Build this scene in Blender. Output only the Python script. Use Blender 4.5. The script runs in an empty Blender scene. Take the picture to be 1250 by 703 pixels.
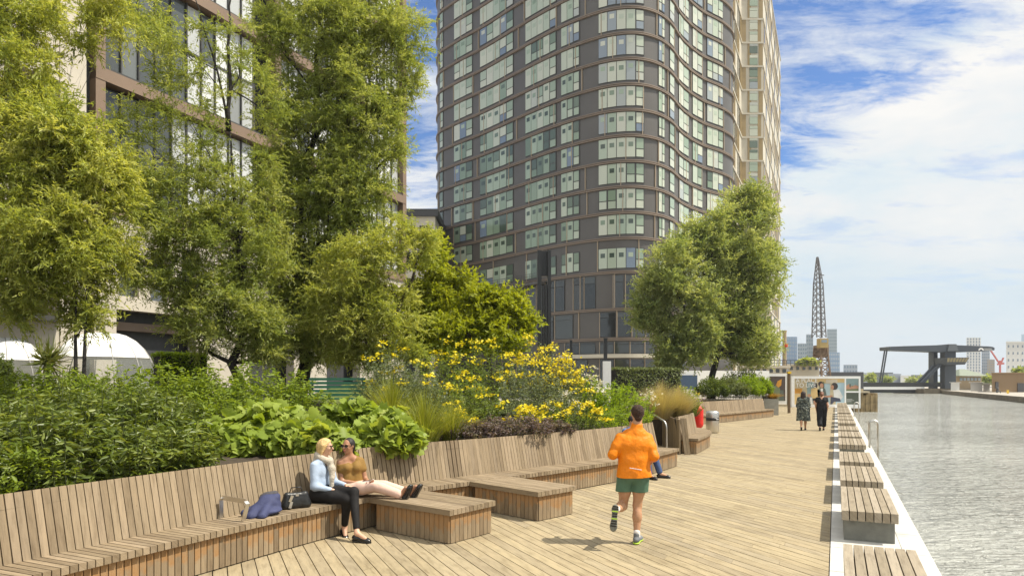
import bpy, math, random
import numpy as np
from mathutils import Vector
random.seed(7)
rng = np.random.default_rng(7)
SC = bpy.context.scene
COL = SC.collection
F, CX, PY, H = 833.0, 625.0, 465.0, 2.1      # focal length and horizon of the photograph (px), eye height (m)


def gp(px, py, z=0.0):
    Y = F * (H - z) / (py - PY)
    return ((px - CX) / F * Y, Y)


def wp(px, py, Y):
    return ((px - CX) / F * Y, Y, H - (py - PY) / F * Y)


# ---------------------------------------------------------------- materials
def new_mat(name):
    m = bpy.data.materials.new(name)
    m.use_nodes = True
    nt = m.node_tree
    return m, nt, nt.nodes['Principled BSDF'], nt.nodes['Material Output']


def node(nt, kind, **kw):
    n = nt.nodes.new(kind)
    for k, v in kw.items():
        if hasattr(n, k):
            setattr(n, k, v)
        else:
            n.inputs[k].default_value = v
    return n


def ramp(nt, fac, stops):
    r = nt.nodes.new('ShaderNodeValToRGB')
    el = r.color_ramp.elements
    while len(el) > 1:
        el.remove(el[-1])
    el[0].position = stops[0][0]
    el[0].color = (*stops[0][1], 1)
    for p, c in stops[1:]:
        e = el.new(p)
        e.color = (*c, 1)
    nt.links.new(fac, r.inputs[0])
    return r.outputs[0]


def mixc(nt, fac, a, b, mode='MIX'):
    n = nt.nodes.new('ShaderNodeMix')
    n.data_type = 'RGBA'
    n.blend_type = mode
    for sock, v in ((n.inputs[0], fac), (n.inputs[6], a), (n.inputs[7], b)):
        if isinstance(v, (int, float)):
            sock.default_value = v
        elif isinstance(v, tuple):
            sock.default_value = (*v, 1)
        else:
            nt.links.new(v, sock)
    return n.outputs[2]


def math_n(nt, op, a, b=None, clamp=False):
    n = nt.nodes.new('ShaderNodeMath')
    n.operation = op
    n.use_clamp = clamp
    for i, v in enumerate((a, b)):
        if v is None:
            continue
        if isinstance(v, (int, float)):
            n.inputs[i].default_value = v
        else:
            nt.links.new(v, n.inputs[i])
    return n.outputs[0]


def plain(name, col, rough=0.6, metal=0.0, var=0.12, scale=6.0, bump=0.0, bscale=40.0, spec=0.5, coat=0.0, coords='Object'):
    """A surface of one colour with blotchy variation and an optional fine bump."""
    m, nt, b, out = new_mat(name)
    tc = node(nt, 'ShaderNodeTexCoord')
    n1 = node(nt, 'ShaderNodeTexNoise', **{'Scale': scale, 'Detail': 6.0, 'Roughness': 0.6})
    nt.links.new(tc.outputs[coords], n1.inputs['Vector'])
    lo = tuple(c * (1 - var) for c in col)
    hi = tuple(min(1, c * (1 + var)) for c in col)
    c = ramp(nt, n1.outputs[0], [(0.3, lo), (0.7, hi)])
    nt.links.new(c, b.inputs['Base Color'])
    b.inputs['Roughness'].default_value = rough
    b.inputs['Metallic'].default_value = metal
    b.inputs['Specular IOR Level'].default_value = spec
    b.inputs['Coat Weight'].default_value = coat
    if bump:
        n2 = node(nt, 'ShaderNodeTexNoise', **{'Scale': bscale, 'Detail': 4.0})
        nt.links.new(tc.outputs[coords], n2.inputs['Vector'])
        bp = node(nt, 'ShaderNodeBump', **{'Strength': bump, 'Distance': 0.02})
        nt.links.new(n2.outputs[0], bp.inputs['Height'])
        nt.links.new(bp.outputs[0], b.inputs['Normal'])
    return m


def wood(name, cols, stain=None, grain=1.0, rough=0.75):
    """Weathered timber: colour by board (rnd), grain and stains along the board (uv in metres)."""
    m, nt, b, out = new_mat(name)
    at = node(nt, 'ShaderNodeAttribute', attribute_name='rnd')
    uv = node(nt, 'ShaderNodeUVMap')
    base = ramp(nt, at.outputs['Fac'], [(i / (len(cols) - 1), c) for i, c in enumerate(cols)])
    mp = node(nt, 'ShaderNodeMapping')
    mp.inputs['Scale'].default_value = (2.0, 60.0, 1.0)
    nt.links.new(uv.outputs[0], mp.inputs[0])
    g = node(nt, 'ShaderNodeTexNoise', **{'Scale': 1.6, 'Detail': 5.0, 'Roughness': 0.65, 'Distortion': 0.6})
    nt.links.new(mp.outputs[0], g.inputs['Vector'])
    gr = ramp(nt, g.outputs[0], [(0.25, (0.62,) * 3), (0.5, (1.0,) * 3), (0.75, (1.12, 1.1, 1.06))])
    c = mixc(nt, 0.8 * grain, base, gr, 'MULTIPLY')
    mp2 = node(nt, 'ShaderNodeMapping')
    mp2.inputs['Scale'].default_value = (1.0, 5.0, 1.0)
    nt.links.new(uv.outputs[0], mp2.inputs[0])
    s = node(nt, 'ShaderNodeTexNoise', **{'Scale': 3.0, 'Detail': 5.0, 'Roughness': 0.6})
    nt.links.new(mp2.outputs[0], s.inputs['Vector'])
    sr = ramp(nt, s.outputs[0], [(0.32, (0.66, 0.63, 0.58)), (0.5, (1, 1, 1)), (0.72, (1.16, 1.13, 1.08))])
    c = mixc(nt, 0.75, c, sr, 'MULTIPLY')
    # a few knots
    vo = node(nt, 'ShaderNodeTexVoronoi', **{'Scale': 2.6})
    mp3 = node(nt, 'ShaderNodeMapping')
    mp3.inputs['Scale'].default_value = (1.0, 2.4, 1.0)
    nt.links.new(uv.outputs[0], mp3.inputs[0])
    nt.links.new(mp3.outputs[0], vo.inputs['Vector'])
    k = ramp(nt, vo.outputs['Distance'], [(0.0, (0.5, 0.42, 0.34)), (0.045, (1, 1, 1))])
    c = mixc(nt, 0.8, c, k, 'MULTIPLY')
    if stain:
        # unweathered orange timber on the upper part of the slat (uv.x runs up the slat); ragged lower edge
        sep = node(nt, 'ShaderNodeSeparateXYZ')
        nt.links.new(uv.outputs[0], sep.inputs[0])
        fr = math_n(nt, 'FRACT', sep.outputs[0])
        nz = node(nt, 'ShaderNodeTexNoise', **{'Scale': 9.0, 'Detail': 4.0})
        nt.links.new(uv.outputs[0], nz.inputs['Vector'])
        t = math_n(nt, 'ADD', fr, math_n(nt, 'MULTIPLY', math_n(nt, 'SUBTRACT', nz.outputs[0], 0.5), 0.30))
        t = math_n(nt, 'ADD', t, math_n(nt, 'MULTIPLY', math_n(nt, 'SUBTRACT', at.outputs['Fac'], 0.5), 0.16))
        f = ramp(nt, t, [(0.17, (0, 0, 0)), (0.24, (1, 1, 1))])
        f2 = math_n(nt, 'MULTIPLY', f, math_n(nt, 'ADD', math_n(nt, 'MULTIPLY', nz.outputs[0], 0.9), 0.15), True)
        c = mixc(nt, f2, c, stain)
    nt.links.new(c, b.inputs['Base Color'])
    b.inputs['Roughness'].default_value = rough
    b.inputs['Specular IOR Level'].default_value = 0.3
    bp = node(nt, 'ShaderNodeBump', **{'Strength': 0.25, 'Distance': 0.004})
    nt.links.new(g.outputs[0], bp.inputs['Height'])
    nt.links.new(bp.outputs[0], b.inputs['Normal'])
    return m


def leaf_mat(name, cols, trans=0.4, rough=0.5, spec=0.35):
    m, nt, b, out = new_mat(name)
    at = node(nt, 'ShaderNodeAttribute', attribute_name='rnd')
    c = ramp(nt, at.outputs['Fac'], [(i / (len(cols) - 1), k) for i, k in enumerate(cols)])
    nt.links.new(c, b.inputs['Base Color'])
    b.inputs['Roughness'].default_value = rough
    b.inputs['Specular IOR Level'].default_value = spec
    tr = node(nt, 'ShaderNodeBsdfTranslucent')
    c2 = mixc(nt, 1.0, c, (1.25, 1.15, 0.45), 'MULTIPLY')
    nt.links.new(c2, tr.inputs[0])
    mx = node(nt, 'ShaderNodeMixShader')
    mx.inputs[0].default_value = trans
    nt.links.new(b.outputs[0], mx.inputs[1])
    nt.links.new(tr.outputs[0], mx.inputs[2])
    nt.links.new(mx.outputs[0], out.inputs[0])
    return m


# ---------------------------------------------------------------- objects
ORG = {}


def tag(o, label=None, cat=None, group=None, kind=None):
    if label:
        o['label'] = label
    if cat:
        o['category'] = cat
    if group:
        o['group'] = group
    if kind:
        o['kind'] = kind
    return o


def thing(name, label, cat, loc=(0, 0, 0), group=None, rz=0.0):
    o = bpy.data.objects.new(name, None)
    o.empty_display_size = 0.2
    o.location = loc
    o.rotation_euler = (0, 0, rz)
    COL.objects.link(o)
    ORG[o] = Vector(loc)
    return tag(o, label, cat, group)


def root_of(o):
    while o.parent:
        o = o.parent
    return o


def link_mesh(name, me, parent=None):
    o = bpy.data.objects.new(name, me)
    COL.objects.link(o)
    if parent:
        o.parent = parent
    return o


def copy_tree(o, parent=None):
    c = o.copy()
    COL.objects.link(c)
    c.parent = parent
    for ch in [x for x in bpy.data.objects if x.parent == o]:
        copy_tree(ch, c)
    return c


class MB:
    """Collects faces (world coordinates) and links them as ONE mesh object."""

    def __init__(s):
        s.v, s.f, s.r, s.m, s.uv = [], [], [], [], []

    def face(s, pts, rnd=0.5, mi=0, uv=None):
        n = len(s.v)
        s.v += [tuple(p) for p in pts]
        s.f.append(tuple(range(n, n + len(pts))))
        s.r.append(rnd)
        s.m.append(mi)
        s.uv.append(uv or [(p[0], p[1]) for p in pts])

    def obox(s, c, a, b, d, rnd=None, mi=0, long=0, u0=None, skip=()):
        """box of centre c and half vectors a, b, d; uv runs along the half vector number `long`"""
        c, ax = np.array(c, float), [np.array(x, float) for x in (a, b, d)]
        rnd = random.random() if rnd is None else rnd
        ln = [np.linalg.norm(x) for x in ax]
        ou = random.random() * 50 if u0 is None else u0
        ov = random.random() * 50
        n = len(s.v)
        loc = [(i, j, k) for i in (-1, 1) for j in (-1, 1) for k in (-1, 1)]
        for i, j, k in loc:
            s.v.append(tuple(c + i * ax[0] + j * ax[1] + k * ax[2]))
        quads = [(0, 1, 3, 2), (4, 6, 7, 5), (0, 4, 5, 1), (2, 3, 7, 6), (0, 2, 6, 4), (1, 5, 7, 3)]
        flip = np.dot(np.cross(ax[0], ax[1]), ax[2]) < 0
        for qi, q in enumerate(quads):
            if qi in skip:
                continue
            if flip:
                q = q[::-1]
            s.f.append(tuple(n + x for x in q))
            s.r.append(rnd)
            s.m.append(mi)
            uv = []
            for x in q:
                l = loc[x]
                u = l[long] * ln[long] + (ln[long] if u0 is not None else 0)
                w = sum(l[t] * ln[t] for t in range(3) if t != long)
                uv.append((ou + u, ov + w))
            s.uv.append(uv)

    def box(s, x0, x1, y0, y1, z0, z1, rnd=None, mi=0, long=0):
        s.obox(((x0 + x1) / 2, (y0 + y1) / 2, (z0 + z1) / 2), ((x1 - x0) / 2, 0, 0), (0, (y1 - y0) / 2, 0), (0, 0, (z1 - z0) / 2), rnd, mi, long)

    def bar(s, p, q, w, t=None, rnd=None, mi=0, up=(0, 0, 1)):
        """rectangular bar from p to q, width w and thickness t"""
        p, q = np.array(p, float), np.array(q, float)
        d = q - p
        L = np.linalg.norm(d)
        d = d / L
        u = np.array(up, float)
        if abs(np.dot(u, d)) > 0.97:
            u = np.array((0, 1.0, 0))
        b = np.cross(d, u)
        b /= np.linalg.norm(b)
        e = np.cross(b, d)
        t = t or w
        s.obox((p + q) / 2, d * L / 2, b * w / 2, e * t / 2, rnd, mi)

    def tube(s, pts, rad, sides=8, mi=0, rnd=0.5, cap=True):
        pts = [np.array(p, float) for p in pts]
        rad = rad if hasattr(rad, '__len__') else [rad] * len(pts)
        rings = []
        ref = np.array((0.31, 0.87, 0.38))
        for i, p in enumerate(pts):
            d = pts[min(i + 1, len(pts) - 1)] - pts[max(i - 1, 0)]
            d = d / (np.linalg.norm(d) + 1e-9)
            b = np.cross(d, ref)
            b /= np.linalg.norm(b) + 1e-9
            e = np.cross(d, b)
            n = len(s.v)
            for k in range(sides):
                a = 2 * math.pi * k / sides
                s.v.append(tuple(p + rad[i] * (math.cos(a) * b + math.sin(a) * e)))
            rings.append(n)
        for i in range(len(rings) - 1):
            a, b = rings[i], rings[i + 1]
            for k in range(sides):
                k2 = (k + 1) % sides
                s.f.append((a + k, b + k, b + k2, a + k2))
                s.r.append(rnd)
                s.m.append(mi)
                s.uv.append([(i * .3, k / sides), (i * .3 + .3, k / sides), (i * .3 + .3, k / sides + .1), (i * .3, k / sides + .1)])
        if cap:
            for n, rev in ((rings[0], 0), (rings[-1], 1)):
                idx = tuple(range(n, n + sides))
                s.f.append(idx[::-1] if rev else idx)
                s.r.append(rnd)
                s.m.append(mi)
                s.uv.append([(0, 0)] * sides)

    def lathe(s, c, prof, n=24, mi=0, rnd=0.5, sx=1, sy=1):
        base = len(s.v)
        for r, z in prof:
            for k in range(n):
                a = 2 * math.pi * k / n
                s.v.append((c[0] + sx * r * math.cos(a), c[1] + sy * r * math.sin(a), c[2] + z))
        for i in range(len(prof) - 1):
            for k in range(n):
                k2 = (k + 1) % n
                a, b = base + i * n, base + (i + 1) * n
                s.f.append((a + k, a + k2, b + k2, b + k))
                s.r.append(rnd)
                s.m.append(mi)
                s.uv.append([(0, 0)] * 4)

    def prism(s, poly, z0, z1, rnd=0.5, mi=0, mtop=None, bottom=False):
        """vertical prism over a counter-clockwise polygon"""
        n = len(poly)
        for i in range(n):
            p, q = poly[i], poly[(i + 1) % n]
            L = math.dist(p, q)
            s.face([(p[0], p[1], z0), (q[0], q[1], z0), (q[0], q[1], z1), (p[0], p[1], z1)], rnd, mi, [(0, 0), (L, 0), (L, z1 - z0), (0, z1 - z0)])
        s.face([(p[0], p[1], z1) for p in poly], rnd, mi if mtop is None else mtop)
        if bottom:
            s.face([(p[0], p[1], z0) for p in poly[::-1]], rnd, mi)

    def build(s, name, mats, parent=None, smooth=False, local=False):
        me = bpy.data.meshes.new(name)
        v = np.array(s.v, float).reshape(-1, 3)
        if parent and not local:
            v = v - np.array(ORG[root_of(parent)])
        me.from_pydata(v.tolist(), [], s.f)
        for m in (mats if isinstance(mats, (list, tuple)) else [mats]):
            me.materials.append(m)
        me.polygons.foreach_set('material_index', s.m)
        a = me.attributes.new('rnd', 'FLOAT', 'FACE')
        a.data.foreach_set('value', s.r)
        u = me.uv_layers.new(name='UVMap')
        u.data.foreach_set('uv', [c for f in s.uv for p in f for c in p])
        if smooth:
            me.polygons.foreach_set('use_smooth', [True] * len(me.polygons))
        me.update()
        return link_mesh(name, me, parent)


def np_mesh(name, V, T, mat, rnd, parent=None, smooth=False):
    """V (n,3) vertices in world space, T list of faces arrays of equal length k: (m,k)"""
    me = bpy.data.meshes.new(name)
    if parent is not None:
        V = V - np.array(ORG[root_of(parent)])
    n, k = len(T), T.shape[1]
    me.vertices.add(len(V))
    me.vertices.foreach_set('co', np.ascontiguousarray(V, dtype=np.float32).ravel())
    me.loops.add(n * k)
    me.loops.foreach_set('vertex_index', np.ascontiguousarray(T, dtype=np.int32).ravel())
    me.polygons.add(n)
    me.polygons.foreach_set('loop_start', np.arange(0, n * k, k, dtype=np.int32))
    me.polygons.foreach_set('loop_total', np.full(n, k, dtype=np.int32))
    me.update(calc_edges=True)
    me.validate()
    me.materials.append(mat)
    if rnd is not None:
        a = me.attributes.new('rnd', 'FLOAT', 'FACE')
        a.data.foreach_set('value', np.ascontiguousarray(rnd, dtype=np.float32))
    if smooth:
        me.polygons.foreach_set('use_smooth', np.ones(n, dtype=bool))
    return link_mesh(name, me, parent)


def unit(a):
    return a / (np.linalg.norm(a, axis=-1, keepdims=True) + 1e-9)


LANCE = (np.array([(0, 0, 0), (.42, .5, .10), (1, 0, -.10), (.42, -.5, .10)]), np.array([(0, 1, 2), (0, 2, 3)]))
BROAD = (np.array([(0, 0, 0), (.25, .42, .05), (.6, .46, .03), (1, 0, -.12), (.6, -.46, .03), (.25, -.42, .05), (.5, 0, -.06)]),
         np.array([(0, 1, 6), (1, 2, 6), (2, 3, 6), (3, 4, 6), (4, 5, 6), (5, 0, 6)]))
_lb = [(0, 0), (-.10, .22), (.06, .50), (.20, .34), (.42, .56), (.54, .30), (.74, .34), (1.0, 0)]
LOBED = (np.array([(u, v, -.25 * abs(v)) for u, v in _lb] + [(u, -v, -.25 * abs(v)) for u, v in _lb[1:-1]] + [(.4, 0, .02)]), None)
_o = [0, 1, 2, 3, 4, 5, 6, 7, 13, 12, 11, 10, 9, 8]
LOBED = (LOBED[0], np.array([(_o[i], _o[(i + 1) % 14], 14) for i in range(14)]))
BLADE = (np.array([(0, -.5, 0), (0, .5, 0), (.5, .4, .12), (.5, -.4, .12), (1, 0, -.10)]), np.array([(0, 1, 2), (0, 2, 3), (3, 2, 4)]))
_pt = [(math.cos(a) * (1 if i % 2 else .55), math.sin(a) * (1 if i % 2 else .55)) for i, a in enumerate(np.linspace(0, 2 * math.pi, 11)[:-1])]
FLOWER = (np.array([(x * .5, y * .5, .06) for x, y in _pt] + [(0, 0, 0)]), np.array([(i, (i + 1) % 10, 10) for i in range(10)]))


def leaves(P, D, L, W, rnd, tmpl=LANCE, up=None):
    """P positions, D directions, L lengths, W widths -> V, T, rnd per face"""
    n = len(P)
    D = unit(D)
    R = rng.normal(size=(n, 3))
    if up is not None:
        R = np.array(up) + 0.75 * R
    B = unit(np.cross(D, R))
    N = np.cross(D, B)
    if up is not None:
        flip = (N @ np.array(up, float)) < 0
        N[flip] *= -1
    tv, tf = tmpl
    V = (P[:, None, :] + D[:, None, :] * (tv[None, :, 0:1] * L[:, None, None]) + B[:, None, :] * (tv[None, :, 1:2] * W[:, None, None])
         + N[:, None, :] * (tv[None, :, 2:3] * L[:, None, None]))
    k = len(tv)
    T = (tf[None] + (np.arange(n) * k)[:, None, None]).reshape(-1, tf.shape[1])
    return V.reshape(-1, 3), T, np.repeat(np.clip(rnd, 0, 1), len(tf))


def spline(pts, n=16):
    P = [np.array(p, float) for p in pts]
    P = [2 * P[0] - P[1]] + P + [2 * P[-1] - P[-2]]
    out = []
    for i in range(1, len(P) - 2):
        for k in range(n):
            t = k / n
            a, b, c, d = P[i - 1:i + 3]
            out.append(0.5 * (2 * b + (c - a) * t + (2 * a - 5 * b + 4 * c - d) * t * t + (3 * b - 3 * c + d - a) * t ** 3))
    out.append(P[-2])
    return np.array(out)


def resample(pts, step):
    d = np.r_[0, np.cumsum(np.linalg.norm(np.diff(pts, axis=0), axis=1))]
    s = np.arange(0, d[-1], step)
    q = np.stack([np.interp(s, d, pts[:, i]) for i in range(pts.shape[1])], 1)
    t = unit(np.gradient(q, axis=0))
    return q, t
# ---------------------------------------------------------------- camera, sun, sky
cam_d = bpy.data.cameras.new('camera')
cam = bpy.data.objects.new('camera', cam_d)
COL.objects.link(cam)
cam.location = (0, 0, H)
cam.rotation_euler = (math.radians(90), 0, 0)
cam_d.sensor_width = 36.0
cam_d.lens = 24.0
cam_d.shift_y = (PY - 351.5) / 1250.0
cam_d.clip_end = 20000
SC.camera = cam
SUN_EL, SUN_AZ = math.radians(56), math.radians(98)      # azimuth clockwise from +Y
sd = bpy.data.lights.new('sun', 'SUN')
sd.energy = 4.6
sd.angle = math.radians(0.6)
sd.color = (1.0, 0.93, 0.80)
sun = bpy.data.objects.new('sun', sd)
COL.objects.link(sun)
sdir = Vector((math.cos(SUN_EL) * math.sin(SUN_AZ), math.cos(SUN_EL) * math.cos(SUN_AZ), math.sin(SUN_EL)))
sun.rotation_euler = sdir.to_track_quat('Z', 'Y').to_euler()
sun.location = (60, 0, 90)

W = bpy.data.worlds.new('World')
SC.world = W
W.use_nodes = True
nt = W.node_tree
bg = nt.nodes['Background']
bg.inputs[1].default_value = 0.10
sky = node(nt, 'ShaderNodeTexSky', sky_type='NISHITA')
sky.sun_disc = False
sky.sun_elevation = SUN_EL
sky.sun_rotation = SUN_AZ
sky.air_density = 1.0
sky.dust_density = 0.4
sky.ozone_density = 2.5
tc = node(nt, 'ShaderNodeTexCoord')
sx = node(nt, 'ShaderNodeSeparateXYZ')
nt.links.new(tc.outputs['Generated'], sx.inputs[0])
X_, Y_, Z_ = sx.outputs
hor = math_n(nt, 'SQRT', math_n(nt, 'ADD', math_n(nt, 'MULTIPLY', X_, X_), math_n(nt, 'MULTIPLY', Y_, Y_)))
el = math_n(nt, 'DIVIDE', Z_, math_n(nt, 'MAXIMUM', hor, 0.05))
az = math_n(nt, 'DIVIDE', X_, math_n(nt, 'MAXIMUM', math_n(nt, 'ABSOLUTE', Y_), 0.25))
# cloud deck coordinates: direction projected on a plane overhead
pz = math_n(nt, 'ADD', math_n(nt, 'MAXIMUM', Z_, 0.0), 0.12)
cb = node(nt, 'ShaderNodeCombineXYZ')
nt.links.new(math_n(nt, 'DIVIDE', X_, pz), cb.inputs[0])
nt.links.new(math_n(nt, 'DIVIDE', Y_, pz), cb.inputs[1])
mpa = node(nt, 'ShaderNodeMapping')
mpa.inputs['Rotation'].default_value = (0, 0, math.radians(-35))
mpa.inputs['Scale'].default_value = (1.0, 2.0, 1.0)
nt.links.new(cb.outputs[0], mpa.inputs[0])
nA = node(nt, 'ShaderNodeTexNoise', **{'Scale': 1.5, 'Detail': 12.0, 'Roughness': 0.66, 'Distortion': 0.4})
nt.links.new(mpa.outputs[0], nA.inputs['Vector'])
nB = node(nt, 'ShaderNodeTexNoise', **{'Scale': 4.2, 'Detail': 8.0, 'Roughness': 0.66, 'Distortion': 0.5})
nt.links.new(mpa.outputs[0], nB.inputs['Vector'])
nC = node(nt, 'ShaderNodeTexNoise', **{'Scale': 3.2, 'Detail': 8.0, 'Roughness': 0.6})
dirs = node(nt, 'ShaderNodeMapping')
dirs.inputs['Scale'].default_value = (1.0, 1.0, 3.0)
nt.links.new(tc.outputs['Generated'], dirs.inputs[0])
nt.links.new(dirs.outputs[0], nC.inputs['Vector'])
eb = math_n(nt, 'ADD', math_n(nt, 'MULTIPLY', math_n(nt, 'MINIMUM', math_n(nt, 'MAXIMUM', math_n(nt, 'SUBTRACT', az, 0.38), 0.0), 0.8), 0.58), 0.292)
t = math_n(nt, 'SUBTRACT', eb, el)
t = math_n(nt, 'ADD', t, math_n(nt, 'MULTIPLY', math_n(nt, 'SUBTRACT', nA.outputs[0], 0.5), 0.30))
t = math_n(nt, 'ADD', t, math_n(nt, 'MULTIPLY', math_n(nt, 'SUBTRACT', nB.outputs[0], 0.5), 0.22))
bank = ramp(nt, math_n(nt, 'ADD', t, 0.5), [(0.46, (0, 0, 0)), (0.56, (1, 1, 1))])
wisp = ramp(nt, math_n(nt, 'ADD', math_n(nt, 'MULTIPLY', nA.outputs[0], 0.55), math_n(nt, 'MULTIPLY', nB.outputs[0], 0.45)),
            [(0.44, (0, 0, 0)), (0.53, (0.45,) * 3), (0.64, (0.95,) * 3)])
blue = mixc(nt, 1.0, sky.outputs[0], (0.60, 0.82, 1.10), 'MULTIPLY')
cloud_soft = ramp(nt, nC.outputs[0], [(0.36, (4.5, 5.5, 6.3)), (0.47, (5.5, 6.1, 6.4)), (0.56, (6.2, 6.35, 6.4)), (0.66, (6.9, 6.8, 6.6))])
# unseen brighter cloud added overhead and behind the viewer, as fill light
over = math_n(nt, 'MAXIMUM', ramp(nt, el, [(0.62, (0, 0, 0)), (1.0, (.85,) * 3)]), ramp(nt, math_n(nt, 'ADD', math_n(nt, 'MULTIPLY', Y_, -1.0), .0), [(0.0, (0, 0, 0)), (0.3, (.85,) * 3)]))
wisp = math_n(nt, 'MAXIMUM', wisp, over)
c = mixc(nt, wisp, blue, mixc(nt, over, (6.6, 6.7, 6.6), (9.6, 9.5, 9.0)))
# thin places in the bank let the blue through
thin = ramp(nt, nA.outputs[0], [(0.34, (.6,) * 3), (0.46, (1,) * 3)])
c = mixc(nt, math_n(nt, 'MULTIPLY', bank, thin), c, cloud_soft)
# pale air low over the horizon
lowf = ramp(nt, el, [(0.0, (1, 1, 1)), (0.08, (0.8,) * 3), (0.24, (0, 0, 0))])
c = mixc(nt, math_n(nt, 'MULTIPLY', lowf, 0.75), c, (4.7, 5.5, 6.0))
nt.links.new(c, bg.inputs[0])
SC.view_settings.view_transform = 'Standard'
SC.view_settings.look = 'None'
SC.view_settings.exposure = 0.5
SC.view_settings.gamma = 1.0
SC.view_settings.use_curve_mapping = False
try:
    SC.cycles.max_bounces = 10
    SC.cycles.diffuse_bounces = 6
    SC.cycles.transmission_bounces = 8
    SC.cycles.transparent_max_bounces = 12
    SC.cycles.sample_clamp_indirect = 4.0
    SC.cycles.sample_clamp_direct = 14.0
except Exception:
    pass

# ---------------------------------------------------------------- shared materials
M = {}
M['bench'] = wood('bench_timber', [(0.182, 0.135, 0.085), (0.243, 0.185, 0.116), (0.284, 0.219, 0.141), (0.317, 0.244, 0.162), (0.243, 0.188, 0.124)])
M['fascia'] = wood('fascia_timber', [(0.196, 0.144, 0.088), (0.260, 0.195, 0.121), (0.312, 0.239, 0.152)], stain=(0.319, 0.161, 0.053))
M['deck'] = wood('deck_timber', [(0.283, 0.230, 0.148), (0.319, 0.260, 0.164), (0.352, 0.285, 0.176), (0.330, 0.267, 0.165), (0.367, 0.299, 0.183), (0.302, 0.250, 0.168), (0.380, 0.311, 0.192)], grain=.8)
_nt = M['deck'].node_tree
_b = _nt.nodes['Principled BSDF']
_src = _b.inputs['Base Color'].links[0].from_socket
_tc = node(_nt, 'ShaderNodeTexCoord')
_n = node(_nt, 'ShaderNodeTexNoise', **{'Scale': .9, 'Detail': 7.0, 'Roughness': .65, 'Distortion': .6})
_nt.links.new(_tc.outputs['Object'], _n.inputs['Vector'])
_r = ramp(_nt, _n.outputs[0], [(.32, (.76, .75, .73)), (.46, (1, 1, 1)), (.62, (1.06, 1.06, 1.07)), (.74, (.88, .87, .85))])
_nt.links.new(mixc(_nt, .85, _src, _r, 'MULTIPLY'), _b.inputs['Base Color'])
M['qbench'] = wood('quay_bench_timber', [(0.255, 0.210, 0.145), (0.300, 0.249, 0.179), (0.345, 0.292, 0.218)])
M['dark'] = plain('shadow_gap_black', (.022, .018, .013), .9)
M['gap'] = plain('under_deck', (.03, .022, .014), .9)
M['stone'] = plain('white_stone', (.56, .54, .49), .6, var=.16, scale=2.2, bump=.15, bscale=60)
M['joint'] = plain('stone_joint', (.22, .18, .12), .8)
M['steel'] = plain('brushed_steel', (.62, .60, .56), .32, metal=1.0, var=.05)
M['castgrey'] = plain('bench_foot_grey', (.16, .16, .135), .6, var=.2, scale=8)
M['soil'] = plain('planting_soil', (.045, .032, .02), .95, var=.4, scale=9, bump=.6, bscale=30)
M['black'] = plain('black_paint', (.016, .016, .017), .4)
M['white'] = plain('white_paint', (.8, .8, .78), .5, var=.04)
M['ground'] = plain('far_ground', (.16, .15, .12), .9, var=.3, scale=.05)
M['paving'] = plain('quay_paving', (.36, .33, .28), .85, var=.2, scale=.6)
M['quaywall'] = plain('quay_wall_stone', (.15, .125, .085), .85, var=.35, scale=.7, bump=.5, bscale=3)
M['lawn'] = plain('lawn_turf', (.13, .16, .03), .9, var=.3, scale=7, bump=.8, bscale=120)

# water: wind ripples at three sizes
m, nt, b, out = new_mat('dock_water')
tcw = node(nt, 'ShaderNodeTexCoord')
b.inputs['Base Color'].default_value = (.50, .505, .46, 1)
b.inputs['Roughness'].default_value = .09
b.inputs['IOR'].default_value = 1.45
hs = None
for sc_, dist, sx_, sy_, rot in ((0.6, .5, 1.0, 2.2, 10), (1.7, 1.2, 1.0, 2.6, -6), (4.2, .8, 1, 2.2, 12)):
    mp = node(nt, 'ShaderNodeMapping')
    mp.inputs['Scale'].default_value = (sx_, sy_, 1)
    mp.inputs['Rotation'].default_value = (0, 0, math.radians(rot))
    nt.links.new(tcw.outputs['Object'], mp.inputs[0])
    nz = node(nt, 'ShaderNodeTexNoise', **{'Scale': sc_, 'Detail': 3.0, 'Roughness': .55, 'Distortion': dist})
    nt.links.new(mp.outputs[0], nz.inputs['Vector'])
    h_ = math_n(nt, 'MULTIPLY', nz.outputs[0], .42 / sc_ ** .85)
    hs = h_ if hs is None else math_n(nt, 'ADD', hs, h_)
wpn = node(nt, 'ShaderNodeTexNoise', **{'Scale': .11, 'Detail': 3.0})     # wind patches
nt.links.new(tcw.outputs['Object'], wpn.inputs['Vector'])
hs = math_n(nt, 'MULTIPLY', hs, math_n(nt, 'ADD', math_n(nt, 'MULTIPLY', wpn.outputs[0], 1.5), .25))
bp = node(nt, 'ShaderNodeBump', **{'Strength': 1.0, 'Distance': 1.75})
nt.links.new(hs, bp.inputs['Height'])
nt.links.new(bp.outputs[0], b.inputs['Normal'])
M['water'] = m

# ---------------------------------------------------------------- ground, water, quays
QD = np.array((.4287, .9034))                 # direction of the quay edge
QN = np.array((.9034, -.4287))                # across it, towards the water
QI = np.array((3.42, 7.35))                   # a point of the inner edge of the stone strip
WZ = -1.30


def Q(s, n, z=None):
    p = QI + QD * s + QN * n
    return (p[0], p[1]) if z is None else (p[0], p[1], z)


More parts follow.
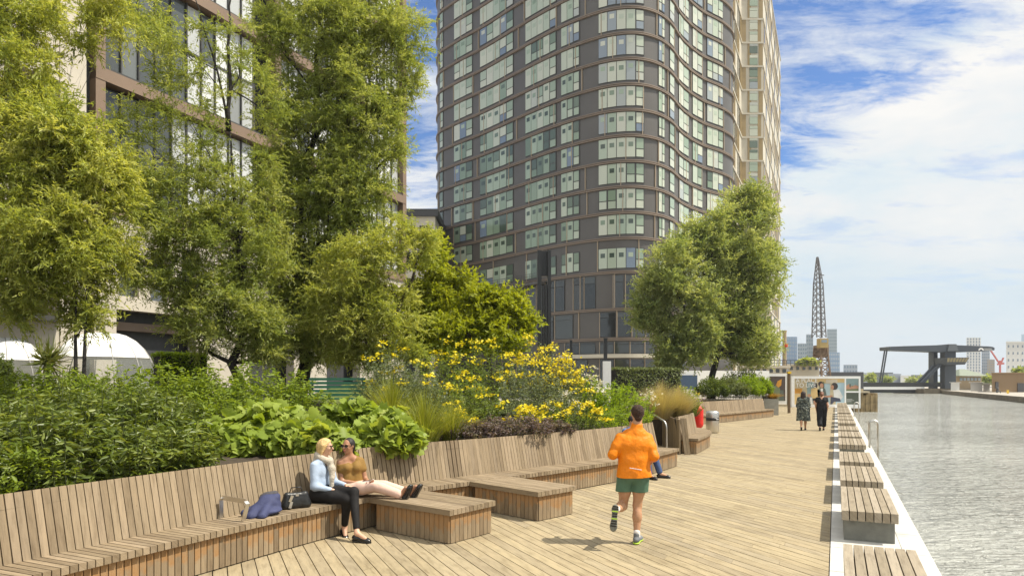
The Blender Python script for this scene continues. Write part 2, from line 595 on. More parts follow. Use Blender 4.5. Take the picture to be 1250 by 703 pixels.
g = MB()
g.face([(-4000, -3000, -2.4), (4000, -3000, -2.4), (4000, 6000, -2.4), (-4000, 6000, -2.4)])
tag(g.build('ground', M['ground']), kind='structure')
RB0, RB1 = np.array((79.5, 106.0)), np.array((118.0, 189.0))
rdir = unit(RB1 - RB0)
w = MB()
a, b_ = Q(-40, 1.0), Q(700, 1.0)
rb_a, rb_b = RB0 - rdir * 160, RB0 + rdir * 640
w.face([(a[0], a[1], WZ), (rb_a[0] + 3, rb_a[1], WZ), (rb_b[0] + 3, rb_b[1], WZ), (b_[0], b_[1], WZ)])
tag(w.build('water', M['water']), kind='structure')

# left land block with the quay wall
lb = MB()
P0, P1 = Q(-40, 1.088), Q(250, 1.088)
lb.prism([P0, P1, (P1[0] - 900, P1[1] + 500), (-900, 400), (-900, -300), (P0[0] - 40, P0[1] - 20)], -2.3, -.06)
o = lb.build('quay_ground', M['paving'])
tag(o, kind='structure')
# land beyond the dock's end and right bank
lb = MB()
e0, e1 = Q(232, 1.0), (118 + rdir[0] * 30, 189 + rdir[1] * 30)
lb.prism([tuple(RB0 - rdir * 160), (900, -100), (900, 500), tuple(RB0 + rdir * 640)], -2.3, -.35, mi=0, mtop=1)
tag(lb.build('far_bank', [M['quaywall'], M['paving']]), kind='structure')
lb = MB()
lb.prism([(-600, 640), (900, 640), (3000, 4000), (-3000, 4000)], -2.3, -.3, mi=0)
tag(lb.build('far_land', M['lawn']), kind='structure')

# deck: separate boards over a near-black sheet, shade of the gaps in its colour
BD = unit(np.array((-.444, 1.0)))             # direction of the boards
bm_ = MB()
sinb = abs(BD[0] * QD[1] - BD[1] * QD[0])
pitch, gap = .152, .011
step = pitch / sinb
k = 0
s = -13.0
while s < 60:
    A = QI + QD * s - QN * .012
    Bq = A + QD * (pitch - gap) / sinb
    near = A[1] < 16
    L = 15.5 if A[1] < 6 else (21 if A[1] < 22 else 25)
    t0 = -random.random() * 3.0
    while t0 < L:
        ln = random.choice((2.4, 3.0, 3.6, 3.6, 4.2))
        a0, a1 = max(0, t0), min(L, t0 + ln - .004)
        if a1 > a0 + .05:
            p = [A + BD * a0, Bq + BD * a0, Bq + BD * a1, A + BD * a1]
            dz = random.uniform(-.0012, .0012)
            ou, ov = random.random() * 60, random.random() * 60
            rn = random.random()
            uv = [(ou + a0, ov), (ou + a0, ov + pitch), (ou + a1, ov + pitch), (ou + a1, ov)]
            top = [(q[0], q[1], dz) for q in p]
            bm_.face(top, rn, 0, uv)
            if near:
                for i in range(4):
                    q, r_ = top[i], top[(i + 1) % 4]
                    bm_.face([(q[0], q[1], -.03), (r_[0], r_[1], -.03), r_, q], rn, 0, uv)
        t0 += ln
    s += step
A, B_ = QI + QD * -14 - QN * .02, QI + QD * 62 - QN * .02
vd = [tuple(A), tuple(B_), tuple(B_ + BD * 26), tuple(A + BD * 16)]
bm_.face([(p[0], p[1], -.035) for p in vd], .5, 1)
tag(bm_.build('deck', [M['deck'], M['gap']]), kind='structure')

# white stone strip with joints, and the raised coping outside the benches
st = MB()
s = -13.0
while s < 75:
    for n0, n1 in ((0.0, .80), (.806, 1.09)):
        c = QI + QD * (s + .6) + QN * (n0 + n1) / 2
        zt = .012
        st.obox((c[0], c[1], zt - .08), (*(QD * .593), 0), (*(QN * (n1 - n0) / 2), 0), (0, 0, .08))
    s += 1.2
st.obox((*(QI + QD * 31 + QN * .545), -.02), (*(QD * 44), 0), (*(QN * .54), 0), (0, 0, .012), mi=1)
st.obox((*(QI + QD * 31 + QN * .95), -.95), (*(QD * 60), 0), (*(QN * .125), 0), (0, 0, .80), mi=2)
tag(st.build('quay_kerb', [M['stone'], M['joint'], M['quaywall']]), kind='structure')

# ---------------------------------------------------------------- curved timber bench
for _n in ():
    pass
M['cap'] = M['bench']


def bench_run(path, root, depth=.60, z_seat=.45, back_h=1.055, lean=.15, pitch=.079, back_from=0.0, back_to=1e9, gapw=.011, ends=False):
    q, t = resample(path, pitch)
    seat, fas, bk, dk = MB(), MB(), MB(), MB()
    w = (pitch - gapw) / 2
    wb = (pitch - gapw) / 2 * 1.04
    sd = []
    for i, (p, d) in enumerate(zip(q, t)):
        n = np.array((-d[1], d[0]))           # towards the planting
        rs = random.random()
        c = p + n * depth / 2
        seat.obox((c[0], c[1], z_seat - .035), (*(n * depth / 2), 0), (*(d * w), 0), (0, 0, .035), rs)
        c = p + n * .065
        fas.obox((c[0], c[1], .19), (0, 0, .175), (*(d * w), 0), (*(n * .012), 0), None, u0=random.randint(0, 90))
        s_ = i * pitch
        if back_from <= s_ <= back_to:
            a0 = p + n * (depth + .005)
            a1 = p + n * (depth + .005 + lean)
            ax = np.array((a1[0] - a0[0], a1[1] - a0[1], back_h - z_seat + .05))
            mid = np.array((*((a0 + a1) / 2), (back_h + z_seat - .05) / 2))
            nn = unit(np.cross(ax, np.array((d[0], d[1], 0))))
            bk.obox(mid + nn * -.02, ax / 2, np.array((*(d * wb), 0)), nn * .045, None)
        sd.append((p, n))
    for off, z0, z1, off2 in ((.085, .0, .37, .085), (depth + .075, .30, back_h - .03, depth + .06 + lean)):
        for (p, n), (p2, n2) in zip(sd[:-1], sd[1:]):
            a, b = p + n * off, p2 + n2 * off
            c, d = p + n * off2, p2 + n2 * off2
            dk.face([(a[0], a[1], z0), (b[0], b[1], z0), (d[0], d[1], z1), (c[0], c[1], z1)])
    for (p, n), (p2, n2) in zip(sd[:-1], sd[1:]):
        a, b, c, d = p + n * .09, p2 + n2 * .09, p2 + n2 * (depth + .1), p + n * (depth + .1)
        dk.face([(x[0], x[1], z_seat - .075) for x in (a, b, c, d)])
    for (p, n), d in ((sd[0], -t[0]), (sd[-1], t[-1])):     # boards closing the two ends under the seat
        for k in range(int(depth / .085)):
            c = p + n * (.10 + k * .085) + d * .02
            fas.obox((c[0], c[1], .19), (0, 0, .175), (*(n * .038), 0), (*(d * .012), 0), None, u0=random.randint(0, 90))
    seat.build('seat', M['bench'], root)
    fas.build('fascia', M['fascia'], root)
    bk.build('backrest', M['bench'], root)
    dk.build('lining', M['dark'], root)
    return q, t


ctl = [(-6.25, .6), (-5.45, 2.4), (-4.75, 4.1), (-4.05, 5.89), (-3.08, 7.86), (-2.27, 9.33), (-1.50, 10.44), (-.70, 11.24), (.10, 11.97), (2.09, 14.02), (3.25, 15.45), (4.12, 16.80)]
BPATH = spline(ctl, 14)
bench = thing('curved_bench', 'long curving slatted timber bench with tall leaning backrest, where two women sit', 'bench', (-2.3, 9.4, 0))
BQ, BT = bench_run(BPATH, bench)
# rounded far end of the seat
# steel armrest
ar = MB()
i = int(np.argmin(np.abs(BQ[:, 1] - 7.95)))
p, d = BQ[i], BT[i]
n = np.array((-d[1], d[0]))
f0, f1, f2, f3 = p + n * .14, p + n * .10, p + n * .52, p + n * .55
pts = [(*(f0 + d * -.03), .452), (*(f1), .655), (*(f1 + n * .03), .685), (*(f2), .70), (*(f3), .67), (*(f3), .452)]
for a, b in zip(pts[:-1], pts[1:]):
    ar.bar(a, b, .055, .014, up=(*n, 0.3))
ar.build('armrest', M['steel'], bench)


def daybed(name, label, c1, a, b, L, Wd):
    """low platform; c1 = near corner at the bench front, a = long direction, b = short direction"""
    c1, a, b = np.array(c1), unit(np.array(a)), unit(np.array(b))
    mid = c1 + a * L / 2 + b * Wd / 2
    r = thing(name, label, 'daybed', (mid[0], mid[1], 0), 'timber daybeds jutting out from the bench')
    top, sk, dk = MB(), MB(), MB()
    n = int(round(Wd / .079))
    pw = Wd / n
    for i in range(n):
        c = c1 + b * (i + .5) * pw + a * (L - .12) / 2
        top.obox((c[0], c[1], .447 - .036), (*(a * (L + .12) / 2), 0), (*(b * (pw - .0085) / 2), 0), (0, 0, .036))
    ins = .05
    # skirt boards on the three visible sides
    def side(p, q, nrm):
        Ls = np.linalg.norm(q - p)
        m_ = int(round(Ls / .085))
        d = (q - p) / Ls
        for i in range(m_):
            c = p + d * (i + .5) * Ls / m_
            sk.obox((c[0], c[1], .188), (0, 0, .178), (*(d * (Ls / m_ - .008) / 2), 0), (*(nrm * .012), 0), None, u0=random.randint(0, 90))
    A = c1 + b * ins + a * .10
    B = c1 + b * ins + a * (L - ins)
    C = c1 + b * (Wd - ins) + a * (L - ins)
    D = c1 + b * (Wd - ins) - a * .02
    side(A, B, -b)
    side(B + b * .013, C, a)
    side(C - a * .013, D, b)
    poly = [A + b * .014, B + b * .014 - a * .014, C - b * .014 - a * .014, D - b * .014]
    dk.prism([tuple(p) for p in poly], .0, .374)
    top.build('platform', M['bench'], r)
    sk.build('skirt', M['fascia'], r)
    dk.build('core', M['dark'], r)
    return r


daybed('daybed', 'nearer timber daybed platform, with the legs of the woman in pink trousers stretched over it', (-2.02, 9.68), (.789, -.614), (.614, .789), 1.548, .93)
daybed('daybed', 'empty timber daybed platform further along, left of the runner', (-.705, 11.25), (.708, -.706), (.706, .708), 1.54, .90)

# bench on the nose of the second planter
b2 = thing('planter_bench', 'short slatted timber bench on the rounded planter nose left of the steel bin', 'bench', (5.8, 21, 0))
PATH2 = spline([(5.36, 19.62), (5.95, 20.85), (6.48, 22.15), (6.70, 23.4), (6.62, 24.3)], 12)
bench_run(PATH2, b2, depth=.50, lean=.13)
e = MB()                                       # slatted end wall of that planter
for i in range(34):
    p = np.array((4.80, 19.56)) + np.array((.04, 1.0)) * (i * .095)
    e.obox((p[0], p[1], .50), (0, 0, .50), (0, .043, 0), (.022, 0, 0))
for i in range(2):
    p = np.array((4.88, 19.54)) + np.array((1.0, .02)) * (i * .088)
    ax = np.array((-.10, .06, 1.0))
    e.obox((p[0] + .03, p[1] - .03, .52), ax * .52, (.04, 0, 0), (0, .02, 0))
e.build('end_wall', M['bench'], b2)
b3 = thing('long_planter_bench', 'far straight timber bench in front of rounded green shrubs', 'bench', (13, 37.5, 0))
PATH3 = spline([(7.9, 31.9), (10.4, 34.3), (13.0, 37.3), (15.55, 40.4)], 10)
bench_run(PATH3, b3, depth=.62, lean=.12)

# grey planter box at the end of the far bench
pb = thing('planter_box', 'square grey planter box with orange grass at the end of the far bench', 'planter', (16.2, 42.6, 0))
x = MB()
c0 = np.array((16.4, 42.0))
u_, v_ = unit(np.array((-.93, .36))), unit(np.array((.36, .93)))
P = [c0, c0 + v_ * 1.3, c0 + v_ * 1.3 + u_ * .85, c0 + u_ * .85]
x.prism([tuple(p) for p in P], 0, 1.0, mi=0, mtop=1)
x.build('box', [plain('planter_concrete', (.34, .33, .29), .8), M['soil']], pb)

# planting soil behind the benches (one raised sheet each)
def zg(X, Y):
    """height of the planted garden at X, Y: rises away from the bench"""
    d = np.sqrt(((BPATH - np.array((X, Y))) ** 2).sum(1)).min()
    return .93 + min(max(d - 1.2, 0) * .085, .55)


so = MB()
q, t = resample(BPATH, .5)
rows = []
for i in range(len(q)):
    n = np.array((-t[i][1], t[i][0]))
    row = []
    for off in (.66, 1.2, 2.2, 3.6, 5.5, 8.0, 13.0, 22.0):
        nn = unit(n * .7 + np.array((-.9, .35)) * .3) if off > 3 else n
        p = q[i] + nn * off
        row.append((p[0], p[1], zg(p[0], p[1]) if off > .7 else .93))
    rows.append(row)
for r0, r1 in zip(rows[:-1], rows[1:]):
    for k in range(len(r0) - 1):
        so.face([r0[k], r1[k], r1[k + 1], r0[k + 1]])
tag(so.build('soil', M['soil']), kind='structure')
# gravel garden ground further back and soil of the other planters
so = MB()
so.prism([(2.9, 17.0), (3.1, 18.6), (2.0, 24), (-1, 40), (-40, 60), (-60, 10), (-22, 14), (-8, 20), (1.0, 17.5)], -.05, 1.0)
so.prism([(4.86, 19.75), (5.25, 21.25), (5.75, 22.5), (5.9, 23.6), (5.5, 26.5), (6.0, 30.9), (7.15, 32.85), (9.5, 35.25), (12.0, 38.0), (14.55, 41.15), (15.2, 43.5), (4, 52), (0, 36), (3, 27), (4.95, 22)], -.05, .93)
tag(so.build('garden_ground', M['soil']), kind='structure')
lw = MB()
for i in range(14):
    for j in range(10):
        def hgt(u, v):
            X = -9 + u * 12
            Y = 17.5 + v * 12
            return (X, Y, 1.25 + .95 * math.exp(-((X + 4.2) / 2.6) ** 2 - ((Y - 22.5) / 3.2) ** 2))
        lw.face([hgt(i / 14, j / 10), hgt((i + 1) / 14, j / 10), hgt((i + 1) / 14, (j + 1) / 10), hgt(i / 14, (j + 1) / 10)])
tag(lw.build('lawn', M['lawn'], smooth=True), kind='structure')

# ---------------------------------------------------------------- quay benches
def quay_bench(label):
    r = thing('quay_bench', label, 'bench', (0, 0, 0), 'backless timber benches in a row along the quay edge')
    s_, f = MB(), MB()
    Wd, L = .66, 2.28
    for i in range(7):
        xx = -Wd / 2 + (i + .5) * Wd / 7
        s_.obox((xx, L / 2, .348), (0, L / 2, 0), (Wd / 14 - .006, 0, 0), (0, 0, .062))
    f.box(-.30, .29, .10, .16, .012, .286)
    f.box(-.30, .29, L - .16, L - .10, .012, .286)
    f.box(-.30, -.24, .161, L - .161, .012, .20)
    f.box(.23, .29, .161, L - .161, .012, .20)
    s_.build('seat', M['qbench'], r, local=True)
    f.build('base', M['castgrey'], r, local=True)
    return r


ords = ['nearest', 'second', 'third', 'fourth', 'fifth', 'sixth', 'seventh', 'eighth', 'ninth', 'tenth', 'eleventh', 'twelfth', 'thirteenth', 'fourteenth', 'fifteenth', 'sixteenth']
ys = [4.90, 8.79, 11.53, 14.26, 18.14, 20.87, 23.6, 27.45, 30.2, 32.9, 36.75, 39.5, 42.2, 46.0, 48.8, 51.5]
first = None
for i, yy in enumerate(ys):
    extra = {0: ', cut by the picture edge', 1: ', dark foot showing'}.get(i, '')
    lab = f'{ords[i]} slatted bench from the camera on the white quay edge{extra}'
    o = quay_bench(lab) if first is None else copy_tree(first)
    first = first or o
    s = (yy - QI[1] + .4287 * .46) / QD[1]
    p = QI + QD * s + QN * (.125 + .33)
    o.location = (p[0], p[1], 0.001)
    o.rotation_euler = (0, 0, math.atan2(QD[1], QD[0]) - math.pi / 2)
    ORG[o] = Vector(o.location)
    o['label'] = lab

# escape ladders: steel hoops on the quay edge
for i, (pyb, lab) in enumerate(((545, 'nearer steel ladder hoop rising from the quay edge over the water'), (508.5, 'farther small steel ladder hoop on the quay edge beside the hoarding'))):
    Yq = 1749.3 / (pyb - PY)
    s = (Yq - QI[1]) / QD[1]
    r = thing('ladder_hoop', lab, 'ladder', Q(s, 1.13, 0), 'steel ladder hoops on the quay edge')
    for side in (0, .42):
        pts = []
        for a in np.linspace(0, math.pi, 9):
            pts.append(Q(s + side, 1.02 + .12 - .12 * math.cos(a), .74 + .12 * math.sin(a)))
        x = MB()
        x.tube([Q(s + side, 1.02, .012)] + pts + [Q(s + side, 1.26, -1.25)], .024, 10)
        x.build('stringer', M['steel'], r, smooth=True)
    for z in (-.15, -.45, -.75, -1.05):
        x = MB()
        x.tube([Q(s, 1.26, z), Q(s + .42, 1.26, z)], .016, 8)
        x.build('rung', M['steel'], r, smooth=True)
# ---------------------------------------------------------------- foliage
M['bark'] = plain('bark', (.055, .042, .03), .9, var=.35, scale=12, bump=.6, bscale=30)
M['barkdark'] = plain('dark_bark', (.022, .019, .016), .9, var=.3, scale=12, bump=.5, bscale=30)
M['stem'] = plain('green_stem', (.07, .085, .03), .8)
M['willow'] = leaf_mat('willow_leaf', [(0.181, 0.238, 0.067), (0.279, 0.346, 0.091), (0.389, 0.441, 0.137), (0.535, 0.559, 0.242)], 0.50)
M['willow2'] = leaf_mat('willow_leaf_fresh', [(0.206, 0.262, 0.062), (0.339, 0.393, 0.084), (0.485, 0.512, 0.137), (0.631, 0.644, 0.272)], 0.50)
M['lime'] = leaf_mat('yellow_green_leaf', [(0.206, 0.261, 0.023), (0.319, 0.366, 0.026), (0.432, 0.460, 0.044)], 0.54)
M['grove'] = leaf_mat('far_tree_leaf', [(0.184, 0.249, 0.103), (0.300, 0.372, 0.140), (0.428, 0.480, 0.202), (0.571, 0.604, 0.313)], 0.47)
M['darkleaf'] = leaf_mat('dark_perennial_leaf', [(0.080, 0.114, 0.020), (0.124, 0.172, 0.028), (0.193, 0.241, 0.045), (0.294, 0.340, 0.079)], 0.37, rough=.38, spec=.5)
M['nettle'] = leaf_mat('mid_green_leaf', [(0.154, 0.226, 0.022), (0.234, 0.314, 0.036), (0.306, 0.396, 0.064)], 0.50)
M['broad'] = leaf_mat('broad_lime_leaf', [(0.175, 0.243, 0.025), (0.254, 0.336, 0.041), (0.335, 0.415, 0.078), (0.408, 0.458, 0.109)], 0.47)
M['greygreen'] = leaf_mat('grey_green_leaf', [(0.123, 0.165, 0.091), (0.198, 0.239, 0.141), (0.272, 0.305, 0.190)], 0.37)
M['midgreen'] = leaf_mat('bed_leaf', [(0.115, 0.163, 0.035), (0.182, 0.250, 0.048), (0.269, 0.336, 0.086)], 0.47)
M['bright'] = leaf_mat('fresh_leaf', [(0.161, 0.258, 0.016), (0.258, 0.370, 0.024), (0.338, 0.435, 0.048)], 0.52)
M['box'] = leaf_mat('clipped_box_leaf', [(0.075, 0.112, 0.024), (0.128, 0.180, 0.033), (0.188, 0.232, 0.060)], 0.42)
M['ivy'] = leaf_mat('ivy_leaf', [(0.106, 0.143, 0.048), (0.167, 0.203, 0.067), (0.238, 0.274, 0.119)], 0.32)
M['purple'] = leaf_mat('purple_sage_leaf', [(0.105, 0.070, 0.084), (0.168, 0.119, 0.126), (0.217, 0.175, 0.161), (0.182, 0.182, 0.084)], 0.37)
M['grassblade'] = leaf_mat('grass_blade', [(0.168, 0.203, 0.021), (0.252, 0.287, 0.042), (0.350, 0.350, 0.084)], 0.47)
M['straw'] = leaf_mat('straw_blade', [(.34, .27, .12), (.46, .37, .19), (.55, .46, .27), (.36, .33, .13)], .4)
M['orangegrass'] = leaf_mat('orange_grass', [(0.300, 0.170, 0.030), (0.400, 0.240, 0.050)], 0.42)
M['yellow'] = leaf_mat('yellow_petal', [(.68, .54, .008), (.74, .62, .015), (.78, .69, .04)], .3)
M['whitepetal'] = leaf_mat('white_petal', [(0.620, 0.600, 0.560), (0.750, 0.720, 0.700)], 0.42)
M['pinkpetal'] = leaf_mat('violet_petal', [(0.250, 0.120, 0.350), (0.350, 0.200, 0.450)], 0.42)
M['palm'] = leaf_mat('palm_leaf', [(0.100, 0.140, 0.020), (0.160, 0.190, 0.040), (0.240, 0.240, 0.070)], 0.42)


def tree(name, label, base, blobs, leafL, leafW, mat, trunk_r, seed, top=None, rc=.6, twigs=16, per=14, droop=.6, bark='bark', stems=None, depth=.85, lean=.3, cat='tree', group=None, limbs=True, upb=.0, wob=10, dens=1.0):
    """blobs: (px, py, rx px, ry px, Y, clumps). Trunk from base to the crown, a limb to every blob, twigs with leaves round clump centres."""
    R = np.random.default_rng(seed)
    global rng
    rng = R
    root = thing(name, label, cat, base, group)
    tr = MB()
    bx, by, bz = base
    allC, allN, rcs = [], [], []
    cents = []
    for px, py, rx, ry, Y, nc in blobs:
        nc = int(nc * dens)
        c = np.array(wp(px, py, Y))
        rad = np.array((rx * Y / F, (rx + ry) / 2 * Y / F * depth, ry * Y / F))
        d = unit(R.normal(size=(nc, 3)))
        rr = R.random(nc) ** (1 / 2.5)
        C = c + d * rr[:, None] * rad * .93
        allC.append(C)
        cents.append((c, rad, C))
    ztop = max(c[2] for c, _, _ in cents)
    ctop = max(cents, key=lambda k: k[0][2])[0] if top is None else np.array(top)
    trunks = stems or [((bx, by, bz), ctop, trunk_r)]
    lines = []
    for (p0, p1, r0) in trunks:
        p0, p1 = np.array(p0, float), np.array(p1, float)
        n = 9
        pts = []
        for i in range(n):
            f = i / (n - 1)
            off = (R.normal(size=3) * .05 * r0 * wob) * (1 if 0 < i < n - 1 else 0)
            off[2] = 0
            h = np.array((p0[0] + (p1[0] - p0[0]) * f ** 1.4, p0[1] + (p1[1] - p0[1]) * f ** 1.4, p0[2] + (p1[2] - p0[2]) * f))
            pts.append(h + off)
        tr.tube(pts, [r0 * 1.35] + [r0 * (1 - .82 * (i / (n - 1))) for i in range(1, n)], 9)
        lines.append((np.array(pts), r0))
    if limbs:
        for c, rad, C in cents:
            ln, r0 = min(lines, key=lambda l: np.linalg.norm(l[0] - c, axis=1).min())
            i = int(np.argmin(np.abs(ln[:, 2] - (c[2] - max(rad[2] * .9, np.linalg.norm(c[:2] - ln[:, :2].mean(0)) * .8)))))
            i = max(2, min(i, len(ln) - 2))
            a = ln[i]
            mid = a + (c - a) * .5 + np.array((0, 0, -.03 * np.linalg.norm(c - a))) + R.normal(size=3) * .12
            limb = spline([a, mid, c], 5)
            k = len(limb)
            rl = r0 * (1 - .8 * i / 8) * .55
            tr.tube(limb, [rl * (1 - .7 * j / (k - 1)) for j in range(k)], 7)
            for q in C[::2]:
                j = R.integers(k // 3, k)
                s0 = limb[j]
                m2 = (s0 + q) / 2 + R.normal(size=3) * .1 * np.linalg.norm(q - s0)
                tr.tube([s0, m2, q], [rl * .28, rl * .18, rl * .08], 5, cap=False)
    tr.build('trunk', M[bark], root, smooth=True)
    C = np.concatenate(allC)
    n = len(C)
    cr = R.random(n) * .5
    Ctw = np.repeat(C, twigs, 0)
    td = unit(R.normal(size=(len(Ctw), 3)) * np.array((1, 1, .8)) + np.array((0, 0, .25 + upb)))
    tl = rc * (.55 + .75 * R.random(len(Ctw)))
    P0 = np.repeat(Ctw, per, 0)
    TD = np.repeat(td, per, 0)
    TL = np.repeat(tl, per)
    s = np.tile((np.arange(per) + .5) / per, len(Ctw)) ** .8
    s = s + R.normal(size=len(s)) * .03
    P = P0 + TD * (TL * s)[:, None] + np.array((0, 0, -1.0)) * (droop * TL * s * s)[:, None]
    tang = TD + np.array((0, 0, -1.0)) * (2 * droop * s)[:, None]
    D = unit(tang * .8 + R.normal(size=P.shape) * .55)
    L = leafL * (.65 + .6 * R.random(len(P)))
    rnd = np.repeat(np.repeat(cr, twigs), per) + R.random(len(P)) * .5
    V, T, r = leaves(P, D, L, L * leafW / leafL, rnd, LANCE, up=(0.35, 0, 1))
    np_mesh('crown', V, T, M[mat], r, root)
    return root


def Bp(px, py, rx, ry, Y, n):
    return (px, py, rx, ry, Y, n)


garden_z = 1.35
# left: slim two-stemmed willow in front of the domes
sx0 = wp(92, 475, 13.0)
sx1 = wp(101.5, 475, 13.0)
tree('willow_tree', 'nearest willow at the left edge, its two slim dark stems before the domes', (sx0[0] + .07, 13.0, 1.15),
     [Bp(20, 200, 85, 125, 13, 62), Bp(85, 190, 62, 66, 12.6, 40), Bp(55, 290, 72, 66, 12.4, 48), Bp(15, 350, 60, 48, 12.6, 26), Bp(0, 80, 85, 70, 13, 34),
      Bp(95, 30, 60, 45, 14, 13), Bp(140, 25, 18, 40, 14, 4), Bp(108, 340, 26, 40, 13.4, 11), Bp(150, 215, 18, 30, 13.2, 5), Bp(20, 20, 60, 40, 13, 16), Bp(-60, 240, 80, 160, 13, 30), Bp(130, 235, 36, 62, 13.2, 13), Bp(135, 300, 30, 40, 13.4, 9), Bp(100, 385, 24, 26, 13.2, 7)],
     .10, .0215, 'willow2', .05, 11, rc=.42, twigs=18, per=16, droop=.25, upb=.2, dens=1.65, bark='barkdark', wob=2,
     stems=[((sx0[0], 13, 1.1), (sx0[0] + .02, 13, 4.0), .055), ((sx1[0], 13, 1.1), (sx1[0] + .05, 13.05, 4.1), .055), ((sx0[0], 13, 4.0), wp(60, 150, 13.0), .035)])
# middle left, half transparent: branches show over the facade
tree('willow_tree', 'thin open willow in front of the brown framed facade, its forked branches showing', (wp(287, 470, 16.5)[0], 16.5, 1.3),
     [Bp(205, 340, 55, 48, 16, 26), Bp(265, 375, 72, 50, 16.2, 48), Bp(290, 290, 55, 75, 16.5, 40), Bp(185, 225, 42, 55, 16, 15), Bp(245, 190, 42, 60, 16.5, 15),
      Bp(215, 60, 62, 55, 16, 15), Bp(290, 70, 36, 55, 17, 9), Bp(170, 20, 40, 35, 16, 9), Bp(165, 160, 30, 40, 16, 7), Bp(235, 285, 50, 40, 16, 20), Bp(320, 400, 50, 30, 16.5, 18), Bp(325, 320, 34, 40, 17, 14), Bp(320, 220, 28, 50, 17, 9), Bp(330, 140, 24, 40, 17, 6), Bp(178, 305, 36, 46, 16, 11), Bp(205, 255, 46, 50, 16, 14), Bp(240, 412, 40, 22, 16.2, 9), Bp(320, 428, 46, 18, 16.6, 12), Bp(225, 130, 46, 44, 16.2, 8), Bp(270, 240, 50, 50, 16.4, 14)],
     .088, .020, 'willow', .15, 12, rc=.45, twigs=17, per=15, droop=.22, upb=.25, dens=1.65, bark='barkdark',
     stems=[((wp(287, 470, 16.5)[0], 16.5, 1.2), wp(296, 330, 16.5), .15), (wp(296, 330, 16.5), wp(278, 150, 16.6), .075), (wp(279, 160, 16.6), wp(284, -40, 16.8), .055),
            (wp(279, 160, 16.6), wp(225, -40, 16.2), .035), (wp(294, 300, 16.5), wp(235, 150, 16.2), .035)])
tree('willow_tree', 'tallest dense willow, its crown leaving the top of the picture left of the tower', (wp(362, 470, 19)[0], 19, 1.35),
     [Bp(405, 45, 85, 70, 19, 62), Bp(448, 150, 50, 75, 18.8, 42), Bp(385, 165, 62, 70, 19, 46), Bp(360, 300, 66, 82, 18.8, 62), Bp(430, 250, 55, 60, 18.6, 38),
      Bp(492, 40, 32, 55, 19, 18), Bp(325, 40, 36, 45, 18.6, 15), Bp(380, 390, 78, 42, 18.6, 52), Bp(440, 20, 70, 60, 19, 24), Bp(480, 110, 24, 30, 18.8, 8), Bp(405, -50, 90, 60, 19, 30), Bp(345, 200, 30, 50, 18.8, 16), Bp(480, 185, 16, 22, 18.6, 5), Bp(345, 120, 34, 46, 18.8, 14), Bp(425, 100, 60, 50, 18.6, 24), Bp(440, 210, 50, 50, 18.6, 20), Bp(395, 235, 60, 50, 18.6, 24), Bp(505, 95, 14, 26, 19, 5), Bp(365, 428, 66, 20, 18.8, 22), Bp(335, 265, 36, 60, 19, 14), Bp(400, 345, 60, 60, 19, 22)],
     .092, .0205, 'willow', .19, 13, rc=.48, twigs=19, per=17, droop=.22, upb=.25, dens=1.65, bark='barkdark', top=wp(385, 60, 19))
tree('willow_tree', 'lower bright willow bulging to the right of the tallest one', (wp(455, 470, 17.6)[0], 17.6, 1.4),
     [Bp(445, 330, 55, 55, 17.4, 44), Bp(425, 395, 58, 42, 17.4, 42), Bp(495, 300, 38, 30, 17.6, 15), Bp(470, 380, 45, 45, 17.4, 30), Bp(405, 355, 30, 40, 17, 17), Bp(525, 290, 16, 14, 17.6, 4), Bp(440, 432, 60, 20, 17.8, 22), Bp(490, 425, 36, 20, 18, 12)],
     .092, .021, 'willow2', .10, 14, rc=.44, twigs=18, per=16, droop=.25, upb=.2, dens=1.35)
# yellow green trees
tree('maple_tree', 'upright yellow green tree between the willows and the tower', (wp(520, 470, 25)[0], 25, 1.4),
     [Bp(525, 335, 24, 42, 25, 22), Bp(505, 380, 34, 40, 25, 26), Bp(545, 375, 32, 38, 25, 26), Bp(565, 345, 12, 14, 25, 5), Bp(520, 420, 50, 22, 25, 26), Bp(532, 300, 10, 18, 25, 5)],
     .14, .07, 'lime', .11, 15, dens=1.5, rc=.42, twigs=14, per=11, droop=.05, depth=1.0)
tree('maple_tree', 'rounded yellow green tree in front of the tower base', (wp(602, 470, 24)[0], 24, 1.4),
     [Bp(590, 385, 45, 32, 24, 34), Bp(622, 375, 26, 24, 24, 18), Bp(560, 400, 30, 28, 23.6, 18), Bp(640, 395, 14, 24, 24, 10), Bp(600, 415, 50, 22, 23.6, 22), Bp(585, 360, 24, 12, 24, 9)],
     .14, .07, 'lime', .10, 16, dens=1.4, rc=.40, twigs=14, per=11, droop=.05, depth=1.0)
